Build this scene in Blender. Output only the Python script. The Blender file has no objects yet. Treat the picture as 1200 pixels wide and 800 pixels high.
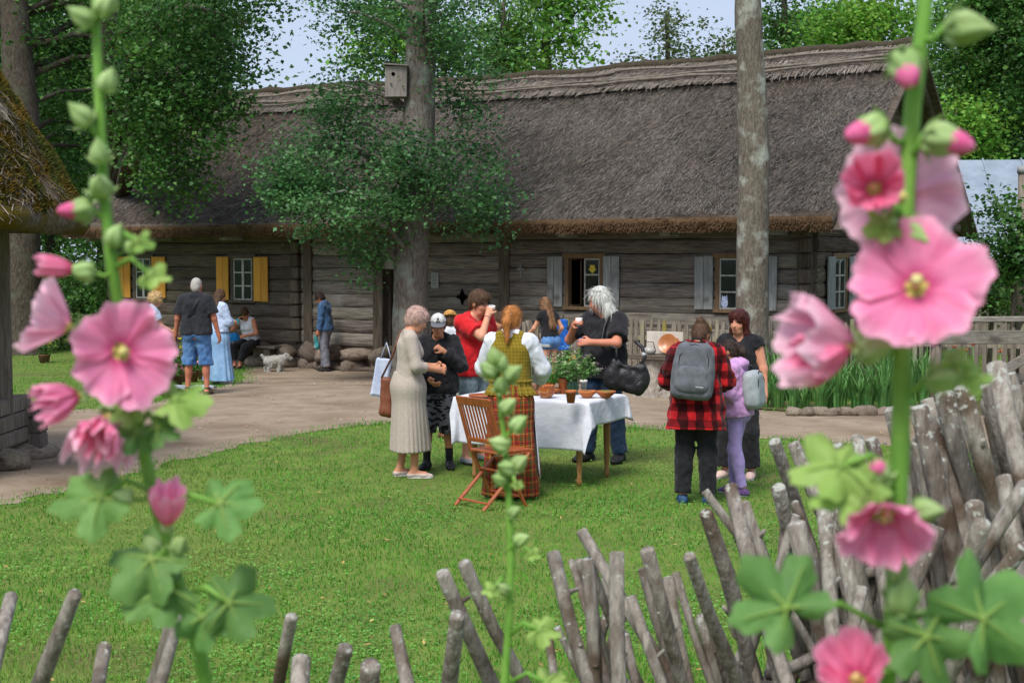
import bpy, bmesh, math, random
import numpy as np
from mathutils import Vector, Matrix

# ------------------------------------------------------------------ camera, sky, sun, exposure
SC = bpy.context.scene
COL = SC.collection
FPX, CX, CY, CAMZ, HOR = 1666.7, 600.0, 400.0, 2.1, 303.0
PITCH = math.atan((CY - HOR) / FPX)
cam_d = bpy.data.cameras.new('camera')
cam_d.lens = 50.0; cam_d.sensor_width = 36.0; cam_d.sensor_fit = 'HORIZONTAL'
cam_d.clip_start = 0.05; cam_d.clip_end = 2000.0
cam_d.dof.use_dof = True; cam_d.dof.focus_distance = 15.5; cam_d.dof.aperture_fstop = 9.5
cam = bpy.data.objects.new('camera', cam_d); COL.objects.link(cam)
cam.location = (0, 0, CAMZ); cam.rotation_euler = (math.pi / 2 - PITCH, 0, 0)
SC.camera = cam

SUN_EL, SUN_AZ = 56.0, 205.0          # azimuth clockwise from +Y (north): light comes from behind the camera, left
world = bpy.data.worlds.new('World'); SC.world = world; world.use_nodes = True
nt = world.node_tree; nt.nodes.clear()
wo = nt.nodes.new('ShaderNodeOutputWorld'); bg = nt.nodes.new('ShaderNodeBackground')
sky = nt.nodes.new('ShaderNodeTexSky'); sky.sky_type = 'NISHITA'; sky.sun_disc = False
sky.sun_elevation = math.radians(SUN_EL); sky.sun_rotation = math.radians(SUN_AZ)
sky.air_density = 1.0; sky.dust_density = 2.0; sky.ozone_density = 1.5
# a broken cloud deck over the whole sky: the same noise everywhere, no placed patches
tc = nt.nodes.new('ShaderNodeTexCoord'); mp = nt.nodes.new('ShaderNodeMapping'); mp.inputs['Scale'].default_value = (1.6, 1.6, 4.5)
cn = nt.nodes.new('ShaderNodeTexNoise'); cn.inputs['Scale'].default_value = 2.2; cn.inputs['Detail'].default_value = 6
cr = nt.nodes.new('ShaderNodeValToRGB'); cr.color_ramp.elements[0].position = 0.34; cr.color_ramp.elements[1].position = 0.66
cr.color_ramp.elements[0].color = (0.62, 0.62, 0.62, 1); cr.color_ramp.elements[1].color = (0.97, 0.97, 0.97, 1)
cm = nt.nodes.new('ShaderNodeMix'); cm.data_type = 'RGBA'
cm.inputs[7].default_value = (3.4, 3.9, 5.0, 1)
nt.links.new(tc.outputs['Generated'], mp.inputs['Vector']); nt.links.new(mp.outputs[0], cn.inputs['Vector'])
nt.links.new(cn.outputs['Fac'], cr.inputs['Fac']); nt.links.new(cr.outputs['Color'], cm.inputs[0])
nt.links.new(sky.outputs[0], cm.inputs[6]); nt.links.new(cm.outputs[2], bg.inputs['Color'])
bg.inputs['Strength'].default_value = 0.08
nt.links.new(bg.outputs[0], wo.inputs['Surface'])

sun_d = bpy.data.lights.new('sun', 'SUN'); sun_d.energy = 1.9; sun_d.angle = math.radians(26); sun_d.color = (1.0, 0.96, 0.9)
sun = bpy.data.objects.new('sun', sun_d); COL.objects.link(sun); sun.location = (-10, -10, 30)
az, el = math.radians(SUN_AZ), math.radians(SUN_EL)
sdir = Vector((math.sin(az) * math.cos(el), math.cos(az) * math.cos(el), math.sin(el)))
sun.rotation_euler = sdir.to_track_quat('Z', 'Y').to_euler()

vs = SC.view_settings; vs.view_transform = 'Standard'; vs.look = 'None'; vs.gamma = 1.0; vs.use_curve_mapping = False
vs.exposure = 1.18
SC.render.engine = 'CYCLES'
SC.cycles.use_denoising = True
SC.cycles.max_bounces = 6; SC.cycles.diffuse_bounces = 3; SC.cycles.glossy_bounces = 3; SC.cycles.transmission_bounces = 4
SC.cycles.transparent_max_bounces = 4

# ------------------------------------------------------------------ helpers
R = random.Random(7)
rng = np.random.default_rng(11)
def gz(x, y):                                   # the yard drops a little towards the house
    t = min(1.0, max(0.0, (y - 22.0) / 6.0)); return -0.2 * t * t * (3 - 2 * t)
def gz_np(x, y):
    t = np.clip((y - 22.0) / 6.0, 0, 1); return -0.2 * t * t * (3 - 2 * t)
sp, cp = math.sin(PITCH), math.cos(PITCH)
def ray(px, py):
    return Vector((px - CX, (CY - py) * sp + FPX * cp, (CY - py) * cp - FPX * sp))
def at(px, py, Y):                              # the point at distance Y that the survey of the photograph gives
    d = ray(px, py); return Vector((0, 0, CAMZ)) + d * (Y / d.y)
def G(px, py, z=None):                          # the point on the ground
    d = ray(px, py); zz = 0.0 if z is None else z
    for _ in range(4):
        p = Vector((0, 0, CAMZ)) + d * ((zz - CAMZ) / d.z)
        if z is None: zz = gz(p.x, p.y)
    return p

def srgb(h):
    h = h.lstrip('#'); v = [int(h[i:i + 2], 16) / 255 for i in (0, 2, 4)]
    return tuple(((c + 0.055) / 1.055) ** 2.4 if c > 0.04045 else c / 12.92 for c in v) + (1,)

def link(o, parent=None):
    COL.objects.link(o)
    if parent is not None: o.parent = parent
    return o
def tag(o, label=None, cat=None, group=None, kind=None):
    if label: o['label'] = label
    if cat: o['category'] = cat
    if group: o['group'] = group
    if kind: o['kind'] = kind
    return o
def thing(name, label, cat, loc=(0, 0, 0), rz=0.0, group=None):
    o = bpy.data.objects.new(name, None); link(o); o.location = loc; o.rotation_euler = (0, 0, rz); o.empty_display_size = 0.1
    return tag(o, label, cat, group)
def raw_mesh(name, v, f, mat, smooth=False, uv=None):
    """v (n,3) array; f (m,k) int array of equal-sized faces, or a list of tuples"""
    me = bpy.data.meshes.new(name)
    v = np.asarray(v, np.float32).reshape(-1, 3)
    if isinstance(f, np.ndarray):
        m, k = f.shape
        me.vertices.add(len(v)); me.vertices.foreach_set('co', v.ravel())
        me.loops.add(m * k); me.loops.foreach_set('vertex_index', f.astype(np.int32).ravel())
        me.polygons.add(m); me.polygons.foreach_set('loop_start', np.arange(0, m * k, k, dtype=np.int32))
        me.polygons.foreach_set('loop_total', np.full(m, k, np.int32)); me.update(calc_edges=True)
    else:
        me.from_pydata(v.tolist(), [], [list(map(int, q)) for q in f]); me.update()
    if uv is not None:
        uv = np.asarray(uv, np.float32)
        li = np.empty(len(me.loops), np.int32); me.loops.foreach_get('vertex_index', li)
        l = me.uv_layers.new(name='UVMap'); l.data.foreach_set('uv', uv[li].ravel())
    if smooth and len(me.polygons): me.polygons.foreach_set('use_smooth', np.ones(len(me.polygons), bool))
    if mat is not None: me.materials.append(mat)
    return me
def obj(name, v, f, mat, parent=None, smooth=False, uv=None):
    return link(bpy.data.objects.new(name, raw_mesh(name, v, f, mat, smooth, uv)), parent)
def inst(name, me, parent=None, loc=(0, 0, 0), rot=(0, 0, 0), sc=(1, 1, 1)):
    o = bpy.data.objects.new(name, me); link(o, parent); o.location = loc; o.rotation_euler = rot; o.scale = sc; return o

class MB:
    """collects pieces of ONE part"""
    def __init__(s): s.v = []; s.f = []; s.uv = []
    def add(s, v, f, uv=None):
        n = len(s.v); s.v += [tuple(p) for p in v]; s.f += [tuple(i + n for i in q) for q in f]
        s.uv += [tuple(q) for q in uv] if uv is not None else [(0, 0)] * len(v)
    def box(s, c, h, rot=None, jit=0.0, bev=0.0, fn=None):
        """c centre, h half sizes, rot 3x3; bev = chamfer"""
        c = Vector(c)
        if bev > 0:
            b = bev; pts = []; idx = {}
            for sx in (-1, 1):
                for sy in (-1, 1):
                    for sz in (-1, 1):
                        for ax in range(3):
                            q = [sx * (h[0] - b), sy * (h[1] - b), sz * (h[2] - b)]; q[ax] = (sx, sy, sz)[ax] * h[ax]
                            idx[(sx, sy, sz, ax)] = len(pts); pts.append(Vector(q))
            fs = []
            S2 = ((-1, -1), (1, -1), (1, 1), (-1, 1))
            for ax in range(3):
                o1, o2 = (ax + 1) % 3, (ax + 2) % 3
                for sg in (-1, 1):
                    q = []
                    for a, b2 in S2:
                        k = [0, 0, 0]; k[ax] = sg; k[o1] = a; k[o2] = b2; q.append(idx[(k[0], k[1], k[2], ax)])
                    fs.append(q if sg > 0 else q[::-1])
                for a in (-1, 1):              # edges between faces o1 and o2, running along ax
                    for b2 in (-1, 1):
                        q = []
                        for e, fa in ((-1, o1), (-1, o2), (1, o2), (1, o1)):
                            k = [0, 0, 0]; k[ax] = e; k[o1] = a; k[o2] = b2; q.append(idx[(k[0], k[1], k[2], fa)])
                        fs.append(q if a * b2 < 0 else q[::-1])
            for sx in (-1, 1):
                for sy in (-1, 1):
                    for sz in (-1, 1):
                        q = [idx[(sx, sy, sz, a)] for a in range(3)]
                        fs.append(q if sx * sy * sz > 0 else q[::-1])
        else:
            pts = [Vector((x * h[0], y * h[1], z * h[2])) for x in (-1, 1) for y in (-1, 1) for z in (-1, 1)]
            fs = [(0, 1, 3, 2), (4, 6, 7, 5), (0, 4, 5, 1), (2, 3, 7, 6), (0, 2, 6, 4), (1, 5, 7, 3)]
        if jit: pts = [p + Vector((R.uniform(-jit, jit), R.uniform(-jit, jit), R.uniform(-jit, jit))) for p in pts]
        if rot is not None: pts = [rot @ p for p in pts]
        pts = [p + c for p in pts]
        if fn: pts = [Vector(fn(p)) for p in pts]
        s.add(pts, fs); return s
    def beam(s, a, b, w, h, up=(0, 0, 1), bev=0.0, jit=0.0):
        a, b = Vector(a), Vector(b); d = b - a; x = d.normalized(); y = Vector(up).cross(x)
        if y.length < 1e-4: y = Vector((1, 0, 0)).cross(x)
        y.normalize(); z = x.cross(y)
        return s.box((a + b) / 2, (d.length / 2, w / 2, h / 2), Matrix((x, y, z)).transposed(), jit, bev)
    def tube(s, pts, rad, n=8, cap=True, jit=0.0, flat=None):
        pts = [Vector(p) for p in pts]; m = len(pts)
        rad = [rad] * m if isinstance(rad, (int, float)) else list(rad)
        ref = None; vv = []; uv = []
        for i in range(m):
            t = (pts[min(i + 1, m - 1)] - pts[max(i - 1, 0)]).normalized()
            if ref is None:
                ref = Vector((0, 1, 0)) if abs(t.y) < 0.9 else Vector((1, 0, 0))
            a = (ref - t * ref.dot(t)).normalized(); b = t.cross(a); ref = a
            for k in range(n):
                an = 2 * math.pi * k / n; r = rad[i] * (1 + (R.uniform(-jit, jit) if jit else 0))
                vv.append(pts[i] + a * (r * math.cos(an)) + b * (r * math.sin(an))); uv.append((k / n, i / max(1, m - 1)))
        ff = [(i * n + k, i * n + (k + 1) % n, (i + 1) * n + (k + 1) % n, (i + 1) * n + k) for i in range(m - 1) for k in range(n)]
        if cap:
            ff.append(tuple(range(n - 1, -1, -1))); ff.append(tuple(range((m - 1) * n, m * n)))
        s.add(vv, ff, uv); return s
    def lathe(s, prof, c=(0, 0, 0), n=20, wob=0.0):
        """prof [(r,z)] bottom to top outside (may fold back inside)"""
        vv = []; c = Vector(c); m = len(prof)
        for (r, z) in prof:
            for k in range(n):
                an = 2 * math.pi * k / n; q = r * (1 + wob * math.sin(3 * an + 9 * z))
                vv.append(c + Vector((q * math.cos(an), q * math.sin(an), z)))
        ff = [(i * n + k, i * n + (k + 1) % n, (i + 1) * n + (k + 1) % n, (i + 1) * n + k) for i in range(m - 1) for k in range(n)]
        ff.append(tuple(range(n - 1, -1, -1))); ff.append(tuple(range((m - 1) * n, m * n)))
        s.add(vv, ff); return s
    def build(s, name, mat, parent=None, smooth=False):
        return obj(name, s.v, s.f, mat, parent, smooth, s.uv)

# ------------------------------------------------------------------ materials
def M(name, c1, c2=None, scale=6.0, rough=0.85, bump=0.0, bscale=40.0, stretch=(1, 1, 1), rand=0.0, island=0.0, trans=0.0,
      spec=0.25, coord='Object', lo=0.35, hi=0.65, detail=6.0, c3=None, scale3=2.0, lo3=0.55, hi3=0.7, sss=0.0, bdist=0.02, sheen=0.0):
    m = bpy.data.materials.new(name); m.use_nodes = True; t = m.node_tree; N = t.nodes; L = t.links
    b = N['Principled BSDF']; out = N['Material Output']
    b.inputs['Roughness'].default_value = rough; b.inputs['Specular IOR Level'].default_value = spec
    c1 = srgb(c1) if isinstance(c1, str) else c1
    tc = N.new('ShaderNodeTexCoord'); mp = N.new('ShaderNodeMapping'); mp.inputs['Scale'].default_value = stretch
    oi = N.new('ShaderNodeObjectInfo')
    ad = N.new('ShaderNodeVectorMath'); ad.operation = 'MULTIPLY_ADD'
    ad.inputs[1].default_value = (1, 1, 1)
    mu = N.new('ShaderNodeMath'); mu.operation = 'MULTIPLY'; mu.inputs[1].default_value = 37.0
    L.new(oi.outputs['Random'], mu.inputs[0]); L.new(tc.outputs[coord], ad.inputs[0]); L.new(mu.outputs[0], ad.inputs[2])
    L.new(ad.outputs[0], mp.inputs['Vector'])
    cur = None
    if c2 is not None:
        c2 = srgb(c2) if isinstance(c2, str) else c2
        n1 = N.new('ShaderNodeTexNoise'); n1.inputs['Scale'].default_value = scale; n1.inputs['Detail'].default_value = detail
        n1.inputs['Roughness'].default_value = 0.65
        L.new(mp.outputs[0], n1.inputs['Vector'])
        mr = N.new('ShaderNodeMapRange'); mr.inputs[1].default_value = lo; mr.inputs[2].default_value = hi; L.new(n1.outputs['Fac'], mr.inputs[0])
        mx = N.new('ShaderNodeMix'); mx.data_type = 'RGBA'; mx.inputs[6].default_value = c1; mx.inputs[7].default_value = c2
        L.new(mr.outputs[0], mx.inputs[0]); cur = mx.outputs[2]
    if c3 is not None:
        c3 = srgb(c3) if isinstance(c3, str) else c3
        n3 = N.new('ShaderNodeTexNoise'); n3.inputs['Scale'].default_value = scale3; n3.inputs['Detail'].default_value = 7
        L.new(ad.outputs[0], n3.inputs['Vector'])
        m3 = N.new('ShaderNodeMapRange'); m3.inputs[1].default_value = lo3; m3.inputs[2].default_value = hi3; L.new(n3.outputs['Fac'], m3.inputs[0])
        mx3 = N.new('ShaderNodeMix'); mx3.data_type = 'RGBA'; mx3.inputs[7].default_value = c3
        if cur is not None: L.new(cur, mx3.inputs[6])
        else: mx3.inputs[6].default_value = c1
        L.new(m3.outputs[0], mx3.inputs[0]); cur = mx3.outputs[2]
    if rand or island:
        hs = N.new('ShaderNodeHueSaturation')
        if cur is not None: L.new(cur, hs.inputs['Color'])
        else: hs.inputs['Color'].default_value = c1
        src = oi.outputs['Random']; amt = rand
        if island:
            ge = N.new('ShaderNodeNewGeometry'); src = ge.outputs['Random Per Island']; amt = island
        r1 = N.new('ShaderNodeMapRange'); r1.inputs[3].default_value = 1 - amt; r1.inputs[4].default_value = 1 + amt
        L.new(src, r1.inputs[0]); L.new(r1.outputs[0], hs.inputs['Value'])
        wn = N.new('ShaderNodeTexWhiteNoise'); wn.noise_dimensions = '1D'; L.new(src, wn.inputs['W'])
        r2 = N.new('ShaderNodeMapRange'); r2.inputs[3].default_value = 0.5 - 0.05 * amt; r2.inputs[4].default_value = 0.5 + 0.05 * amt
        L.new(wn.outputs['Value'], r2.inputs[0]); L.new(r2.outputs[0], hs.inputs['Hue'])
        cur = hs.outputs['Color']
    if cur is not None: L.new(cur, b.inputs['Base Color'])
    else: b.inputs['Base Color'].default_value = c1
    if bump:
        n2 = N.new('ShaderNodeTexNoise'); n2.inputs['Scale'].default_value = bscale; n2.inputs['Detail'].default_value = 5
        L.new(mp.outputs[0], n2.inputs['Vector'])
        bp = N.new('ShaderNodeBump'); bp.inputs['Strength'].default_value = bump; bp.inputs['Distance'].default_value = bdist
        L.new(n2.outputs['Fac'], bp.inputs['Height']); L.new(bp.outputs[0], b.inputs['Normal'])
    if sss:
        b.inputs['Subsurface Weight'].default_value = sss; b.inputs['Subsurface Radius'].default_value = (0.012, 0.004, 0.002)
    if sheen: b.inputs['Sheen Weight'].default_value = sheen
    if trans:
        tr = N.new('ShaderNodeBsdfTranslucent'); ms = N.new('ShaderNodeMixShader'); ms.inputs[0].default_value = trans
        if cur is not None: L.new(cur, tr.inputs['Color'])
        else: tr.inputs['Color'].default_value = c1
        L.new(b.outputs[0], ms.inputs[1]); L.new(tr.outputs[0], ms.inputs[2]); L.new(ms.outputs[0], out.inputs['Surface'])
    return m
def glass_mat(name, tint=(0.02, 0.025, 0.025, 1)):
    m = bpy.data.materials.new(name); m.use_nodes = True; b = m.node_tree.nodes['Principled BSDF']
    b.inputs['Base Color'].default_value = tint; b.inputs['Roughness'].default_value = 0.04; b.inputs['Specular IOR Level'].default_value = 0.22
    return m
# ------------------------------------------------------------------ ground, path, grass
def poly_grid_inside(pts, x, y):
    ins = np.zeros(x.shape, bool); n = len(pts)
    for i in range(n):
        x1, y1 = pts[i][0], pts[i][1]; x2, y2 = pts[(i + 1) % n][0], pts[(i + 1) % n][1]
        if y1 == y2: continue
        c = ((y1 > y) != (y2 > y)) & (x < (x2 - x1) * (y - y1) / (y2 - y1) + x1); ins ^= c
    return ins
def smooth_loop(pts, sub=6, jit=0.0):
    out = []; n = len(pts)
    for i in range(n):
        p0, p1, p2, p3 = (np.array(pts[(i + k - 1) % n]) for k in range(4))
        for j in range(sub):
            t = j / sub
            q = 0.5 * ((2 * p1) + (-p0 + p2) * t + (2 * p0 - 5 * p1 + 4 * p2 - p3) * t * t + (-p0 + 3 * p1 - 3 * p2 + p3) * t ** 3)
            out.append((q[0] + R.uniform(-jit, jit), q[1] + R.uniform(-jit, jit)))
    return out

mat_soil = M('lawn_soil', '#56682c', '#6a7c36', scale=3, rough=1.0, bump=0.5, bscale=60, c3='#5e5238', scale3=0.7, lo3=0.55, hi3=0.8)
mat_path = M('packed_dirt', '#807160', '#9a8a78', scale=2.2, rough=1.0, bump=0.5, bscale=34, c3='#6c5a49', scale3=1.1, lo3=0.52, hi3=0.72, spec=0.1)
mat_grass = M('grass_blades', '#4d8829', '#65a036', scale=0.9, rough=0.65, island=0.35, trans=0.35, spec=0.2, c3='#85834a', scale3=0.45, lo3=0.54, hi3=0.78)
mat_clover = M('clover_leaves', '#5a9440', '#78ad4f', scale=1.5, rough=0.6, island=0.25, trans=0.3, spec=0.2)

# the ground: one sheet to the horizon, finer near the yard
xs = np.concatenate([np.array([-900, -400, -200, -100, -60]), np.linspace(-40, 40, 81), np.array([60, 100, 200, 400, 900])])
ys = np.concatenate([np.array([-300, -100, -40, -15]), np.linspace(-6, 60, 67), np.array([80, 120, 200, 400, 900])])
XX, YY = np.meshgrid(xs, ys, indexing='ij'); ZZ = gz_np(XX, YY)
nx, ny = XX.shape
gi = np.arange(nx * ny).reshape(nx, ny)
gf = np.stack([gi[:-1, :-1], gi[1:, :-1], gi[1:, 1:], gi[:-1, 1:]], -1).reshape(-1, 4)
tag(obj('ground', np.stack([XX, YY, ZZ], -1), gf, mat_soil, smooth=True), kind='structure')

# the dirt path and yard: outline surveyed on the ground
pp = [(-160, 640), (0, 591), (100, 571), (200, 543), (300, 519), (400, 502), (470, 495), (560, 493), (660, 497), (760, 503), (880, 513), (1000, 521), (1150, 530), (1400, 540),
      (1400, 488), (1200, 486), (1080, 484), (960, 482), (890, 475), (840, 450), (760, 444), (640, 440), (520, 437), (450, 432), (330, 427), (285, 428),
      (288, 440), (262, 452), (200, 466), (150, 474), (60, 482), (-60, 484), (-200, 490)]
path_loop = smooth_loop([tuple(G(*p)[:2]) for p in pp], 9, 0.10)
px0, px1 = min(p[0] for p in path_loop), max(p[0] for p in path_loop); py0, py1 = min(p[1] for p in path_loop), max(p[1] for p in path_loop)
from mathutils.geometry import delaunay_2d_cdt
gx, gy = np.meshgrid(np.arange(px0, px1, 0.6), np.arange(py0, py1, 0.6)); gx, gy = gx.ravel(), gy.ravel()
kk = poly_grid_inside(path_loop, gx, gy)
allp = [Vector(p) for p in path_loop] + [Vector((a + R.uniform(-.1, .1), b + R.uniform(-.1, .1))) for a, b in zip(gx[kk], gy[kk])]
nb = len(path_loop)
cv, ce, cf, *_ = delaunay_2d_cdt(allp, [(i, (i + 1) % nb) for i in range(nb)], [], 0, 1e-5)
cen = np.array([[sum(cv[i].x for i in t) / 3, sum(cv[i].y for i in t) / 3] for t in cf])
ok = poly_grid_inside(path_loop, cen[:, 0], cen[:, 1])
me = raw_mesh('dirt_path', [(p.x, p.y, gz(p.x, p.y) + 0.012 + (0.012 * math.sin(p.x * 1.3) * math.sin(p.y * 1.7) if i >= nb else -0.008)) for i, p in enumerate(cv)], [t for t, o in zip(cf, ok) if o], mat_path, True)
path = bpy.data.objects.new('dirt_path', me); link(path); tag(path, kind='structure')
if sum(p.normal.z for p in me.polygons) < 0: me.flip_normals()
# small stones and clods lying on the path
n = 2600
cx = rng.uniform(px0, px1, n * 4); cy = rng.uniform(py0, py1, n * 4)
k = poly_grid_inside(path_loop, cx, cy) & (np.abs(cx) < 0.45 * cy + 1); cx, cy = cx[k][:n], cy[k][:n]; n = len(cx)
sz = rng.gamma(1.6, 0.006, n) + 0.004
octv = np.array([(1, 0, 0), (0, 1, 0), (-1, 0, 0), (0, -1, 0), (0, 0, 0.7)], float)
an = rng.uniform(0, 6.28, n); ca, sa = np.cos(an), np.sin(an)
V = octv[None] * (sz[:, None, None] * rng.uniform(0.6, 1.3, (n, 5, 1)))
V = np.stack([V[..., 0] * ca[:, None] - V[..., 1] * sa[:, None] + cx[:, None], V[..., 0] * sa[:, None] + V[..., 1] * ca[:, None] + cy[:, None],
              V[..., 2] + (gz_np(cx, cy) + 0.012)[:, None]], -1)
F = (np.array([(0, 1, 4), (1, 2, 4), (2, 3, 4), (3, 0, 4)])[None] + (np.arange(n) * 5)[:, None, None]).reshape(-1, 3)
mat_peb = M('pebble', '#7c6c5d', '#8f8579', scale=9, rough=0.95, island=0.3)
tag(obj('gravel', V, F, mat_peb), 'loose pebbles and clods scattered over the dirt path', 'gravel', kind='stuff')

# grass: real blades over the lawn the photograph shows (two lawns either side of the path)
def blade_field(n, ylo, yhi, hmin, hmax, w, extra=None):
    y = ylo * (yhi / ylo) ** rng.random(n)                       # denser close by
    x = rng.uniform(-1, 1, n) * (0.40 * y + 1.0)
    keep = ~poly_grid_inside(path_loop, x, y)
    x, y = x[keep], y[keep]
    return x, y
BED = [(4.0, 19.3), (6.3, 18.6), (9.0, 18.4), (9.3, 21.2), (4.2, 22.6)]
def grass_mesh(x, y, hmin, hmax, w):
    n = len(x); a = rng.uniform(0, 6.28, n)
    patch = 0.5 + 0.5 * np.sin(x * 1.7 + 0.6 * np.sin(y * 1.3)) * np.sin(y * 1.1 + 1.2 * np.sin(x * 0.8))
    h = rng.uniform(hmin, hmax, n) * (0.65 + 0.5 * patch); ww = w * rng.uniform(0.7, 1.3, n) * (0.8 + y / 26)
    lx, ly = np.cos(a), np.sin(a); lean = rng.uniform(0.1, 0.9, n) * h
    b = rng.uniform(0, 6.28, n)
    z = gz_np(x, y) - 0.004
    P0 = np.stack([x - ly * ww, y + lx * ww, z], -1); P1 = np.stack([x + ly * ww, y - lx * ww, z], -1)
    mx, my = x + np.cos(b) * lean * 0.35, y + np.sin(b) * lean * 0.35
    P2 = np.stack([mx + ly * ww * 0.8, my - lx * ww * 0.8, z + h * 0.6], -1); P3 = np.stack([mx - ly * ww * 0.8, my + lx * ww * 0.8, z + h * 0.6], -1)
    P4 = np.stack([x + np.cos(b) * lean, y + np.sin(b) * lean, z + h], -1)
    V = np.stack([P0, P1, P2, P3, P4], 1)
    base = (np.arange(n) * 5)[:, None, None]
    F = (np.array([(0, 1, 2), (0, 2, 3), (3, 2, 4)])[None] + base).reshape(-1, 3)
    return V.reshape(-1, 3), F
x, y = blade_field(210000, 6.6, 40.0, 0, 0, 0)
V, F = grass_mesh(x, y, 0.018, 0.05, 0.0028)
tag(obj('grass', V, F, mat_grass), 'short mown green grass of the yard lawn', 'grass', kind='stuff')
# longer tufts where the lawn meets the path
lp = np.array(path_loop); seg = rng.integers(0, len(lp), 9000); tt = rng.random(9000)
ex = lp[seg, 0] * (1 - tt) + lp[(seg + 1) % len(lp), 0] * tt + rng.normal(0, 0.15, 9000); ey = lp[seg, 1] * (1 - tt) + lp[(seg + 1) % len(lp), 1] * tt + rng.normal(0, 0.15, 9000)
V, F = grass_mesh(ex, ey, 0.03, 0.075, 0.003)
tag(obj('grass_edge', V, F, mat_grass), 'ragged longer grass fringing the dirt path', 'grass', kind='stuff')
# clover in patches
x, y = blade_field(90000, 6.6, 17.0, 0, 0, 0)
pt = np.sin(x * 2.1 + np.sin(y * 1.9)) * np.sin(y * 1.6 + 1.4 * np.sin(x * 1.3)) + rng.normal(0, 0.35, len(x)) > 0.25
x, y = x[pt], y[pt]; n = len(x); a = rng.uniform(0, 6.28, n); s = rng.uniform(0.005, 0.012, n); z = gz_np(x, y) + rng.uniform(0.01, 0.035, n)
tl = rng.uniform(-0.5, 0.5, (n, 4))
V = np.stack([np.stack([x + s * np.cos(a + i * 1.571), y + s * np.sin(a + i * 1.571), z + tl[:, i] * s], -1) for i in range(4)], 1)
tag(obj('clover', V.reshape(-1, 3), np.arange(n * 4).reshape(-1, 4), mat_clover), 'low clover leaves growing in patches in the lawn', 'clover', kind='stuff')

# fallen leaves and dry bits on the lawn
n = 420; y = 6.6 * (20 / 6.6) ** rng.random(n); x = rng.uniform(-1, 1, n) * (.385 * y + .5)
cent = np.stack([x, y, gz_np(x, y) + rng.uniform(.02, .045, n)], -1); d = rng.normal(0, 1, (n, 3)); d[:, 2] *= .25; d /= np.linalg.norm(d, axis=1)[:, None]; sd = np.cross(d, np.array([0, 0, 1.])); L = rng.uniform(.012, .03, n)[:, None]
V = np.stack([cent - d * L, cent + sd * L * .5, cent + d * L, cent - sd * L * .5], 1)
tag(obj('fallen_leaves', V.reshape(-1, 3), np.arange(n * 4).reshape(-1, 4), M('dry_leaf', '#8d7440', '#a89058', scale=3, rough=.9, island=.4)), 'dry fallen leaves scattered over the lawn', 'leaves', kind='stuff')
# ------------------------------------------------------------------ the long log house
HC = Vector((5.2, 24.4, -0.2)); HANG = -math.radians(30.4)
HX = Vector((math.cos(HANG), math.sin(HANG), 0)); HY = Vector((-math.sin(HANG), math.cos(HANG), 0))
def fs(px):                                     # distance along the facade (house x) for a column of the photograph
    k = (px - CX) / FPX; return (HC.y * k - HC.x) / (HX.x - HX.y * k)
house = thing('log_house', 'long weathered log house with a high grey thatched roof', 'house', HC, HANG)
HL, HW = -16.7, 8.0
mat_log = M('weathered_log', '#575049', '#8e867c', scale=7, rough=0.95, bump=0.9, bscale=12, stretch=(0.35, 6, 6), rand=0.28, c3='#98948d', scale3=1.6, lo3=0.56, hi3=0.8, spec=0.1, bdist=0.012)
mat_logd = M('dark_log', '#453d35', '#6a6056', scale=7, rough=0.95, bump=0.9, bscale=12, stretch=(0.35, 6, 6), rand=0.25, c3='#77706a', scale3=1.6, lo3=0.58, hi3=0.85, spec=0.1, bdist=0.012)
mat_logy = M('weathered_log_end_wall', '#453c33', '#756a5d', scale=7, rough=0.95, bump=0.9, bscale=12, stretch=(6, 0.35, 6), rand=0.28, spec=0.1, bdist=0.012)
mat_post = M('upright_post', '#40382f', '#6c6257', scale=7, rough=0.95, bump=0.8, bscale=12, stretch=(6, 6, 0.35), rand=0.2, spec=0.1, bdist=0.01)
mat_dark = M('interior_shade_black', '#0b0a09', rough=1.0, spec=0.0)  # near-black colour standing in for the shade inside openings
mat_grey = M('grey_board', '#81827f', '#a3a5a4', scale=7, rough=0.9, bump=0.5, bscale=14, stretch=(5, 5, 0.4), rand=0.12, c3='#62605b', scale3=2.5, spec=0.12, bdist=0.006)
mat_ochre = M('ochre_board', '#c08632', '#cf9844', scale=6, rough=0.75, bump=0.3, bscale=14, stretch=(5, 5, 0.4), rand=0.08, spec=0.2, bdist=0.005)
mat_brown = M('brown_frame', '#66503c', '#81684e', scale=8, rough=0.9, bump=0.4, bscale=16, stretch=(4, 4, 0.6), rand=0.15, bdist=0.005)
mat_sash = M('pale_sash', '#97968f', '#bdbcb5', scale=9, rough=0.85, spec=0.2)
mat_glass = glass_mat('window_glass')
mat_stone = M('field_stone', '#6d6256', '#8a7d6f', scale=5, rough=0.95, bump=0.6, bscale=14, rand=0.25, c3='#57493c', scale3=2.0, spec=0.15)
mat_thatch = M('thatch_body', '#4d453e', '#6b625a', scale=14, rough=1.0, bump=0.9, bscale=30, stretch=(1, 1, 1), c3='#3d362f', scale3=1.2, spec=0.05)
mat_straw = M('thatch_straw', '#4f4a45', '#6a645e', scale=0.7, rough=0.95, island=0.6, c3='#574e45', scale3=0.35, lo3=0.52, hi3=0.66, spec=0.1)
mat_rim = M('thatch_cut_edge', '#503e2e', '#6f5944', scale=26, rough=1.0, bump=1.0, bscale=60, c3='#3b2d20', scale3=5, spec=0.05)
mat_moss = M('roof_moss_dark', '#38332a', '#4d4436', scale=10, rough=1.0, bump=1.0, bscale=40)

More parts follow.
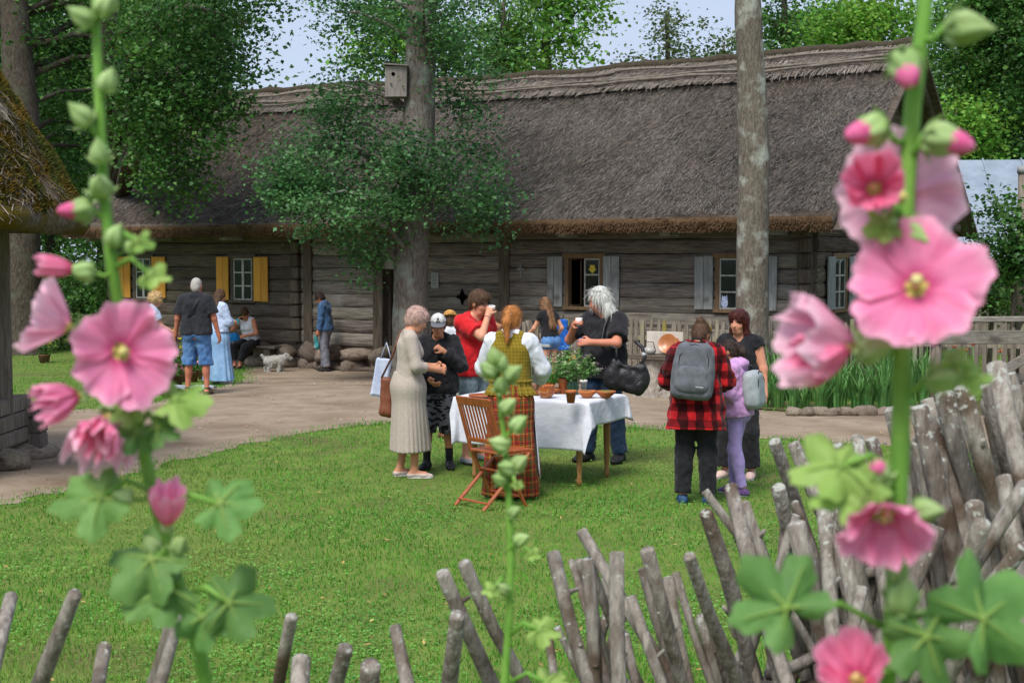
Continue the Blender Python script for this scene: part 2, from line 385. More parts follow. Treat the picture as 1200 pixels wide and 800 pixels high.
class Wall:                                     # a along the wall, z up, d outwards
    def __init__(s, kind): s.kind = kind
    def p(s, a, z, d):
        return Vector((a, -d, z)) if s.kind == 'front' else (Vector((d, a, z)) if s.kind == 'end' else (Vector((HL - d, a, z)) if s.kind == 'far' else Vector((a, HW + d, z))))
    def box(s, a0, a1, z0, z1, d0, d1, bev=0.0, jit=0.0, m=None):
        m = m or MB(); q0, q1 = s.p(a0, z0, d0), s.p(a1, z1, d1)
        c = (q0 + q1) / 2; h = [abs(q1[i] - q0[i]) / 2 for i in range(3)]
        return m.box(c, h, None, jit, bev)
FR, EN, FA, BK = Wall('front'), Wall('end'), Wall('far'), Wall('back')

def log_piece(w, a0, a1, z0, z1, mat, parent=house, seg=5):
    """one hewn log: bulged face with rounded arrises, ends and edges uneven"""
    h = z1 - z0; prof = [(-0.14, 0.008), (0.010, 0.006), (0.034, h * 0.2), (0.042, h * 0.52), (0.030, h * 0.84), (0.004, h - 0.004), (-0.14, h - 0.006)]
    n = len(prof); v = []; ph = R.uniform(0, 9); off = R.uniform(-0.008, 0.012)
    for i in range(seg + 1):
        t = i / seg; a = a0 + (a1 - a0) * t
        for (d, z) in prof:
            dd = d + off + (0.009 * math.sin(a * 2.1 + ph) + R.uniform(-0.005, 0.005) if d > -0.1 else 0)
            v.append(w.p(a, z0 + z + (R.uniform(-0.006, 0.006) if d > -0.1 else 0), dd))
    f = [(i * n + k, (i + 1) * n + k, (i + 1) * n + k + 1, i * n + k + 1) for i in range(seg) for k in range(n - 1)]
    f += [tuple(range(n)), tuple(range(seg * n + n - 1, seg * n - 1, -1))]
    return obj('log', v, f, mat, parent)

# openings of the front wall: (a0, a1, z0, z1)
ZS0, ZS1 = 1.40, 2.31
wins = [(fs(158), fs(181)), (fs(272), fs(300)), (fs(663), fs(708)), (fs(839), fs(891))]
door = (fs(451), fs(483), 0.42, 2.16)
opens = [(a, b, ZS0, ZS1) for a, b in wins] + [door]
posts = [fs(350), fs(363), fs(445), fs(592.5)]
rows = 9; Z0, Z1 = 0.50, 2.90; rh = (Z1 - Z0) / rows
def cut_row(a0, a1, z0, z1, ops):
    segs = [(a0, a1)]
    for (o0, o1, p0, p1) in ops:
        if p1 - z0 > rh * 0.45 and z1 - p0 > rh * 0.45:
            ns = []
            for (s0, s1) in segs:
                if o1 <= s0 or o0 >= s1: ns.append((s0, s1)); continue
                if o0 > s0: ns.append((s0, o0))
                if o1 < s1: ns.append((o1, s1))
            segs = ns
    return segs
bounds = [HL] + posts + [0.0]
for b in range(len(bounds) - 1):
    s0, s1 = bounds[b] + 0.06, bounds[b + 1] - 0.06
    if b == 0: s0 -= 0.2
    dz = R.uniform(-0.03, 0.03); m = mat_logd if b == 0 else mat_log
    for r in range(rows):
        z0 = Z0 + r * rh + (dz if r else 0); z1 = Z0 + (r + 1) * rh + (dz if r < rows - 1 else 0)
        for (a0, a1) in cut_row(s0, s1, z0, z1, opens):
            if a1 - a0 > 0.05: log_piece(FR, a0, a1, z0, z1, m)
# end wall on the right, gable wall on the left, plain back
ew = (0.86, 1.66)
for r in range(rows):
    z0 = Z0 + r * rh + 0.05; z1 = z0 + rh
    for (a0, a1) in cut_row(0.02, HW, z0, z1, [(ew[0], ew[1], ZS0, ZS1)]): log_piece(EN, a0, a1, z0, z1, mat_logy)
    log_piece(FA, 0, HW, z0, z1, mat_logy, seg=3)
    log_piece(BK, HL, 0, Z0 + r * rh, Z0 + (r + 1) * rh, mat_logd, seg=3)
# log ends crossing at the corner and at the inner walls, and upright posts
for (px, w, dd) in ((349.5, 0.11, 0.15), (944, 0.10, 0.17)):
    a = fs(px)
    for r in range(rows):
        z0 = Z0 + r * rh + 0.03
        FR.box(a - w + R.uniform(-.012, .012), a + w + R.uniform(-.012, .012), z0 + 0.012, z0 + rh - 0.012, 0.0, dd + R.uniform(-0.03, 0.03), 0.02, 0.004).build('log_end', mat_post, house)
for (px, w, dd, zt) in ((363, 0.11, 0.085, 2.86), (445.5, 0.12, 0.10, 2.30), (592.5, 0.11, 0.09, 2.84)):
    a = fs(px); FR.box(a - w, a + w, 0.42, zt, -0.1, dd, 0.012, 0.004).build('post', mat_post, house)
# black backing and partition added behind the logs to stop daylight through joints and windows
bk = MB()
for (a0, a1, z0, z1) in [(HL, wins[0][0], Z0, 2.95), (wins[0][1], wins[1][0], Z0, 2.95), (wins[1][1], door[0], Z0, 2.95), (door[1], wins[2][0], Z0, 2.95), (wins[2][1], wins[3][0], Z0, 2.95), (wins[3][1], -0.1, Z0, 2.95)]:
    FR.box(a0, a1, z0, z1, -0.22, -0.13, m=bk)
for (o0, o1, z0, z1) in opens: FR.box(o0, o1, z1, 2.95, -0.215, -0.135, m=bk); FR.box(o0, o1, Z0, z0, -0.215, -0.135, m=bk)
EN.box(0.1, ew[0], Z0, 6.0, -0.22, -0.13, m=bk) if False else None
bk.box((HL / 2, 2.6, 1.7), (-HL / 2 - .2, .03, 1.25)); bk.build('daylight_blocker', mat_dark, house)
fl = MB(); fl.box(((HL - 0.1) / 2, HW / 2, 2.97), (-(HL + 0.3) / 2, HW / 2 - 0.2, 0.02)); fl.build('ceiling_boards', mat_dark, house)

def window(w, a0, a1, z0, z1, cols, nr, frame_mat, shutters=None, sash_cols=None, lintel=True):
    fr = MB(); t = 0.075
    w.box(a0, a0 + t, z0, z1, -0.1, 0.055, 0.006, m=fr); w.box(a1 - t, a1, z0, z1, -0.1, 0.055, 0.006, m=fr)
    w.box(a0 - 0.05, a1 + 0.05, z1 - 0.005, z1 + 0.09, -0.1, 0.07, 0.006, m=fr); w.box(a0 - 0.03, a1 + 0.03, z0 - 0.06, z0 + 0.004, -0.1, 0.085, 0.006, m=fr)
    win = fr.build('window', frame_mat, house)
    i0, i1 = a0 + t, a1 - t; cw = (i1 - i0) / cols; rhh = (z1 - z0) / nr
    sc = sash_cols if sash_cols is not None else range(cols)
    for c in sc:
        b0, b1 = i0 + c * cw, i0 + (c + 1) * cw; st = 0.028
        s = MB(); w.box(b0 + 0.002, b0 + st, z0 + 0.006, z1 - 0.006, 0.0, 0.035, m=s); w.box(b1 - st, b1 - 0.002, z0 + 0.006, z1 - 0.006, 0.0, 0.035, m=s)
        for r in range(nr + 1):
            zc = z0 + 0.02 + (z1 - z0 - 0.04) * r / nr; w.box(b0 + st, b1 - st, zc - 0.014, zc + 0.014, 0.002, 0.033, m=s)
        s.build('sash', mat_sash, win)
        for r in range(nr):
            q = z0 + 0.02 + (z1 - z0 - 0.04) * r / nr; q1 = z0 + 0.02 + (z1 - z0 - 0.04) * (r + 1) / nr
            w.box(b0 + st, b1 - st, q + 0.014, q1 - 0.014, 0.012, 0.018).build('pane', mat_glass, win)
    return win
def shutter(w, a0, a1, z0, z1, mat, tilt=0.0):
    mid = (a0 + a1) / 2 + R.uniform(-0.02, 0.02); f = MB()
    for q in (z0 + 0.14, z1 - 0.14): w.box(a0 + 0.03, a1 - 0.03, q - 0.035, q + 0.035, 0.05, 0.066, m=f)
    sh = f.build('shutter', mat, house)
    for (b0, b1) in ((a0, mid - 0.003), (mid + 0.003, a1)):
        w.box(b0, b1, z0 + R.uniform(-.008, .008), z1 + R.uniform(-.008, .008), 0.066, 0.094, 0.004, 0.002).build('board', mat, sh)
    return sh
tag(shutter(FR, fs(141), fs(156), ZS0 + 0.02, ZS1 + 0.03, mat_ochre), 'ochre yellow shutter'); tag(shutter(FR, fs(181.5), fs(197), ZS0 + 0.02, ZS1 + 0.03, mat_ochre), 'ochre yellow shutter')
tag(shutter(FR, fs(257), fs(271), ZS0, ZS1 + 0.03, mat_ochre), 'ochre yellow shutter'); tag(shutter(FR, fs(300.5), fs(317), ZS0 - 0.02, ZS1 + 0.03, mat_ochre), 'ochre yellow shutter')
for (a, b) in ((644, 661), (709, 727.5), (816, 837), (892, 912)): shutter(FR, fs(a), fs(b), ZS0 + 0.0, ZS1 + 0.03, mat_grey)
for (a, b) in ((0.44, 0.84), (1.68, 2.04)): shutter(EN, a, b, ZS0, ZS1 + 0.03, mat_grey)
window(FR, wins[0][0], wins[0][1], ZS0, ZS1, 2, 3, mat_logd); window(FR, wins[1][0], wins[1][1], ZS0, ZS1, 2, 3, mat_logd)
w3 = window(FR, wins[2][0], wins[2][1], ZS0, ZS1, 2, 3, mat_brown, sash_cols=[1])
w4 = window(FR, wins[3][0], wins[3][1], ZS0, ZS1, 2, 3, mat_brown); window(EN, ew[0], ew[1], ZS0, ZS1, 2, 3, mat_brown)
# opened casement of the third window, folded inwards; straw star and owl ornament hung behind the panes
a = wins[2][0] + 0.09
s = MB(); s.beam((a, 0.02, ZS0 + .02), (a + .06, 0.34, ZS0 + .02), .03, .03); s.beam((a, 0.02, ZS1 - .02), (a + .06, 0.34, ZS1 - .02), .03, .03); s.beam((a + .06, 0.34, ZS0), (a + .06, 0.34, ZS1), .03, .03)
s.build('sash', mat_brown, w3)
mat_yel = M('yellow_paper', '#c9ad2e', '#d8c65a', scale=30); mat_owl = M('owl_white', '#d9e0ee', '#93a6cf', scale=45, lo=.45, hi=.55)
c = Vector(((wins[2][0] + wins[2][1]) / 2 + .17, -0.022, 2.1)); s = MB()
s.box(c, (.055, .004, .055), Matrix.Rotation(math.radians(45), 3, 'Y')); s.box(c + Vector((0, 0, .03)), (.05, .006, .05)); s.build('paper_star', mat_yel, w3)
c = Vector((wins[3][0] + .17, -0.022, 1.53)); s = MB()
s.lathe([(.03, -.1), (.062, -.06), (.07, 0), (.055, .045), (.06, .07), (.045, .1), (.0, .105)], (0, 0, 0), 12)
for e in (-1, 1): s.tube([(e * .035, 0, .085), (e * .05, 0, .13)], [.016, .002], 5)
ow = s.build('owl_ornament', mat_owl, w4, True); ow.location = c; ow.scale = (1, .12, 1)
# doorway: threshold, opened dark leaf
FR.box(door[0], door[1], 0.36, 0.44, -0.14, 0.09, 0.01).build('threshold', mat_post, house)
FR.box(door[1] - 0.05, door[1], 0.44, 2.16, -0.1, 0.06, 0.008).build('door_jamb', mat_post, house)
d = MB(); d.beam((door[0] + .03, .12, 1.3), (door[0] + .1, .85, 1.3), .05, 1.7); d.build('door', mat_logd, house)
# plaque, diamond vent as a black plate, small cross by the post
a = fs(511.5); pl = FR.box(a - .085, a + .085, 1.72, 2.02, 0.05, 0.065, 0.003).build('plaque', M('plaque_paper', '#a9aaa4', '#94958f', scale=60, rough=0.6), house)
tag(pl, 'small pale grey notice fixed to the logs')
ml = MB()
for i in range(9): ml.box((a - R.uniform(0, .012), -0.0665, 1.99 - i * .028), (.065 - R.uniform(0, .02), .0015, .004))
ml.build('print_line', M('plaque_print', '#55554f'), pl)
a = fs(543); zc = 1.55; q = [(0, .16), (.045, .045), (.155, 0), (.045, -.045), (0, -.16), (-.045, -.045), (-.155, 0), (-.045, .045)]
v = [FR.p(a + x, zc + z, .060) for x, z in q] + [FR.p(a + x, zc + z, .02) for x, z in q]
tag(obj('vent_shade_plate', v, [tuple(range(7, -1, -1))] + [(i, (i + 1) % 8, 8 + (i + 1) % 8, 8 + i) for i in range(8)], mat_dark, house), 'four-pointed vent shown by a black plate for its shade')  # solid plate, not cut through; the shade of the vent is its colour
a = fs(612); cb = MB(); FR.box(a - .02, a + .02, 1.93, 2.2, .05, .075, .004, m=cb); FR.box(a - .075, a - .021, 2.08, 2.12, .05, .072, .004, m=cb); FR.box(a + .021, a + .075, 2.08, 2.12, .05, .072, .004, m=cb)
cb.build('wooden_cross', mat_grey, house)
# eave plate and beam ends under the thatch
FR.box(HL - .1, 0.1, 2.86, 3.0, -0.12, 0.10, 0.015).build('eave_plate', mat_logd, house)
for i in range(9):
    x = -0.55 - i * 2.05; FR.box(x - .09, x + .09, 2.70, 2.86, -0.1, 0.55 + R.uniform(-.04, .04), 0.015, .004).build('beam_end', mat_grey, house)
for x in (-16.6, -8.3, 0.3): pass
# foundation boulders
def stone_mesh(seed, sx=1, sy=1, sz=1, flat=0.0):
    rr = random.Random(seed); bm = bmesh.new(); bmesh.ops.create_icosphere(bm, subdivisions=2, radius=1)
    o = Vector((rr.uniform(0, 50), rr.uniform(0, 50), rr.uniform(0, 50)))
    from mathutils import noise
    for v in bm.verts:
        k = 1 + 0.5 * noise.noise(v.co * 1.0 + o) + 0.22 * noise.noise(v.co * 2.4 + o)
        v.co = Vector((v.co.x * sx * k, v.co.y * sy * k, max(-0.6, min(0.78 + flat, v.co.z)) * sz * k))
    me = bpy.data.meshes.new('stone'); bm.to_mesh(me); bm.free(); me.materials.append(mat_stone)
    for p in me.polygons: p.use_smooth = True
    return me
stones = [stone_mesh(i) for i in range(8)]
x = HL + .2; i = 0
while x < -0.2:
    w = R.uniform(.18, .5)
    for lv in range(2):
        inst('foundation_stone', stones[(i * 3 + lv) % 8], house, (x + w * .9 + R.uniform(-.06, .06), -0.0 - R.uniform(0.02, .16) - .06 * (1 - lv), 0.06 + lv * 0.26), (R.uniform(-.3, .3), 0, R.uniform(0, 6)), (w, R.uniform(.2, .28), R.uniform(.17, .27)))
    x += w * 1.75; i += 1
fm = MB(); fm.box((HL / 2, HW / 2, 0.15), (-HL / 2 - .02, HW / 2 - .05, 0.37)); fm.build('foundation_core', M('foundation_mortar', '#6b5d4e', '#7f7161', scale=5, bump=.5), house)

# ---- roof: thick thatch slab
EY, EZ, RZ, RYM = -0.98, 2.80, 6.30, 4.0
X0, X1 = HL - 0.5, 0.62
from mathutils import noise as mnoise
def roof_h(x, t):                               # extra thickness of the thatch: sag and lumps
    return 0.05 * mnoise.noise(Vector((x * .5, t * 2.2, 3.1))) + 0.03 * mnoise.noise(Vector((x * 1.5, t * 7, 7.7))) + 0.016 * mnoise.noise(Vector((x * 5, t * 20, 1.2)))
def roof_pt(x, t, lift=0.0):                    # t 0 at the eave, 1 at the ridge (front slope)
    y = EY + (RYM - EY) * t; z = EZ + .22 + (RZ - EZ - .22) * (t ** 0.97)
    h = roof_h(x, t) + lift - 0.10 * math.sin(math.pi * t) * 0.6
    return Vector((x, y - 0.6 * h, z + 0.8 * h + 0.04 * math.sin(x * .35 + 1)))
nx, nt = 90, 26; v = []; f = []
for i in range(nx + 1):
    x = X0 + (X1 - X0) * i / nx; e = 0.03 * mnoise.noise(Vector((x * 1.3, 0, 9)))
    prof = [Vector((x, EY + .16 + e, EZ - .02 + e)), Vector((x, EY - .01 + e, EZ + .03 + e)), Vector((x, EY - .04 + e, EZ + .15))]
    prof += [roof_pt(x, t / nt) for t in range(nt + 1)]
    prof += [Vector((x, 2 * RYM - p.y, p.z)) for p in [roof_pt(x, t) for t in (.9, .7, .45, .2, 0)]]
    prof += [Vector((x, 2 * RYM - EY, EZ)), Vector((x, 2 * RYM - EY - .3, EZ - .02)), Vector((x, RYM, RZ - .38))]
    v += prof; n = len(prof)
f = [(i * n + k, i * n + (k + 1) % n, (i + 1) * n + (k + 1) % n, (i + 1) * n + k) for i in range(nx) for k in range(n)]
f += [tuple(range(n - 1, -1, -1)), tuple(range(nx * n, nx * n + n))]
roof = obj('roof', v, f, mat_thatch, house, True); tag(roof, 'grey thatched roof with brown cut eave')
# cut edge of the thatch along the eave: a bristly brown band
v = []
for i in range(nx + 1):
    x = X0 + .01 + (X1 - X0 - .02) * i / nx; e = 0.03 * mnoise.noise(Vector((x * 1.3, 0, 9)))
    v += [Vector((x, EY + .15 + e, EZ - .035 + e)), Vector((x, EY - .022 + e, EZ + .015 + e)), Vector((x, EY - .055 + e, EZ + .14)), Vector((x, EY - .035 + e, EZ + .2))]
obj('eave_band', v, [(i * 4 + k, (i + 1) * 4 + k, (i + 1) * 4 + k + 1, i * 4 + k + 1) for i in range(nx) for k in range(3)], mat_rim, roof, True)
N = 9000
x = rng.uniform(X0, X1, N); z = EZ + rng.uniform(-.03, .17, N); y = EY - .045 + rng.normal(0, .012, N) + .35 * np.clip(EZ + .04 - z, 0, 1)
e = np.array([0.03 * mnoise.noise(Vector((q * 1.3, 0, 9))) for q in x])
w = rng.uniform(.006, .014, N); L = rng.uniform(.03, .07, N); dx = rng.normal(0, .35, N) * L
P = np.stack([np.stack([x - w, y + e + .01, z + e], -1), np.stack([x + w, y + e + .01, z + e], -1), np.stack([x + dx, y + e - rng.uniform(.01, .05, N), z + e - L * .75], -1)], 1)
tag(obj('cut_straw', P.reshape(-1, 3), np.arange(N * 3).reshape(-1, 3), mat_rim, roof), kind='stuff')
# the straws themselves, over the whole front slope
def straw_field(N, x0, x1, t0, t1, Lm, wm, lift, skew):
    x = rng.uniform(x0, x1, N); t = rng.uniform(t0, t1, N); out = np.empty((N, 4, 3), np.float32)
    for i in range(N):
        L = Lm * R.uniform(.5, 1.4); dt = L / 6.2; sk = R.gauss(skew * mnoise.noise(Vector((x[i] * .8, t[i] * 3, 0))), .28) * L; w = wm * R.uniform(.6, 1.5)
        a = roof_pt(x[i], min(1.0, t[i] + dt), 0.0); b = roof_pt(x[i] + sk, max(0, t[i]), lift * R.uniform(.3, 1.6))
        s = Vector((w, 0, 0)); tw = Vector((0, 0, R.uniform(-.6, .6) * w))
        out[i, 0] = a - s; out[i, 1] = a + s; out[i, 2] = b + s * .7 + tw; out[i, 3] = b - s * .7 - tw
    return out
P = straw_field(72000, X0, X1, -.01, .93, .17, .006, .024, .4)
tag(obj('straw', P.reshape(-1, 3), np.arange(len(P) * 4).reshape(-1, 4), mat_straw, roof), kind='stuff')
# ridge: pale cap of straw with long poles laid along it, dark mossy crest
def ridge_pt(x, s, lift):                       # s metres down the front slope from the crest
    return roof_pt(x, 1 - s / 6.15, lift)
v = []; nn = 60; ks = [1.0, .75, .5, .25, .0]
for i in range(nn + 1):
    x = X0 - .02 + (X1 - X0 + .04) * i / nn; j = .05 * mnoise.noise(Vector((x * 2, 4, 0)))
    pr = [ridge_pt(x, s * 1.0 + (j if s == 1 else 0), .10 - .05 * (s == 1)) for s in ks]
    v += pr + [Vector((p.x, 2 * RYM - p.y, p.z)) for p in pr[-2::-1]]
n = 2 * len(ks) - 1
f = [(i * n + k, i * n + k + 1, (i + 1) * n + k + 1, (i + 1) * n + k) for i in range(nn) for k in range(n - 1)]
mat_cap = M('ridge_straw', '#6f665d', '#877e75', scale=30, stretch=(2, .3, .3), rough=1, bump=.8, bscale=30, island=.0, spec=.05)
cap = obj('ridge_cap', v, [q[::-1] for q in f], mat_cap, roof, True)
N = 9000; out = np.empty((N, 4, 3), np.float32)
for i in range(N):
    x = R.uniform(X0, X1); s = R.uniform(-.02, .95); L = R.uniform(.15, .35); w = .008
    a = ridge_pt(x, max(0, s), .115); b = ridge_pt(x + R.gauss(0, .1) * L, s + L, .125 + R.uniform(0, .05)); o = Vector((w, 0, 0))
    out[i] = [a - o, a + o, b + o * .6, b - o * .6]
mat_straw2 = M('ridge_straw_blades', '#756c63', '#928980', scale=2, rough=.95, island=.35, spec=.1)
tag(obj('ridge_straw', out.reshape(-1, 3), np.arange(N * 4).reshape(-1, 4), mat_straw2, roof), kind='stuff')
mat_pole = M('ridge_pole_wood', '#5c544b', '#7b736a', scale=8, rough=.95, rand=.2)
for (s0, r0) in ((.36, .028), (.72, .028), (.86, .03)):
    seg = 12
    for (xa, xb) in ((X0, -11.5), (-11.8, -5.6), (-5.9, X1)):
        pts = [ridge_pt(xa + (xb - xa) * i / seg, s0 + .05 * math.sin(i * .9 + s0 * 9 + xa), .19) for i in range(seg + 1)]
        MB().tube(pts, [r0 * R.uniform(.8, 1.2) for _ in pts], 6).build('ridge_pole', mat_pole, roof, True)
pts = [Vector((X0 + (X1 - X0) * i / 70, RYM - .02, roof_pt(X0 + (X1 - X0) * i / 70, 1).z + .09 + .04 * mnoise.noise(Vector((i * .45, 0, 0))))) for i in range(71)]
MB().tube(pts, [.10 + .04 * mnoise.noise(Vector((i * .6, 5, 0))) for i in range(71)], 8).build('ridge_crest', mat_moss, roof, True)
# gable end: horizontal boards, barge boards, purlin ends
def gable_half(z): return (RZ - .3 - z) / (RZ - .3 - 2.85) * (RYM + .35)
zz = 2.9
while zz < 6.0:
    h = R.uniform(.2, .26); g0, g1 = gable_half(zz), gable_half(min(6.1, zz + h)); d = R.uniform(-.012, .012)
    v = [Vector((.02 + d, RYM - g0, zz)), Vector((.02 + d, RYM + g0, zz)), Vector((.05 + d, RYM + g1, zz + h - .006)), Vector((.05 + d, RYM - g1, zz + h - .006))]
    v += [q - Vector((.05, 0, 0)) for q in v]
    obj('gable_board', v, [(0, 1, 2, 3), (7, 6, 5, 4), (0, 4, 5, 1), (1, 5, 6, 2), (2, 6, 7, 3), (3, 7, 4, 0)], mat_logy, house); zz += h
for sg in (-1, 1):
    b = MB(); b.beam((X1 + .01, RYM + sg * 5.0, EZ - .05), (X1 + .01, RYM - sg * .12, RZ + .1), .05, .26, up=(1, 0, 0)); b.build('barge_board', mat_logd, roof)
for (yy, zz) in ((RYM, 5.9), (RYM - 2.2, 4.4), (RYM + 2.2, 4.4), (0.0, 2.95), (HW, 2.95)):
    MB().tube([(-.1, yy, zz), (X1 - .05, yy, zz)], .09, 8).build('purlin', mat_logd, house, True)
# flagstone steps before the door
for (px, py, sx, sy, szz, nm) in ((412, 434, .55, .22, .10, 'long low grey step stone lying below the house doorway'), (428, 424, .62, .3, .2, 'thick boulder step against the house wall under the doorway'), (366, 425, .34, .24, .26, 'rounded boulder in front of the house wall behind the man in blue')):
    p = G(px, py); o = inst('step_stone', stone_mesh(int(px), 1, 1, 1, -.3), None, (p.x, p.y, p.z + szz * .4), (0, 0, HANG), (sx, sy, szz))
    tag(o, nm, 'stone', 'stones at the house door')
# ------------------------------------------------------------------ trees and shrubs
def bark(name, c1, c2, c3, s3=3.0): return M(name, c1, c2, scale=9, rough=0.95, bump=1.0, bscale=18, stretch=(4, 4, 0.8), c3=c3, scale3=s3, lo3=.52, hi3=.68, spec=.1, bdist=.03)
bark_grey = bark('linden_bark', '#57504a', '#857c73', '#8f958a')
bark_lichen = bark('lichened_bark', '#5b544b', '#80786c', '#a3a59b', 4.0)
bark_dark = bark('dark_bark', '#3f3831', '#665d53', '#5d5f50')
def leafmat(name, c1, c2, tr=.35): return M(name, c1, c2, scale=.6, rough=.5, island=.45, trans=tr, spec=.35, lo=.4, hi=.6)
lf_blue = leafmat('linden_leaves', '#3c6338', '#55814a'); lf_mid = leafmat('mid_green_leaves', '#466e30', '#5f8a3a'); lf_lite = leafmat('fresh_green_leaves', '#5e9034', '#7ba840', .45)
lf_dark = leafmat('dark_green_leaves', '#375b28', '#507b34'); lf_olive = leafmat('olive_leaves', '#4d6236', '#66784a')

def leaves_at(cent, nrm_bias, size, droop=.2):
    """rhombic folded leaves, one per centre"""
    n = len(cent); d = rng.normal(0, 1, (n, 3)); d[:, 2] = d[:, 2] * .5 - droop; d /= np.linalg.norm(d, axis=1)[:, None]
    u = rng.normal(0, 1, (n, 3)); u[:, 2] += nrm_bias; u -= d * (u * d).sum(1)[:, None]; u /= np.linalg.norm(u, axis=1)[:, None]
    s = np.cross(d, u); L = (size * rng.uniform(.65, 1.35, n))[:, None]; w = L * rng.uniform(.28, .42, (n, 1))
    a = cent - d * L * .5; t = cent + d * L * .5; m = cent - d * L * .06
    l = m + s * w + u * L * .12; r = m - s * w + u * L * .12
    V = np.stack([a, r, t, l], 1)
    F = (np.array([(0, 1, 2), (0, 2, 3)])[None] + (np.arange(n) * 4)[:, None, None]).reshape(-1, 3)
    return V.reshape(-1, 3), F
def crown_points(clusters, density):
    """clusters: (centre, (rx,ry,rz), n clumps, leaves per clump, clump radius)"""
    out = []; tips = []
    for (c, r, nc, nl, cr) in clusters:
        c = np.array(c); q = rng.normal(0, 1, (nc, 3)); q /= np.linalg.norm(q, axis=1)[:, None]; q *= rng.uniform(.25, 1.08, (nc, 1)) ** .55
        cc = c + q * np.array(r); tips.append(cc)
        for k in cc:
            m = max(4, int(nl * density * rng.uniform(.5, 1.5))); p = rng.normal(0, 1, (m, 3)) * np.array([1, 1, .55]) * cr * rng.uniform(.6, 1.3)
            out.append(k + p)
    return np.concatenate(out), np.concatenate(tips)
def trunk_mesh(mb, pts, rad, n=14, rough=.06):
    pts = [Vector(p) for p in pts]; fine = []; fr = []
    for i in range(len(pts) - 1):
        for j in range(6):
            t = j / 6; fine.append(pts[i].lerp(pts[i + 1], t)); fr.append(rad[i] + (rad[i + 1] - rad[i]) * t)
    fine.append(pts[-1]); fr.append(rad[-1])
    k = len(mb.v); mb.tube(fine, fr, n)
    for i in range(k, len(mb.v)):
        v = Vector(mb.v[i]); a = fine[min((i - k) // n, len(fine) - 1)]; d = v - a
        q = 1 + rough * (mnoise.noise(v * 2.2) * 1.4 + .7 * mnoise.noise(v * 6)); mb.v[i] = tuple(a + d * q)
def tree(name, label, base, tp, tr, clusters, size, lmat, bmat, density=1.0, group=None, limbs=10, bias=1.2, droop=.25, cat='tree', n=14):
    base = Vector(base); t = thing(name, label, cat, base, 0, group)
    b = np.array(base)
    mb = MB(); trunk_mesh(mb, [Vector(p) - base for p in tp], tr, n)
    P, tips = crown_points(clusters, density)
    tr_o = mb.build('trunk', bmat, t, True)
    if limbs:
        sel = rng.choice(len(tips), min(limbs, len(tips)), replace=False)
        for i in sel:
            e = Vector(tips[i]); best = min(((Vector(tp[k]).lerp(Vector(tp[k + 1]), f), tr[k] + (tr[k + 1] - tr[k]) * f) for k in range(len(tp) - 1) for f in (0, .33, .66)), key=lambda q: (q[0] - e).length + 1.6 * max(0, q[0].z - e.z + .3))
            s, rr = best; m1 = s.lerp(e, .4) + Vector((R.uniform(-.1, .1), R.uniform(-.1, .1), .12 * (e - s).length)); m2 = s.lerp(e, .75) + Vector((R.uniform(-.1, .1), R.uniform(-.1, .1), .1 * (e - s).length))
            r0 = min(rr * .45, .02 + .022 * (e - s).length); lm = MB(); lm.tube([s - base, m1 - base, m2 - base, e - base], [r0, r0 * .7, r0 * .45, .008], 6); lm.build('limb', bmat, t, True)
    V, F = leaves_at(P - b, bias, size, droop)
    obj('crown', V, F, lmat, t)
    return t
def cl(px, py, Y, rpx, rpy, nc, nl=40, cr=.3, ry=None):  # an ellipsoid of foliage measured on the photograph at distance Y
    p = at(px, py, Y); k = Y / FPX; return (p, (rpx * k, ry if ry else rpx * k, rpy * k), nc, nl, cr)

# 1 linden with the nest box, before the house
b1 = G(481, 447)
tp = [b1 + Vector((0, 0, -.1)), b1 + Vector((.02, 0, .25)), at(481, 380, b1.y), at(482, 300, b1.y), at(490, 180, b1.y), at(493, 60, b1.y), at(496, -60, b1.y), at(500, -200, b1.y)]
Y1 = b1.y
tree('linden_tree', 'grey linden trunk with leafy side shoots and a nest box, before the house doorway', b1, tp, [.43, .365, .325, .315, .295, .27, .25, .2],
     [cl(395, 185, Y1 + .1, 56, 60, 36, 55, .25), cl(475, 215, Y1 - .8, 60, 42, 26, 55, .25), cl(400, 245, Y1 - .5, 80, 38, 44, 55, .25), cl(540, 220, Y1 - .3, 58, 62, 42, 50, .25), cl(545, 150, Y1 + .2, 35, 40, 16, 40, .25),
      cl(440, 285, Y1 - .4, 50, 25, 18, 45, .22), cl(360, 235, Y1 - .3, 50, 20, 18, 45, .22), cl(425, 60, Y1 + .3, 42, 60, 20, 38, .28), cl(540, 75, Y1, 40, 55, 22, 40, .28), cl(405, 15, Y1 + .4, 40, 40, 18, 36, .28),
      cl(480, -40, Y1, 130, 60, 50, 40, .35), cl(570, 255, Y1 - .3, 28, 24, 10, 35, .2), cl(425, 320, Y1 - .4, 22, 18, 5, 30, .18), cl(400, 135, Y1 + .2, 44, 42, 28, 48, .26), cl(350, 200, Y1 - .4, 40, 40, 24, 50, .25), cl(500, 20, Y1 - .8, 40, 30, 12, 35, .25), cl(530, 40, Y1 - .3, 40, 50, 22, 40, .28), cl(490, 180, Y1 - 1.0, 36, 30, 12, 45, .22), cl(435, 15, Y1 + .4, 38, 40, 16, 36, .28), cl(330, 225, Y1 - .4, 30, 22, 12, 40, .2)], .08, lf_blue, bark_grey, density=1.3, limbs=34)
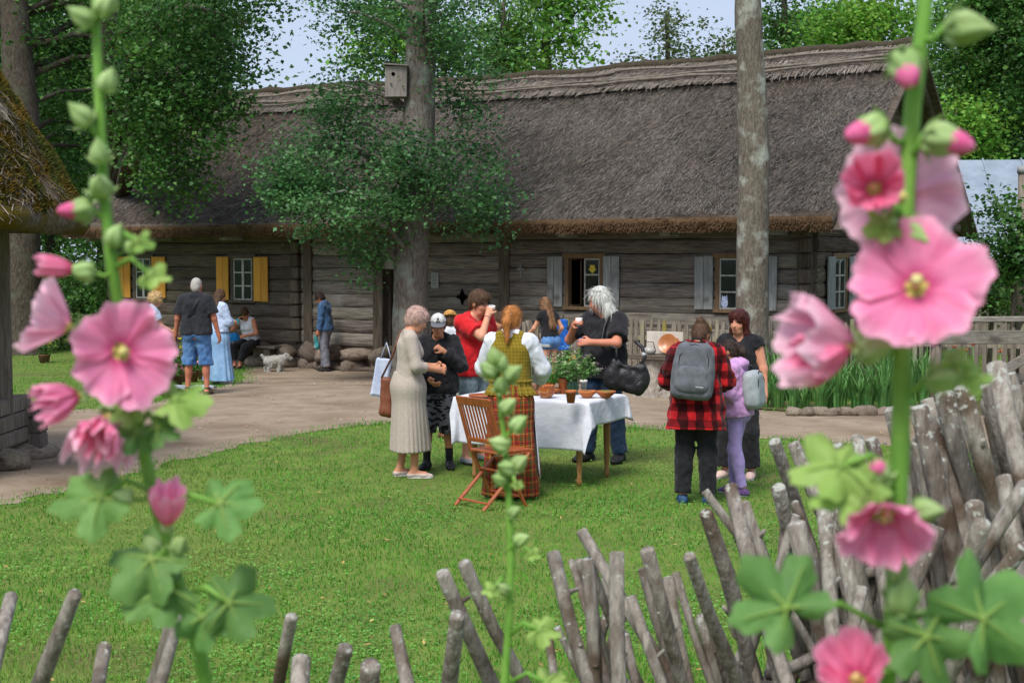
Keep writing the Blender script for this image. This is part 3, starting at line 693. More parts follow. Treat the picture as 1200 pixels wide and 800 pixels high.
# nest box
nb = at(465, 97, Y1 - .15); t = thing('nest_box', 'grey weathered wooden nest box hanging on the linden trunk', 'nest box', nb - Vector((0, 0, .27)))
mat_nest = M('nest_board', '#7d756e', '#978f88', scale=8, stretch=(5, 5, .4), bump=.4, bscale=15, rough=.9)
MB().box((0, 0, .27), (.19, .17, .27), None, .004, .008).build('box', mat_nest, t)
MB().box((.0, -.02, .56), (.215, .21, .012), Matrix.Rotation(.06, 3, 'Y'), 0, .003).build('lid', mat_nest, t)
MB().beam((.19, .02, .15), (.34, .1, .15), .03, .03).build('bracket', M('zinc_bracket', '#a9adb0', rough=.5), t)
h = MB(); h.tube([(-.05, -.168, .4), (-.05, -.176, .4)], .035, 12); h.build('hole_shade_disc', mat_dark, t)  # black disc on the front board, coloured as the shade of the opening

# 2 slender lichened trunk before the right windows
b2 = G(884, 466); Y2 = b2.y
tp = [b2 + Vector((0, 0, -.1)), b2 + Vector((0, 0, .3)), at(881, 380, Y2), at(882, 280, Y2), at(884, 180, Y2), at(880, 80, Y2), at(875, -20, Y2), at(872, -220, Y2), at(870, -420, Y2)]
tree('slender_tree', 'slender bare trunk spotted with pale lichen before the right-hand windows', b2, tp, [.34, .27, .245, .235, .235, .205, .19, .17, .12],
     [cl(870, -430, Y2, 170, 70, 40, 40, .35), cl(790, -330, Y2, 60, 40, 12, 40, .3)], .09, lf_mid, bark_lichen, limbs=6)
# 3 big tree at the left, thick trunk behind the well
b3 = G(28, 415); Y3 = b3.y
tp = [b3 + Vector((0, 0, -.1)), b3 + Vector((0, 0, .4)), at(26, 340, Y3), at(26, 260, Y3), at(28, 160, Y3), at(20, 60, Y3), at(12, -60, Y3)]
tree('old_tree', 'thick grey trunk with dark crown at the left beyond the well roof', b3, tp, [.62, .50, .45, .43, .40, .36, .3],
     [cl(60, 30, Y3 + 1, 60, 60, 50, 60, .4), cl(110, 90, Y3 + 2, 50, 60, 40, 60, .4), cl(70, 180, Y3 + 3, 50, 50, 34, 60, .4), cl(150, 40, Y3 + 2, 60, 60, 46, 60, .4), cl(10, 120, Y3 + 2, 40, 40, 20, 50, .4), cl(100, -50, Y3, 120, 50, 40, 50, .4)], .12, lf_dark, bark_dark, limbs=16)
# 3b drooping boughs before the left end of the roof
b4 = G(172, 436); b4 = Vector((-7.9, 27.5, gz(0, 27.5)))
b4 = Vector((-9.6, 34.5, -.2)); tp = [b4 + Vector((0, 0, -.1)), b4 + Vector((.1, 0, 1.5)), b4 + Vector((.1, -.6, 4)), b4 + Vector((.4, -2.0, 7)), b4 + Vector((.8, -3.2, 10)), b4 + Vector((1, -4, 13))]
Y4 = 28.2
tree('drooping_tree', 'dark leafy tree drooping its boughs over the left end of the thatch', b4, tp, [.4, .34, .3, .26, .2, .1],
     [cl(190, 60, Y4, 65, 65, 60, 60, .32), cl(260, 40, Y4, 60, 55, 48, 55, .32), cl(215, 145, Y4 - .3, 58, 55, 60, 60, .3), cl(200, 215, Y4 - .6, 42, 30, 26, 50, .26), cl(160, 130, Y4, 45, 60, 40, 55, .3), cl(265, 120, Y4 - .2, 40, 30, 20, 50, .28),
      cl(230, -30, Y4, 110, 40, 46, 50, .35), cl(320, -10, Y4, 36, 22, 10, 35, .28)], .10, lf_dark, bark_dark, limbs=24, droop=.5)
# far trees behind the roof
def back_tree(px, py_top, Y, w_px, h_px, label, lmat, nc, nl, cr, size, thin=1.0, conif=False, sparse=False):
    k = Y / FPX; base = Vector(((px - CX) * k, Y, -.3)); top = at(px, py_top, Y); H = top.z
    tp = [base, base + Vector((.1, 0, H * .35)), base + Vector((.0, 0, H * .7)), Vector((top.x, Y, H * .97))]
    cls = []
    if conif:
        for i in range(7):
            t = i / 6; cls.append((Vector((top.x, Y, H - t * h_px * k)), (max(.25, w_px * k * (.15 + .85 * t)), max(.25, w_px * k * (.15 + .85 * t)), h_px * k * .14), int(nc * (.3 + t)), nl, cr))
    else:
        for i in range(5):
            a = i * 2.4; q = Vector((top.x + math.cos(a) * w_px * k * .5, Y + math.sin(a) * w_px * k * .4, H - h_px * k * (.35 + .3 * (i % 3) / 2)))
            cls.append((q, (w_px * k * .6, w_px * k * .5, h_px * k * .42), nc, nl, cr))
        cls.append((Vector((top.x, Y, H - h_px * k * .28)), (w_px * k * .4, w_px * k * .4, h_px * k * .26), nc, nl, cr))
    return tree('background_tree', label, base, tp, [.3 * thin, .24 * thin, .16 * thin, .04], cls, size, lmat, bark_dark, limbs=8, group='trees behind the house', n=8)
back_tree(640, -60, 40, 70, 190, 'bright green leafy tree rising behind the middle of the ridge', lf_lite, 20, 45, .4, .15)
back_tree(590, -10, 37, 40, 120, 'airy mid green tree behind the ridge beside the linden trunk', lf_mid, 9, 40, .38, .14)
back_tree(782, 2, 46, 52, 110, 'thin sparse olive tree standing alone against the sky behind the ridge', lf_olive, 8, 34, .34, .13, .8)
back_tree(848, 40, 48, 30, 60, 'small olive treetop peeping over the ridge left of the slender trunk', lf_olive, 6, 30, .3, .13, .7)
back_tree(918, -60, 44, 46, 170, 'dark pointed tree behind the ridge right of the slender trunk', lf_dark, 14, 50, .4, .14, conif=True)
back_tree(1010, -6, 40, 66, 110, 'round bright green treetop behind the right end of the ridge', lf_lite, 22, 60, .4, .14)
back_tree(960, 0, 52, 70, 90, 'mid green tree far behind the ridge', lf_mid, 14, 50, .5, .18)
back_tree(462, -40, 46, 52, 150, 'pale green tree far behind the roof left of the linden', lf_lite, 12, 40, .5, .18)
back_tree(520, 30, 50, 60, 110, 'shaded tree far behind the roof beyond the linden', lf_mid, 10, 40, .5, .18)
back_tree(60, 30, 46, 100, 330, 'tall mid green tree far behind the left trunk', lf_mid, 34, 60, .6, .2)
back_tree(150, -20, 50, 110, 300, 'tall dark tree far beyond the left end of the house', lf_dark, 34, 60, .6, .2)
back_tree(-60, 0, 42, 90, 330, 'dark tree beyond the well roof at the left edge', lf_dark, 30, 60, .6, .2)
back_tree(1140, -40, 46, 46, 330, 'mid green tree close behind the gable end', lf_mid, 30, 70, .45, .14)
back_tree(1200, -80, 45, 60, 330, 'dark tall tree at the right edge beyond the gable', lf_dark, 34, 70, .45, .14)
back_tree(1120, 120, 43, 40, 130, 'fresh green tree lit beyond the gable end', lf_lite, 18, 60, .5, .16)
back_tree(1250, -40, 43, 60, 400, 'dark tree just past the right edge of the view', lf_dark, 24, 60, .5, .16)
back_tree(20, -40, 62, 130, 420, 'shadowy far tree filling the gap at the far left', lf_dark, 40, 70, .9, .3)
back_tree(120, -60, 66, 130, 420, 'shadowy far tree beyond the old left trunk', lf_dark, 40, 70, .9, .3)
back_tree(190, -60, 64, 80, 330, 'shadowy far tree beyond the left part of the roof', lf_dark, 34, 70, .9, .3)
back_tree(1180, -60, 60, 110, 420, 'shadowy far tree at the far right', lf_dark, 40, 70, .9, .3)
# shrubs
def shrub(px, py, Y, rpx, rpy, label, lmat, nc=26, nl=60, cr=.25, size=.09, group='shrubs about the yard'):
    k = Y / FPX; c = at(px, py, Y); g = Vector((c.x, c.y, gz(c.x, c.y)))
    tp = [g + Vector((0, 0, -.05)), g + Vector((.05, 0, (c.z - g.z) * .6)), c]
    return tree('shrub', label, g, tp, [.05, .04, .02], [cl(px, py, Y, rpx, rpy, nc, nl, cr), cl(px + rpx * .4, py + rpy * .4, Y, rpx * .6, rpy * .6, nc // 2, nl, cr)], size, lmat, bark_dark, limbs=5, group=group, cat='shrub', n=6)
shrub(1186, 280, 23.5, 30, 50, 'leafy shrub by the right edge before the metal roof', lf_dark, 34)
shrub(1160, 335, 27, 40, 40, 'low dark shrub beyond the fence gate at the right', lf_dark, 26)
shrub(1090, 345, 30, 40, 34, 'dark shrub beside the gable wall behind the pink flower', lf_dark, 20)
shrub(1212, 330, 25, 30, 60, 'shadowy shrub at the right edge above the rails', lf_mid, 22)
shrub(85, 330, 38, 45, 75, 'dark undergrowth bush between the thick trunk and the house', lf_dark, 40, 60, .35, .12)
shrub(70, 395, 36, 35, 26, 'low bush at the foot of the thick left trunk', lf_mid, 20, 50, .25, .1)
shrub(-10, 350, 40, 50, 70, 'dark bush behind the well post at the left edge', lf_dark, 30, 60, .35, .12)
shrub(128, 345, 33.5, 28, 60, 'dark green bush at the left corner of the house', lf_dark, 20, 60, .3, .1)
# ------------------------------------------------------------------ well shelter at the left
mat_postg = M('grey_post', '#5c5249', '#837a70', scale=7, rough=.95, bump=.7, bscale=14, stretch=(5, 5, .4), rand=.15, spec=.1, bdist=.01)
wc = Vector((-6.12, 13.9, 0)); t = thing('well_shelter', 'log-cribbed well under a mossy thatched cap at the left edge', 'well', wc)
wx = -4.02 - wc.x                                # eave reaches this far to the right
mat_wth = M('mossy_thatch', '#4c4238', '#776b60', scale=20, rough=1, bump=1, bscale=40, c3='#5d4f1d', scale3=2.2, lo3=.45, hi3=.6, spec=.05)
def wroof(u, a, lift=0.0):                       # u 0 eave .. 1 apex
    r = 1.74 * (1 - u) ** .82 + .05; q = 1 / (abs(math.cos(a)) ** 3.2 + abs(math.sin(a)) ** 3.2) ** (1 / 3.2)
    p = Vector((math.cos(a) * r * q, math.sin(a) * r * q, 2.52 + 2.75 * u))
    k = lift + .06 * mnoise.noise(p * 1.1) + .035 * mnoise.noise(p * 3.1); d = Vector((math.cos(a), math.sin(a), .6)).normalized()
    return p + d * k
na, nu = 72, 30; v = []
for j in range(na):
    a = 2 * math.pi * j / na; e = wroof(0, a); c = Vector((e.x, e.y, 0))
    v += [Vector((e.x * .3, e.y * .3, 3.2)), Vector((e.x * .86, e.y * .86, 2.37)), Vector((e.x * .97, e.y * .97, 2.36 + .03 * math.sin(a * 7))), Vector((e.x * 1.0, e.y * 1.0, 2.44))] + [wroof(i / nu, a) for i in range(nu + 1)]
n = nu + 5
f = [(j * n + i, ((j + 1) % na) * n + i, ((j + 1) % na) * n + i + 1, j * n + i + 1) for j in range(na) for i in range(n - 1)]
wr = obj('thatch_cap', v, f, mat_wth, t, True)
def mossy(p, u): return mnoise.noise(p * 1.5 + Vector((3, 1, 4))) + .5 * mnoise.noise(p * 4.2) + .25 * (u - .1)
N = 7000; out = np.zeros((N, 4, 3), np.float32)
for i in range(N):
    a = R.uniform(-2.2, 1.2); u = 1 - math.sqrt(R.uniform(.05, 1)) ; L = R.uniform(.08, .24)
    p = wroof(min(1, u + L / 3.4), a, .0); q = wroof(max(0, u), a + R.gauss(0, .1), R.uniform(.01, .05))
    if mossy(p, u) > .0 and R.random() < .8: q = p + (q - p) * .15
    if u < .02: q = q - Vector((0, 0, R.uniform(0, .12)))
    s = Vector((-math.sin(a), math.cos(a), 0)) * R.uniform(.003, .007)
    out[i] = [p - s, p + s, q + s, q - s]
mat_wst = M('old_straw', '#6e6257', '#978b7e', scale=3, rough=.95, island=.45, spec=.1)
tag(obj('straw', out.reshape(-1, 3), np.arange(N * 4).reshape(-1, 4), mat_wst, wr), kind='stuff')
# cushions of moss: short tufts where the noise says moss grows
mv = []; tries = 0
while len(mv) < 130000 and tries < 110000:
    tries += 1
    a = R.uniform(-2.2, 1.2); u = 1 - math.sqrt(R.uniform(.02, 1)); p = wroof(u, a)
    g = mossy(p, u)
    if g < -.1 + R.uniform(-.12, .1): continue
    d = Vector((p.x, p.y, 1.1)).normalized(); h = R.uniform(.012, .03) + .05 * max(0, g); s = Vector((R.gauss(0, 1), R.gauss(0, 1), R.gauss(0, 1))).normalized() * R.uniform(.008, .018)
    e = p + d * h + Vector((R.gauss(0, .01), R.gauss(0, .01), 0)); mv += [p - s, p + s, e]
mat_mosst = M('golden_moss', '#5b4a1c', '#73602a', scale=3, rough=.95, island=.4, c3='#50562a', scale3=2.5, lo3=.46, hi3=.6, spec=.05)
tag(obj('moss', np.array(mv), np.arange(len(mv)).reshape(-1, 3), mat_mosst, wr), kind='stuff')
def wp(px, py, Y): return at(px, py, Y) - wc
for (x, y) in ((1.0, -.55), (-1.0, -.55), (1.0, .45), (-1.0, .45)):
    MB().box((x, y, 1.5), (.055, .055, 1.1), None, .006, .015).build('post', mat_postg, t)
MB().box((0, -.55, 2.5), (1.25, .07, .08), None, .004, .015).build('beam', mat_postg, t); MB().box((0, .45, 2.5), (1.25, .07, .08), None, .004, .015).build('beam', mat_postg, t)
for i in range(3):
    z = .2 + .16 * i; e = R.uniform(-.02, .02)
    MB().box((0, -.72 + (i % 2) * .02, z), (1.10 + e, .11, .078), None, .012, .02).build('crib_log', mat_postg, t); MB().box((0, .95, z), (1.22, .11, .078), None, .006, .02).build('crib_log', mat_postg, t)
    MB().box((.96 + e, .11, z + .08), (.11, .94, .078), None, .006, .02).build('crib_log', mat_postg, t); MB().box((-1.06, .11, z + .08), (.11, .94, .078), None, .006, .02).build('crib_log', mat_postg, t)
for i, (x, y) in enumerate(((.95, -.8), (.35, -.78), (-.4, -.8), (1.0, .2), (.98, .9))):
    inst('base_stone', stones[i], t, (x, y, .08), (0, 0, i), (.36, .24, .17))

# ------------------------------------------------------------------ picket fence along the house front
mat_pick = M('grey_picket', '#675f54', '#8d8578', scale=6, rough=.95, bump=.5, bscale=16, stretch=(5, 5, .6), rand=.22, c3='#7f8058', scale3=3, lo3=.55, hi3=.75, spec=.1, bdist=.006)
mat_picky = M('lichen_yellow_picket', '#86793f', '#9a8b50', scale=5, rough=.95, bump=.5, bscale=16, stretch=(5, 5, .6), rand=.2, c3='#6f675a', scale3=3, lo3=.5, hi3=.7, spec=.1, bdist=.006)
def hl(x, y, z=0.0): q = HC + HX * x + HY * y; return Vector((q.x, q.y, gz(q.x, q.y) + z))
fo = hl(-4.75, -1.75); pf = thing('picket_fence', 'weathered grey picket fence running along the front of the log house', 'fence', fo, HANG)
def pick_mesh(seed, pointed):
    rr = random.Random(seed); w = rr.uniform(.027, .038); h = 1.0; lean = rr.uniform(-.02, .02); m = []
    zs = [0, .35, .7, .93, 1.0]; v = []
    for i, z in enumerate(zs):
        ww = w * (.25 if (i == 4 and pointed) else 1) * rr.uniform(.92, 1.05); x = lean * z
        for (sx, sy) in ((-1, -1), (1, -1), (1, 1), (-1, 1)): v.append((x + sx * ww, sy * .014 + rr.uniform(-.002, .002), z))
    f = [(i * 4 + k, i * 4 + (k + 1) % 4, (i + 1) * 4 + (k + 1) % 4, (i + 1) * 4 + k) for i in range(4) for k in range(4)] + [(3, 2, 1, 0), (16, 17, 18, 19)]
    return v, f
pms = [raw_mesh('picket', *pick_mesh(i, i % 2 == 0), mat_pick) for i in range(6)]; pmy = [raw_mesh('picket', *pick_mesh(20 + i, i % 2 == 0), mat_picky) for i in range(3)]
L = 12.4; x = 0.0; i = 0
while x < L:
    q = hl(-4.75 + x, -1.75); yl = R.random() < (.16 if x < 4.5 else .02)
    o = inst('picket', R.choice(pmy if yl else pms), pf, (x, R.uniform(-.01, .01), q.z - fo.z - .02), (R.uniform(-.02, .02), R.uniform(-.025, .025), 0), (R.uniform(.9, 1.15), 1, R.uniform(1.08, 1.18)))
    x += R.uniform(.112, .15); i += 1
for z in (.35, .85):
    a = hl(-4.75, -1.71); MB().beam((0, .045, z), (L, .045, z + .1), .05, .08, bev=.006).build('rail', mat_pick, pf)
for xx in np.arange(0, L + .1, 2.25):
    q = hl(-4.75 + xx, -1.65); MB().tube([(xx, .13, q.z - fo.z - .1), (xx + .01, .13, q.z - fo.z + 1.12)], [.07, .06], 8).build('post', mat_postg, pf, True)

# rail fence with gate at the right
mat_rail = M('weathered_rail', '#6b665f', '#8a857d', scale=7, rough=.95, bump=.6, bscale=14, stretch=(.5, 5, 5), rand=.15, c3='#55504a', scale3=4, spec=.1, bdist=.008)
ga = G(1097, 500); gb = ga + Vector((4.4, -.6, 0)); gt = thing('rail_fence', 'grey rail fence with a diagonal brace crossing the right of the yard', 'fence', ga)
def gp(px, py, k=0.0):                           # on the vertical plane of the fence
    d = ray(px, py); n = Vector((.6, 4.4, 0)).normalized(); s = (ga - Vector((0, 0, CAMZ))).dot(n) / d.dot(n); return Vector((0, 0, CAMZ)) + d * s - ga
MB().tube([(0, .06, -.1), (0, .06, 1.32)], [.07, .06], 10, jit=.04).build('post', mat_postg, gt, True)
b = gb - ga; MB().tube([b + Vector((0, .06, -.1)), b + Vector((0, .06, 1.35))], [.08, .07], 10, jit=.04).build('post', mat_postg, gt, True)
for (z, w, h, e) in ((1.17, .04, .17, -1.05), (.66, .04, .14, -.1)):
    MB().beam(Vector((e, -.136 * e, z - .06)), b * 1.02 + Vector((0, 0, z)), w, h, bev=.008, jit=.004).build('rail', mat_rail, gt)
MB().beam(Vector((-.2, .2, 1.33)), b * 1.02 + Vector((0, .1, 1.40)), .05, .07, bev=.01).build('rail', mat_rail, gt)
MB().beam(Vector((.62, -.16, .62)), Vector((1.9, -.34, 1.45)), .04, .12, bev=.008).build('brace', mat_rail, gt)

# ------------------------------------------------------------------ iris bed with edging stones
mat_iris = M('iris_leaf', '#4c7c40', '#6c9c50', scale=3, rough=.5, island=.3, rand=.1, trans=.25, spec=.4)
def iris_mesh(seed, nb):
    r = random.Random(seed); V = []; F = []
    for i in range(nb):
        a = r.uniform(0, 6.28); out = r.uniform(.05, .5); h = r.uniform(.4, .85); w = r.uniform(.012, .022); b0 = Vector((math.cos(a) * r.uniform(0, .12), math.sin(a) * r.uniform(0, .12), 0))
        s = Vector((-math.sin(a + r.uniform(-.8, .8)), math.cos(a + r.uniform(-.8, .8)), 0)).normalized() * w; d = Vector((math.cos(a), math.sin(a), 0)); n0 = len(V)
        for t, k in ((0, .8), (.35, 1), (.7, .75), (.9, .35)):
            p = b0 + d * (out * t * t * h) + Vector((0, 0, h * (t - .25 * out * t ** 3))); V += [p - s * k, p + s * k]
        V.append(b0 + d * (out * h * 1.05) + Vector((0, 0, h * (1 - .3 * out))))
        F += [(n0, n0 + 1, n0 + 3, n0 + 2), (n0 + 2, n0 + 3, n0 + 5, n0 + 4), (n0 + 4, n0 + 5, n0 + 7, n0 + 6), (n0 + 6, n0 + 7, n0 + 8)]
    return V, F
ims = [raw_mesh('iris_leaves', *iris_mesh(i, 34), mat_iris) for i in range(6)]
k = 0
def iris_at(px, py, s): 
    global k
    p = G(px, py); o = inst('iris_clump', ims[k % 6], None, p, (0, 0, R.uniform(0, 6)), (s, s, s * R.uniform(.85, 1.1))); k += 1
    tag(o, 'clump of green sword-shaped iris leaves in the bed before the picket fence', 'iris', 'iris clumps in the fence bed')
for px in range(898, 1090, 15): iris_at(px + R.uniform(-5, 5), 480 + R.uniform(-3, 1), R.uniform(.75, 1.0))
for px in range(890, 1095, 17): iris_at(px + R.uniform(-5, 5), 470 + R.uniform(-3, 2), R.uniform(.95, 1.2))
for px in range(896, 1100, 19): iris_at(px + R.uniform(-5, 5), 460 + R.uniform(-2, 2), R.uniform(1.0, 1.3))
for i, px in enumerate((930, 947, 962, 978, 993, 1011, 1022, 1036, 1052, 1068, 1085)):
    p = G(px, 487); o = inst('edging_stone', stones[i % 8], None, p + Vector((0, 0, .04)), (0, 0, i * 1.3), (R.uniform(.1, .17), .1, R.uniform(.08, .12)))
    tag(o, 'rounded stone edging the iris bed along the path', 'stone', 'stones edging the iris bed')
# soil of the bed
mat_bed = M('bed_soil', '#4a3c2e', '#5e4f3f', scale=8, rough=1, bump=.8, bscale=30)
bp = [G(*q) for q in ((886, 480), (960, 485), (1090, 487), (1230, 490), (1230, 452), (890, 450))]
me = raw_mesh('bed_soil', [(p.x, p.y, p.z + .02) for p in bp], [tuple(range(6))], mat_bed)
if me.polygons[0].normal.z < 0: me.flip_normals()
o = bpy.data.objects.new('flower_bed_soil', me); link(o); tag(o, kind='structure')
# scattered red and orange blooms by the pickets
mat_redfl = M('red_bloom', '#a3381f', '#c4552a', scale=20, rough=.7, rand=.2); mat_stemg = M('green_stem', '#4c7a33', '#5f8f40', scale=9, rough=.6, spec=.3)
for i, (px, py) in enumerate(((911, 408), (1035, 400), (1118, 408), (1132, 412), (1140, 405), (1172, 413))):
    q = at(px, py, 20.4); g = Vector((q.x, q.y, gz(q.x, q.y))); t = thing('garden_flower', 'small red orange garden flower on a tall stem by the pickets', 'flower', g, 0, 'red flowers by the picket fence')
    MB().tube([(0, 0, 0), (.02, 0, (q - g).z * .6), (q - g)], .006, 5).build('stem', mat_stemg, t, True)
    m = MB()
    for j in range(7):
        a = j * .9; m.add([(q - g), (q - g) + Vector((.03 * math.cos(a - .4), .03 * math.sin(a - .4), .02)), (q - g) + Vector((.06 * math.cos(a), .06 * math.sin(a), .03 + .02 * (j % 2))), (q - g) + Vector((.03 * math.cos(a + .4), .03 * math.sin(a + .4), .02))], [(0, 1, 2, 3)])
    m.build('bloom', mat_redfl, t)

# ------------------------------------------------------------------ outbuilding with metal roof at the right
so = Vector((13.9, 33.6, -.3)); t = thing('metal_roof_shed', 'wooden outbuilding with a pale blue-grey sheet metal roof at the right', 'shed', so, math.radians(-6))
mat_met = M('zinc_sheet', '#76828f', '#8a96a3', scale=2, rough=.55, spec=.35, rand=.05); mat_shw = M('shed_board', '#5d554b', '#7a7166', scale=6, stretch=(5, 5, .5), rough=.95, rand=.2)
for i in range(16): MB().box((-3.2 + i * .43, 0, 1.2), (.205, .04, 1.25), None, .006, .008).build('wall_board', mat_shw, t)
MB().box((0, 2.6, 1.2), (3.4, 2.5, 1.2)).build('wall_core', mat_shw, t)
for i in range(8):
    x = -3.6 + i * .95; m = MB(); m.beam((x, -.5, 2.3), (x, 2.7, 4.9), .93, .03, up=(0, -.65, .75)); m.beam((x + .465, -.5, 2.34), (x + .465, 2.7, 4.94), .03, .05, up=(0, -.65, .75)); m.build('roof_sheet', mat_met, t)
    m = MB(); m.beam((x, 5.9, 2.3), (x, 2.7, 4.9), .93, .03, up=(0, .65, .75)); m.build('roof_sheet', mat_met, t)
# tall post at the right edge with a lamp-like cap
p = G(1196, 500); p = Vector((8.9, 24.9, -.1)); t = thing('yard_post', 'tall grey timber post standing among the shrubs at the right edge', 'post', p)
MB().tube([(0, 0, -.1), (.01, 0, 2), (0, 0, 3.75)], [.09, .085, .08], 9, jit=.03).build('shaft', mat_postg, t, True)
MB().tube([(0, 0, 3.68), (0, 0, 3.8)], [.1, .1], 9).build('cap', M('lead_cap', '#8d9190', rough=.6), t, True)

# bench against the wall
bo = Vector((0, 0, 0)); q = G(312, 430); q = Vector((q.x, q.y, gz(q.x, q.y)))
BEN = hl(fs(306), -.42); t = thing('wall_bench', 'low dark plank bench set against the log wall', 'bench', BEN, HANG)
MB().box((0, 0, .44), (.85, .17, .028), None, .004, .008).build('seat', mat_logd, t)
for s in (-.6, .6): MB().box((s, 0, .2), (.09, .14, .21), None, .006, .01).build('leg', mat_logd, t)
# ------------------------------------------------------------------ stick fence in the foreground
def stick_mat(name, lich):
    m = M(name, '#665f57', '#969087', scale=10, rough=.95, bump=.9, bscale=22, stretch=(6, 6, 1.2), rand=.18, c3='#55483c', scale3=7, lo3=.5, hi3=.66, spec=.12, bdist=.006)
    t = m.node_tree; N = t.nodes; L = t.links; b = N['Principled BSDF']; src = b.inputs['Base Color'].links[0].from_socket
    uv = N.new('ShaderNodeTexCoord'); sep = N.new('ShaderNodeSeparateXYZ'); L.new(uv.outputs['UV'], sep.inputs[0])
    nz = N.new('ShaderNodeTexNoise'); nz.inputs['Scale'].default_value = 55; nz.inputs['Detail'].default_value = 5; L.new(uv.outputs['Object'], nz.inputs['Vector'])
    mr = N.new('ShaderNodeMapRange'); mr.inputs[1].default_value = .80; mr.inputs[2].default_value = 1.0; mr.inputs[3].default_value = -.06; mr.inputs[4].default_value = .12 + lich; L.new(sep.outputs['Y'], mr.inputs[0])
    ad = N.new('ShaderNodeMath'); L.new(nz.outputs['Fac'], ad.inputs[0]); L.new(mr.outputs[0], ad.inputs[1])
    st = N.new('ShaderNodeMapRange'); st.inputs[1].default_value = .64; st.inputs[2].default_value = .70; L.new(ad.outputs[0], st.inputs[0])
    mx = N.new('ShaderNodeMix'); mx.data_type = 'RGBA'; mx.inputs[7].default_value = srgb('#a3a49c'); L.new(src, mx.inputs[6]); L.new(st.outputs[0], mx.inputs[0]); L.new(mx.outputs[2], b.inputs['Base Color'])
    return m
mat_stick = stick_mat('bare_grey_stick', .0); mat_stickl = stick_mat('lichen_topped_stick', .14)
sf = thing('stick_fence', 'rustic fence of crossed grey sticks in the foreground', 'fence', (0.5, 3.2, 0))
def stick(tx, ty, bx, by, Y, wpx, lich=False, dy=0.0):
    """a stick whose top and a lower point were measured on the photograph; it runs on down into the soil"""
    T = at(tx, ty, Y); B = at(bx, by, Y + dy); d = (B - T)
    k = T.z / max(.05, T.z - B.z); E = T + d * k; E.z = 0
    if (E - T).to_2d().length > 1.3: E = Vector((T.x + (E.x - T.x) * .6, T.y + (E.y - T.y) * .6, 0))
    r = (.86 * wpx if wpx < 24 else 20.6 + (wpx - 24) * .35) * Y / FPX / 2; n = 11; pts = []; rad = []; ph = R.uniform(0, 9); ln = (E - T).length
    for i in range(n):
        f = i / (n - 1); s = .02 * math.sin(f * 8 + ph) * (1 - f * .8) * f * 4 * (.5 + .5 * math.sin(ph * 3))
        pts.append(E.lerp(T, f) + Vector((s + R.uniform(-.002, .002), R.uniform(-.004, .004), 0)) - sf.location); rad.append(r * (1.16 - .16 * f) * R.uniform(.88, 1.14))
    pts.append(pts[-1] + (pts[-1] - pts[-2]).normalized() * r * .25); rad.append(r * .78)
    m = MB(); m.tube(pts, rad, 9, jit=.11)
    for j in range(R.randint(1, 4)):                 # knots and broken twigs
        f = R.uniform(.55, .95); p = (E - sf.location).lerp(T - sf.location, f); a = R.uniform(0, 6.28); q = Vector((math.cos(a), math.sin(a), R.uniform(.2, 1.2))).normalized()
        m.tube([p, p + q * r * 1.2, p + q * r * R.uniform(1.5, 2.4)], [r * .5, r * .4, r * .25], 6, jit=.1)
    m.build('stick', mat_stickl if lich else mat_stick, sf, True)
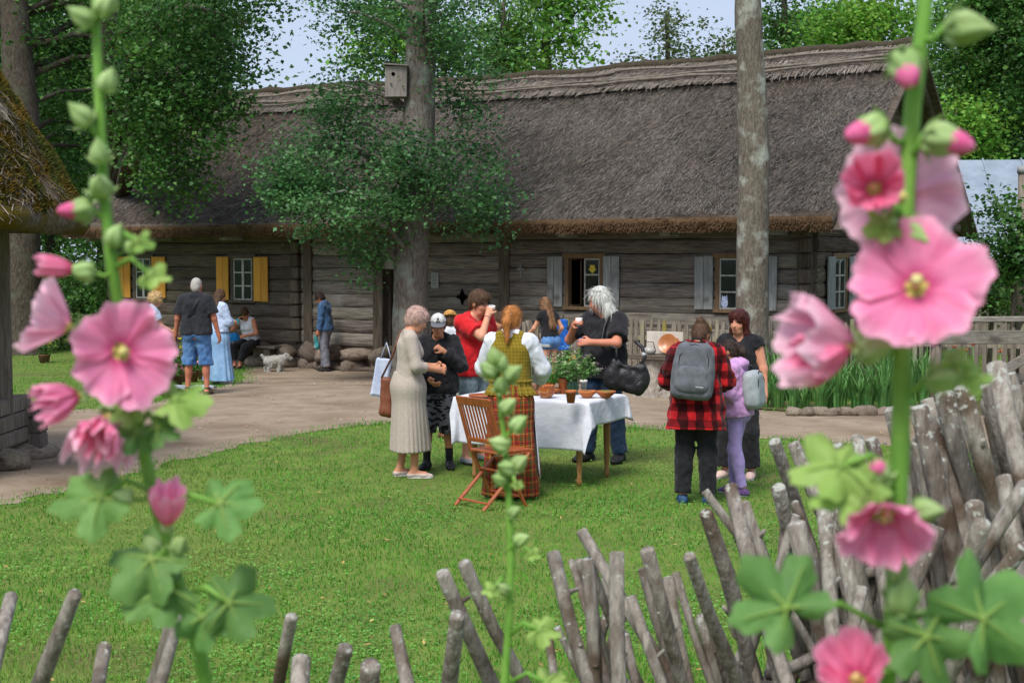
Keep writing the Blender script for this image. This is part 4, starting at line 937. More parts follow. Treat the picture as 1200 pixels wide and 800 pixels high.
SL = [ # top, lower point, distance, width px, lichen
 (5, 698, -30, 790, 2.6, 20, 0), (84, 696, 14, 805, 2.5, 23, 0), (124, 757, 104, 830, 2.7, 21, 0), (203, 690, 168, 810, 2.55, 19, 0), (217, 704, 184, 810, 2.45, 19, 0), (341, 723, 306, 815, 2.6, 19, 0),
 (354, 772, 350, 830, 2.8, 27, 0), (405, 760, 366, 825, 2.6, 25, 0), (432, 780, 424, 840, 2.75, 28, 0), (463, 735, 503, 820, 2.7, 19, 0), (521, 672, 612, 800, 3.0, 20, 0), (552, 660, 606, 790, 2.9, 19, 0), (537, 722, 533, 810, 2.6, 27, 0),
 (656, 648, 706, 800, 3.1, 18, 0), (680, 656, 692, 805, 3.0, 18, 0), (681, 622, 790, 800, 3.4, 17, 0), (721, 648, 737, 805, 3.0, 21, 0), (756, 645, 806, 805, 3.1, 20, 0), (736, 700, 792, 830, 3.3, 17, 0),
 (822, 602, 882, 810, 3.1, 22, 0), (816, 652, 858, 805, 3.0, 20, 0), (823, 576, 900, 690, 3.5, 13, 0), (857, 570, 932, 800, 3.3, 21, 0), (872, 590, 940, 790, 3.5, 19, 0), (901, 518, 962, 700, 3.7, 19, 1), (936, 520, 1006, 720, 3.9, 19, 0),
 (908, 571, 930, 690, 3.4, 20, 1), (929, 614, 962, 770, 3.2, 25, 0), (963, 600, 984, 800, 3.1, 22, 1), (946, 545, 1008, 740, 3.6, 20, 0), (1006, 512, 1032, 640, 4.2, 17, 1), (980, 522, 1030, 700, 4.3, 17, 1), (1022, 515, 1060, 640, 4.3, 17, 1), (1004, 560, 1044, 760, 3.4, 22, 0),
 (1042, 480, 1096, 720, 3.6, 22, 1), (1078, 478, 1126, 700, 3.3, 30, 1), (1090, 470, 1150, 720, 3.5, 26, 1), (1112, 462, 1172, 700, 3.4, 31, 1), (1127, 455, 1192, 680, 3.3, 30, 1), (1152, 452, 1206, 690, 3.5, 26, 0), (1172, 428, 1226, 660, 3.3, 32, 1), (1188, 440, 1245, 670, 3.5, 28, 1), (1163, 470, 1196, 680, 3.7, 26, 0),
 (1075, 520, 1108, 760, 3.5, 24, 0), (1101, 540, 1128, 780, 3.4, 25, 0), (1058, 560, 1086, 800, 3.3, 24, 0), (1205, 450, 1250, 690, 3.4, 30, 1),
 (1204, 568, 1080, 745, 2.9, 26, 0), (1196, 640, 1060, 800, 2.7, 25, 0), (1092, 618, 1010, 800, 2.9, 28, 0), (1144, 612, 1070, 790, 2.8, 22, 0), (1210, 690, 1120, 830, 2.6, 26, 0), (1150, 700, 1085, 830, 2.6, 26, 1),
 (1010, 690, 960, 830, 2.9, 20, 0), (1180, 560, 1206, 800, 3.1, 26, 0), (1142, 590, 1170, 800, 3.0, 24, 0), (930, 660, 905, 800, 3.3, 17, 0), (986, 640, 1020, 800, 3.3, 21, 0), (880, 650, 915, 800, 3.4, 18, 0), (1030, 590, 1060, 790, 3.5, 22, 0)]
for (a, b, c, d, Y, w, l) in SL: stick(a, b, c, d, Y, w, bool(l), R.uniform(-.25, .25))
for i in range(30):                                  # fillers standing among them in the taller right part
    x = R.uniform(965, 1230); y = 470 + R.uniform(60, 230); stick(x, y, x + R.uniform(-45, 60), y + 190, R.uniform(3.5, 4.1), R.uniform(15, 22), R.random() < .3, R.uniform(-.2, .2))
for i in range(26):                                  # thinner crossed sticks in the middle and right
    x = R.uniform(640, 1040); y = 655 - max(0, x - 800) * .5 + R.uniform(0, 90); stick(x, y, x + R.choice((-1, 1, 1)) * R.uniform(20, 85), y + 190, R.uniform(3.3, 4.0), R.uniform(10, 16), R.random() < .25, R.uniform(-.2, .2))
for i in range(34):                                  # the fence runs on past the right edge of the view
    x = 1235 + i * 17 + R.uniform(-8, 8); y = 440 + R.uniform(-10, 60); stick(x, y, x + R.uniform(-40, 60), y + 220, R.uniform(3.3, 3.8), R.uniform(18, 26), R.random() < .5, R.uniform(-.2, .2))
for i in range(22):
    x = -30 - i * 26 + R.uniform(-8, 8); y = 715 + R.uniform(-20, 50); stick(x, y, x + R.uniform(-60, 50), y + 110, R.uniform(2.4, 2.8), R.uniform(16, 22), False, R.uniform(-.2, .2))
# wattle rails that hold the sticks
for (a, b) in (((-60, 860, 2.6), (700, 900, 3.1)), ((560, 860, 3.0), (1000, 790, 3.5)), ((900, 790, 3.4), (1300, 660, 3.5)), ((960, 700, 3.8), (1300, 560, 3.9))):
    A, B = at(*a), at(*b); pts = [A.lerp(B, i / 12) + Vector((0, R.uniform(-.03, .03), R.uniform(-.02, .02))) - sf.location for i in range(13)]
    MB().tube(pts, [R.uniform(.016, .022) for _ in pts], 7, jit=.06).build('woven_rail', mat_stick, sf, True)

# ------------------------------------------------------------------ hollyhocks
def petal_mat(name, c_in, c_mid, c_edge, tr=.35):
    m = bpy.data.materials.new(name); m.use_nodes = True; t = m.node_tree; N = t.nodes; L = t.links; b = N['Principled BSDF']; out = N['Material Output']
    b.inputs['Roughness'].default_value = .6; b.inputs['Specular IOR Level'].default_value = .2
    uv = N.new('ShaderNodeTexCoord'); sep = N.new('ShaderNodeSeparateXYZ'); L.new(uv.outputs['UV'], sep.inputs[0])
    r = N.new('ShaderNodeValToRGB'); e = r.color_ramp.elements; e[0].position = 0; e[0].color = srgb('#c9c44a'); e[1].position = 1; e[1].color = srgb(c_edge)
    for p, c in ((.13, '#d6c46a'), (.2, c_in), (.45, c_mid), (.8, c_mid)): q = e.new(p); q.color = srgb(c)
    L.new(sep.outputs['X'], r.inputs['Fac'])
    mp = N.new('ShaderNodeMapping'); mp.inputs['Scale'].default_value = (1.0, 13, 1); nz = N.new('ShaderNodeTexNoise'); nz.inputs['Scale'].default_value = 2.2; nz.inputs['Detail'].default_value = 5; nz.inputs['Distortion'].default_value = .5
    oi = N.new('ShaderNodeObjectInfo'); av = N.new('ShaderNodeVectorMath'); L.new(uv.outputs['UV'], av.inputs[0]); L.new(oi.outputs['Random'], av.inputs[1]); L.new(av.outputs[0], mp.inputs[0]); L.new(mp.outputs[0], nz.inputs['Vector'])
    mr = N.new('ShaderNodeMapRange'); mr.inputs[1].default_value = .35; mr.inputs[2].default_value = .75; mr.inputs[3].default_value = 1.06; mr.inputs[4].default_value = .86; L.new(nz.outputs['Fac'], mr.inputs[0])
    hs = N.new('ShaderNodeHueSaturation'); L.new(r.outputs['Color'], hs.inputs['Color']); L.new(mr.outputs[0], hs.inputs['Value'])
    L.new(hs.outputs[0], b.inputs['Base Color'])
    bp = N.new('ShaderNodeBump'); bp.inputs['Strength'].default_value = .25; bp.inputs['Distance'].default_value = .004; L.new(nz.outputs['Fac'], bp.inputs['Height']); L.new(bp.outputs[0], b.inputs['Normal'])
    tr_ = N.new('ShaderNodeBsdfTranslucent'); ms = N.new('ShaderNodeMixShader'); ms.inputs[0].default_value = tr; L.new(hs.outputs[0], tr_.inputs['Color']); L.new(b.outputs[0], ms.inputs[1]); L.new(tr_.outputs[0], ms.inputs[2]); L.new(ms.outputs[0], out.inputs['Surface'])
    return m
pm_pink = petal_mat('pink_petal', '#d04580', '#f08ab5', '#f6aecb'); pm_pale = petal_mat('pale_pink_petal', '#e488b0', '#f2b3cf', '#f8cfe1', .4); pm_deep = petal_mat('deep_pink_petal', '#d64a7b', '#f085ab', '#f7a9c7')
mat_col = M('stamen_column', '#cfc46a', '#e4d9a4', scale=120, rough=.8, bump=.6, bscale=200); mat_cal = M('calyx_green', '#8aaa62', '#b0c78a', scale=30, rough=.7, stretch=(1, 1, 1), spec=.25, trans=.15, rand=.12)
mat_hst = M('hollyhock_stem', '#5f9034', '#7aa548', scale=20, rough=.6, spec=.3); mat_hlf = M('hollyhock_leaf', '#557f3f', '#759f55', scale=14, rough=.6, bump=.4, bscale=50, trans=.3, spec=.3, rand=.15, bdist=.004)
mat_hlp = M('young_hollyhock_leaf', '#86aa50', '#a3bf68', scale=14, rough=.6, trans=.35, spec=.3, rand=.1)
mat_tip = M('bud_petal_tip', '#d8588f', '#ea86b0', scale=30, rough=.6, trans=.2)
def frame(d, roll=0.0):
    d = Vector(d).normalized(); u = Vector((0, 0, 1)) if abs(d.z) < .95 else Vector((0, 1, 0)); x = u.cross(d).normalized(); y = d.cross(x)
    c, s = math.cos(roll), math.sin(roll); return x * c + y * s, y * c - x * s, d
def bloom(plant, c, d, rad, cup, pm, seed, n=5, wide=1.0, crumple=0.0, calyx=True):
    rr = random.Random(seed); x, y, z = frame(d, rr.uniform(0, 6)); c = Vector(c) - plant.location
    m = MB(); pr = [(.02, -.02), (.05, .03), (.06, .1), (.075, .2), (.085, .28), (.07, .34), (.02, .37)]; k0 = 12
    for i, (r, h) in enumerate(pr):
        for k in range(k0): a = 2 * math.pi * k / k0; q = r * rad * (1 + (.18 if 2 <= i <= 5 else 0) * rr.uniform(-1, 1)); m.v.append(tuple(c + (x * math.cos(a) + y * math.sin(a)) * q + z * h * rad)); m.uv.append((0, 0))
    m.f += [(i * k0 + k, i * k0 + (k + 1) % k0, (i + 1) * k0 + (k + 1) % k0, (i + 1) * k0 + k) for i in range(len(pr) - 1) for k in range(k0)] + [tuple(range((len(pr) - 1) * k0, len(pr) * k0))]
    fl = m.build('flower', mat_col, plant, True)
    for p in range(n):
        a0 = 2 * math.pi * p / n + rr.uniform(-.08, .08); ha = math.radians(47) * wide; nu, nw = 14, 28; v = []; uv = []; ph = rr.uniform(0, 6); ph2 = rr.uniform(0, 6); tw = rr.uniform(.02, .05); rr_ = rr.uniform(.86, 1.1)
        for i in range(nu + 1):
            u = i / nu
            for j in range(nw + 1):
                w = -1 + 2 * j / nw; edge = 1 - .24 * abs(w) ** 3 + .045 * math.sin(5 * w + ph) + .03 * math.sin(12 * w + ph2) + .012 * math.sin(27 * w + ph)
                rho = rad * rr_ * u * edge; an = a0 + w * ha * (.35 + .65 * min(1, u * 2.2))
                h = cup * rad * (u ** 1.25) - .22 * rad * max(0, u - .6) ** 1.5 * (1 if cup < .7 else .4) + tw * rad * w * u + rad * u * u * (.06 * math.sin(4 * w + ph) + .05 * math.sin(9 * w + ph2 + 2 * u) * u + .018 * math.sin(23 * w + ph) * u)
                lat = 1 - .55 * max(0, cup - .5) * u
                if crumple: h += rad * crumple * u * math.sin(7 * w + ph + 4 * u); lat *= 1 - crumple * .8 * u * (.5 + .5 * math.sin(5 * u + ph2))
                v.append(c + (x * math.cos(an) + y * math.sin(an)) * rho * lat + z * (h + .002 * p / n)); uv.append((u, (w + 1) / 2 + p))
        f = [(i * (nw + 1) + j, (i + 1) * (nw + 1) + j, (i + 1) * (nw + 1) + j + 1, i * (nw + 1) + j + 1) for i in range(nu) for j in range(nw)]
        obj('petal', v, f, pm, fl, True, uv)
    if calyx:
        for p in range(5):
            a = 2 * math.pi * p / 5 + .3; q = x * math.cos(a) + y * math.sin(a); s = z.cross(q); L = rad * .42
            v = [c - z * rad * .16, c - z * rad * .1 + q * L * .3 + s * L * .28, c + q * L * .85 + z * (cup - .35) * L * .4 - z * .03 * rad, c - z * rad * .1 + q * L * .3 - s * L * .28, c - z * rad * .16 + q * L * .35]
            obj('sepal', v, [(0, 1, 4), (1, 2, 4), (2, 3, 4), (3, 0, 4)], mat_cal, fl, True)
    return fl
def hbud(plant, c, d, r, tip=0.0, seed=0, leafy=True, stem=None):
    r *= .84; rr = random.Random(seed); x, y, z = frame(d, rr.uniform(0, 6)); c = Vector(c) - plant.location; m = MB(); n = 30
    prof = [(.1, -1.0), (.6, -.85), (.95, -.4), (1.0, .05), (.88, .5), (.62, .95), (.34, 1.3), (.14, 1.6), (.02, 1.8)]
    for (q, h) in prof:
        for k in range(n):
            a = 2 * math.pi * k / n; rib = 1 - .26 * abs(math.cos(2.5 * (a + .35 * h))) ** 5 * (1 if h > -.8 else 0); m.v.append(tuple(c + (x * math.cos(a) + y * math.sin(a)) * q * r * rib + z * h * r)); m.uv.append((0, 0))
    m.f += [(i * n + k, i * n + (k + 1) % n, (i + 1) * n + (k + 1) % n, (i + 1) * n + k) for i in range(len(prof) - 1) for k in range(n)] + [tuple(range(n - 1, -1, -1)), tuple(range((len(prof) - 1) * n, len(prof) * n))]
    b = m.build('bud', mat_cal, plant, True)
    if tip:
        t = MB(); pr = [(.62, .25), (.72, .7), (.62, 1.15), (.4, 1.15 + .6 * tip), (.05, 1.3 + .75 * tip)]; 
        for i, (q, h) in enumerate(pr):
            for k in range(14): a = 2 * math.pi * k / 14 + i * .35; rib = 1 + .12 * math.sin(5 * a); t.v.append(tuple(c + (x * math.cos(a) + y * math.sin(a)) * q * r * rib + z * h * r)); t.uv.append((0, 0))
        t.f += [(i * 14 + k, i * 14 + (k + 1) % 14, (i + 1) * 14 + (k + 1) % 14, (i + 1) * 14 + k) for i in range(len(pr) - 1) for k in range(14)] + [tuple(range((len(pr) - 1) * 14, len(pr) * 14))]
        t.build('petal_tip', mat_tip, b, True)
    if leafy:
        s = MB()
        for p in range(6):                            # loose bract teeth below the bud
            a = 2 * math.pi * p / 6; q = x * math.cos(a) + y * math.sin(a); w = z.cross(q)
            s.add([c - z * r * 1.0, c - z * r * .75 + q * r * .8 + w * r * .35, c - z * r * .0 + q * r * 1.5, c - z * r * .75 + q * r * .8 - w * r * .35], [(0, 1, 2), (0, 2, 3)])
        s.build('bract', mat_cal, b, True)
    if stem is not None:
        e = Vector(stem) - plant.location; p0 = c - z * r * .9; MB().tube([e, e.lerp(p0, .5) - Vector((0, 0, r * .4)), p0], [r * .22, r * .2, r * .24], 7).build('bud_stalk', mat_hst, plant, True)
    return b
def hleaf(plant, c, tip_dir, nrm, size, root, mat, seed, lobes=5, depth=.5):
    rr = random.Random(seed); c = Vector(c) - plant.location; z = Vector(nrm).normalized(); x = Vector(tip_dir); x = (x - z * x.dot(z)).normalized(); y = z.cross(x)
    nr, na = 6, 72; v = [c]; f = []; span = math.radians(158)
    for i in range(1, nr + 1):
        for j in range(na + 1):
            th = -span + 2 * span * j / na; ph = th / span * lobes / 2 * math.pi          # lobes
            lo = (1 - depth) + depth * abs(math.cos(ph)) ** .62; R0 = size * lo * (.62 + .38 * math.cos(th * .5) ** 2) * (1 + .05 * math.sin(17 * th + seed) + .03 * math.sin(41 * th)); r = R0 * i / nr
            zz = .17 * size * math.sin(3 * th + seed) * (i / nr) ** 2 - .22 * size * (i / nr) ** 2 * .6 + .045 * size * math.cos(ph * 2) * (i / nr) + .02 * size * math.sin(11 * th + 3 * i)
            v.append(c + x * r * math.cos(th) + y * r * math.sin(th) + z * zz)
    f = [(0, 1 + j, 2 + j) for j in range(na)] + [(1 + (i - 1) * (na + 1) + j, 1 + i * (na + 1) + j, 2 + i * (na + 1) + j, 2 + (i - 1) * (na + 1) + j) for i in range(1, nr) for j in range(na)]
    lf = obj('leaf', v, f, mat, plant, True)
    if root is not None:
        e = Vector(root) - plant.location; MB().tube([e, e.lerp(c, .5) + Vector((0, 0, .012)), c], [.0028, .0024, .002], 6).build('petiole', mat_hst, lf, True)
        vm = MB()
        for k in range(lobes):
            th = (k - (lobes - 1) / 2) * 2 * span / lobes * 1.0; q = c + (x * math.cos(th) + y * math.sin(th)) * size * .7 - z * .05 * size; vm.tube([c + z * .002, c.lerp(q, .5) + z * .001, q], [.0016, .001, .0004], 4, cap=False)
        vm.build('vein', mat_hlp, lf, True)
    return lf
def plant_of(label, stem_pts, wpx):
    pts = [at(*p) for p in stem_pts]; low = pts[-1]; d = (pts[-1] - pts[-2]); k = low.z / max(.05, -d.z); base = Vector((low.x + d.x * k * .35, low.y + d.y * k * .35 + .03, 0))
    t = thing('hollyhock', label, 'hollyhock', base, 0, 'hollyhocks by the stick fence')
    full = pts + [low.lerp(base, .5), base + Vector((0, 0, -.03))]; rad = [w * p[2] / FPX / 2 for w, p in zip(wpx, stem_pts)]; rad += [rad[-1] * 1.15, rad[-1] * 1.3]
    fine = []; fr = []
    for i in range(len(full) - 1):
        for j in range(4): fine.append(full[i].lerp(full[i + 1], j / 4) - base); fr.append(rad[i] + (rad[i + 1] - rad[i]) * j / 4)
    fine.append(full[-1] - base); fr.append(rad[-1])
    MB().tube(fine, fr, 10).build('stem', mat_hst, t, True)
    return t
CAMV = Vector((0, 0, CAMZ))
def tocam(p, dx=0, dz=0): v = (CAMV - Vector(p)).normalized(); return v + Vector((dx, 0, dz))
# left plant
YL = 1.22
hlft = plant_of('hollyhock with one wide open pink flower at the left', [(112, -40, YL), (112, 20, YL), (117, 130, YL), (121, 220, YL), (131, 310, YL), (148, 410, YL + .02), (160, 490, YL + .02), (180, 580, YL + .02), (208, 680, YL + .02), (236, 770, YL + .02), (250, 860, YL + .02)], [9, 10, 12, 13, 14, 15, 15, 16, 16, 16, 17])
c = at(141, 412, YL - .03); bloom(hlft, c, tocam(c, .22, .02), .0455, .30, pm_pink, 3)
c = at(84, 385, YL + .03); bloom(hlft, c, Vector((-.75, -.25, .35)), .046, .75, pm_pale, 4)
c = at(96, 462, YL + .02); bloom(hlft, c, Vector((-.7, -.5, -.2)), .032, 1.1, pm_pink, 5, crumple=.15)
c = at(128, 484, YL + .0); bloom(hlft, c, Vector((.0, -.5, -.85)), .044, .9, pm_pale, 6, crumple=.18)
c = at(122, 492, YL - .03); bloom(hlft, c, Vector((-.1, -.7, -.6)), .028, .9, pm_deep, 16, crumple=.3, calyx=False)
c = at(196, 618, YL); bloom(hlft, c, Vector((.1, -.35, .9)), .03, 1.25, pm_pink, 7, crumple=.1)
c = at(100, 318, YL - .01); hbud(hlft, c, Vector((-.9, -.3, .15)), .0105, 0, 8, True, at(132, 318, YL)); c2 = at(91, 316, YL - .012); bloom(hlft, c2, Vector((-.9, -.3, .12)), .021, 1.5, pm_deep, 9, crumple=.12, calyx=False)
for i, (px, py, dx, dz, r, tip, sx, sy) in enumerate(((98, 22, -.8, .6, .011, 0, 112, 40), (122, 8, .7, .7, .011, 0, 113, 25), (126, 97, .5, .9, .0105, 0, 117, 115), (97, 137, -.7, .8, .0115, 0, 118, 160), (117, 181, 0, .9, .0105, 0, 119, 200), (118, 220, .1, .3, .0125, 0, 120, 228), (96, 246, -1, -.05, .0125, .9, 123, 250), (135, 278, .5, .8, .0105, 0, 126, 295), (155, 288, .9, .4, .008, 0, 128, 300), (128, 4, .6, .7, .009, 0, 112, 15), (146, 582, -.5, .3, .009, 0, 178, 580), (178, 640, -.2, .6, .010, 0, 196, 640), (210, 640, .4, .5, .010, 0, 200, 645), (196, 668, .1, .7, .008, 0, 205, 672))):
    hbud(hlft, at(px, py, YL - .01), Vector((dx, -.5, dz)), r, tip, i + 30, True, at(sx, sy, YL))
for i, (px, py, tx, tz, nx, nz, s, rx, ry, mt) in enumerate(((118, 582, -1, -.25, .1, .75, .048, 178, 575, mat_hlf), (258, 590, 1, .15, -.1, .7, .042, 186, 600, mat_hlf), (178, 655, -.6, -.6, -.1, .5, .05, 205, 668, mat_hlf), (268, 706, .8, .25, .2, .45, .046, 214, 700, mat_hlf), (196, 690, -.8, -.35, .1, .6, .046, 210, 690, mat_hlf), (238, 722, .1, -1, .1, .2, .034, 216, 704, mat_hlf), (205, 468, 1, .15, 0, .8, .036, 158, 475, mat_hlp), (160, 505, -.3, -.8, .3, .3, .026, 160, 490, mat_hlf), (185, 500, .9, -.2, .2, .5, .024, 163, 498, mat_hlf), (176, 322, .9, .15, 0, .7, .02, 132, 315, mat_hlp), (160, 283, 1, .1, 0, .6, .017, 128, 292, mat_hlp), (152, 480, -.9, -.3, 0, .5, .022, 158, 480, mat_hlp))):
    hleaf(hlft, at(px, py, YL - .02), Vector((tx, -.35, tz)), Vector((nx, -.75, nz)), s * .9, at(rx, ry, YL), mt, i + 1)
# right plant
YR = 1.02
hrgt = plant_of('tall thick-stemmed hollyhock carrying the most pink flowers, at the right', [(1087, -40, YR), (1083, 20, YR), (1070, 120, YR), (1062, 220, YR), (1058, 330, YR), (1057, 430, YR), (1055, 530, YR), (1051, 630, YR), (1045, 730, YR), (1040, 810, YR), (1036, 880, YR)], [16, 18, 20, 21, 22, 22, 22, 21, 20, 20, 20])
c = at(1073, 338, YR - .035); bloom(hrgt, c, tocam(c, .05, .42), .0515, .26, pm_pink, 13)
c = at(1024, 222, YR - .01); bloom(hrgt, c, Vector((-.25, -.9, .15)), .034, 1.15, pm_deep, 14, wide=1.1)
c = at(1050, 230, YR + .012); bloom(hrgt, c, Vector((.02, -.8, -.05)), .053, .22, pm_pale, 15)
c = at(1004, 404, YR + .0); bloom(hrgt, c, Vector((-.85, -.15, .1)), .049, 1.0, pm_pale, 17, crumple=.08)
c = at(996, 406, YR - .012); bloom(hrgt, c, Vector((-.9, -.3, -.3)), .032, 1.1, pm_deep, 27, crumple=.12, calyx=False)
c = at(1036, 596, YR - .035); bloom(hrgt, c, Vector((-.15, -.75, -.5)), .037, .75, pm_pink, 18, crumple=.1)
c = at(1006, 800, YR - .03); bloom(hrgt, c, Vector((-.3, -.55, .55)), .034, .9, pm_deep, 19, crumple=.1)
for i, (px, py, dx, dz, r, tip, sx, sy) in enumerate(((1128, 32, 1, -.15, .0155, 0, 1078, 45), (1061, 77, 0, -.5, .015, .55, 1070, 62), (1022, 152, -.9, -.25, .0145, .9, 1064, 168), (1102, 163, .9, -.3, .0155, .8, 1064, 180), (1020, 410, .9, .3, .012, 0, 1057, 408), (1104, 442, .9, .1, .014, 0, 1057, 455), (1058, 700, .0, .6, .0145, 0, 1048, 720), (1032, 555, -.4, .6, .010, .4, 1053, 585), (1082, 598, .6, .1, .011, 0, 1053, 610), (1052, 672, .3, .6, .009, 0, 1049, 690), (1068, 270, .3, -.3, .012, 0, 1060, 262), (1036, 262, -.8, 0, .011, 0, 1060, 260), (1022, 772, -.2, .6, .012, .3, 1043, 790))):
    hbud(hrgt, at(px, py, YR - .02), Vector((dx, -.45, dz)), r, tip, i + 60, True, at(sx, sy, YR))
for i, (px, py, tx, tz, nx, nz, s, rx, ry, mt) in enumerate(((922, 712, -.55, .7, -.15, .3, .046, 1046, 740, mat_hlf), (1150, 725, .7, .5, .2, .3, .055, 1044, 735, mat_hlf), (1085, 745, .3, -.9, .1, .25, .04, 1045, 735, mat_hlf), (985, 545, -.9, .2, -.1, .8, .036, 1054, 560, mat_hlp), (1002, 575, -.9, -.05, 0, .75, .034, 1053, 575, mat_hlp), (1020, 560, -.8, .35, 0, .8, .028, 1053, 565, mat_hlp), (1135, 440, 1, .05, 0, .6, .017, 1110, 442, mat_hlp), (1120, 425, .4, .9, 0, .4, .014, 1108, 436, mat_hlp), (1040, 262, -.8, -.1, 0, .5, .018, 1060, 262, mat_hlp))):
    hleaf(hrgt, at(px, py, YR - .03), Vector((tx, -.3, tz)), Vector((nx, -.8, nz)), s, at(rx, ry, YR), mt, i + 21)
# middle plant: buds only
YM = 1.62
hmid = plant_of('slim hollyhock with only green buds, in the middle before the chair', [(582, 425, YM), (586, 470, YM), (592, 520, YM), (596, 580, YM), (599, 650, YM), (597, 720, YM), (592, 790, YM), (590, 860, YM)], [5, 6, 7, 8, 9, 9, 10, 10])
for i, (px, py, dx, dz, r) in enumerate(((580, 420, -.2, .9, .0125), (600, 438, .7, .6, .0125), (573, 434, -.7, .6, .0115), (587, 452, .1, .5, .012), (588, 428, .3, .9, .0105), (594, 476, .6, .5, .012), (606, 497, .7, .6, .0125), (587, 521, -.8, .4, .013), (607, 543, .7, .6, .012), (594, 549, -.3, .2, .0135), (602, 600, .6, .5, .009), (609, 633, .8, .5, .0105), (586, 562, -.5, .3, .01), (590, 690, -.5, .6, .009))):
    hbud(hmid, at(px, py, YM - .01), Vector((dx, -.5, dz)), r * .94, 0, i + 90, True, at(583 + (py - 420) * .075, py + 14, YM))
for i, (px, py, tx, tz, s, ry) in enumerate(((632, 738, 1, .1, .026, 745), (622, 648, .9, -.1, .012, 645), (578, 690, -.9, .1, .014, 690), (604, 566, .8, -.2, .010, 566), (640, 800, .8, 0, .03, 800))):
    hleaf(hmid, at(px, py, YM - .02), Vector((tx, -.35, tz)), Vector((0, -.7, .8)), s, at(596, ry, YM), mat_hlp, i + 41)
# ------------------------------------------------------------------ bodies and clothes: smooth implicit surfaces, meshed once
def v3(*a): return np.array(a, np.float32)
class Sdf:
    def __init__(s, vox=.010): s.vox = vox; s.pr = []
    def cone(s, a, b, ra, rb, k=.03, clips=None, flat=None, sub=False, hole=None):
        a, b = np.array(a, np.float32), np.array(b, np.float32); r = max(ra, rb)
        s.pr.append(('c', np.minimum(a, b) - r - k, np.maximum(a, b) + r + k, (a, b, ra, rb, flat), k, clips, sub)); return s
    def ell(s, c, r, k=.03, rot=None, clips=None, sub=False):
        c = np.array(c, np.float32); r = np.array(r, np.float32); m = float(max(r)) if rot is not None else r
        s.pr.append(('e', c - m - k, c + m + k, (c, r, None if rot is None else np.array(rot, np.float32)), k, clips, sub)); return s
    def fun(s, lo, hi, fn, k=.02, clips=None, sub=False):
        s.pr.append(('f', np.array(lo, np.float32), np.array(hi, np.float32), fn, k, clips, sub)); return s
    def mesh(s, clips=None, wr=None):
        vx = s.vox; add = [p for p in s.pr if not p[6]]
        lo = np.min([p[1] for p in add], 0) - 3 * vx; hi = np.max([p[2] for p in add], 0) + 3 * vx
        n = np.ceil((hi - lo) / vx).astype(int) + 1; D = np.full(n, .5, np.float32)
        ax = [lo[i] + vx * np.arange(n[i], dtype=np.float32) for i in range(3)]
        for (ty, pl, ph, dat, k, pc, sub) in s.pr:
            i0 = np.clip(np.floor((pl - lo) / vx).astype(int) - 1, 0, n - 1); i1 = np.clip(np.ceil((ph - lo) / vx).astype(int) + 2, 1, n)
            X = ax[0][i0[0]:i1[0], None, None]; Y = ax[1][None, i0[1]:i1[1], None]; Z = ax[2][None, None, i0[2]:i1[2]]
            if ty == 'c':
                a, b, ra, rb, flat = dat; ba = b - a; L2 = max(float(ba @ ba), 1e-9)
                px, py, pz = X - a[0], Y - a[1], Z - a[2]; t = np.clip((px * ba[0] + py * ba[1] + pz * ba[2]) / L2, 0, 1)
                qx, qy, qz = px - t * ba[0], py - t * ba[1], pz - t * ba[2]; d2 = qx * qx + qy * qy + qz * qz
                if flat is not None:
                    fd, ff = flat; c = qx * fd[0] + qy * fd[1] + qz * fd[2]; d2 = d2 + (ff * ff - 1) * c * c
                d = np.sqrt(d2) - (ra + (rb - ra) * t)
            elif ty == 'e':
                c, r, rot = dat; px, py, pz = X - c[0], Y - c[1], Z - c[2]
                if rot is not None:
                    px, py, pz = (rot[0, 0] * px + rot[1, 0] * py + rot[2, 0] * pz, rot[0, 1] * px + rot[1, 1] * py + rot[2, 1] * pz, rot[0, 2] * px + rot[1, 2] * py + rot[2, 2] * pz)
                k0 = np.sqrt((px / r[0]) ** 2 + (py / r[1]) ** 2 + (pz / r[2]) ** 2); k1 = np.sqrt((px / r[0] ** 2) ** 2 + (py / r[1] ** 2) ** 2 + (pz / r[2] ** 2) ** 2) + 1e-6
                d = k0 * (k0 - 1) / k1
            else: d = dat(X, Y, Z)
            d = np.broadcast_to(d, (i1 - i0)).astype(np.float32)
            for (cp_, cn_) in (pc or ()):
                d = np.maximum(d, (X - cp_[0]) * cn_[0] + (Y - cp_[1]) * cn_[1] + (Z - cp_[2]) * cn_[2])
            sl = tuple(slice(i0[i], i1[i]) for i in range(3)); o = D[sl]
            if sub:
                h = np.clip(.5 - .5 * (o + d) / k, 0, 1); D[sl] = o + (-d - o) * h + k * h * (1 - h)
            else:
                h = np.clip(.5 + .5 * (o - d) / k, 0, 1); D[sl] = o + (d - o) * h - k * h * (1 - h)
        X = ax[0][:, None, None]; Y = ax[1][None, :, None]; Z = ax[2][None, None, :]
        if wr:                                       # wrinkles: (amplitude, scale, seed)
            for (am, sc, sd) in wr:
                q = np.sin(X * sc + 1.7 * np.sin(Z * sc * .45 + sd)) * np.sin(Y * sc * 1.1 + sd + 1.3 * np.sin(Z * sc * .6)) * np.cos(Z * sc * .55 + sd * 2 + 1.2 * np.sin(X * sc * .7))
                D = D + am * q
        for (cp_, cn_) in (clips or ()): D = np.maximum(D, (X - cp_[0]) * cn_[0] + (Y - cp_[1]) * cn_[1] + (Z - cp_[2]) * cn_[2])
        return nets(D, lo, vx)
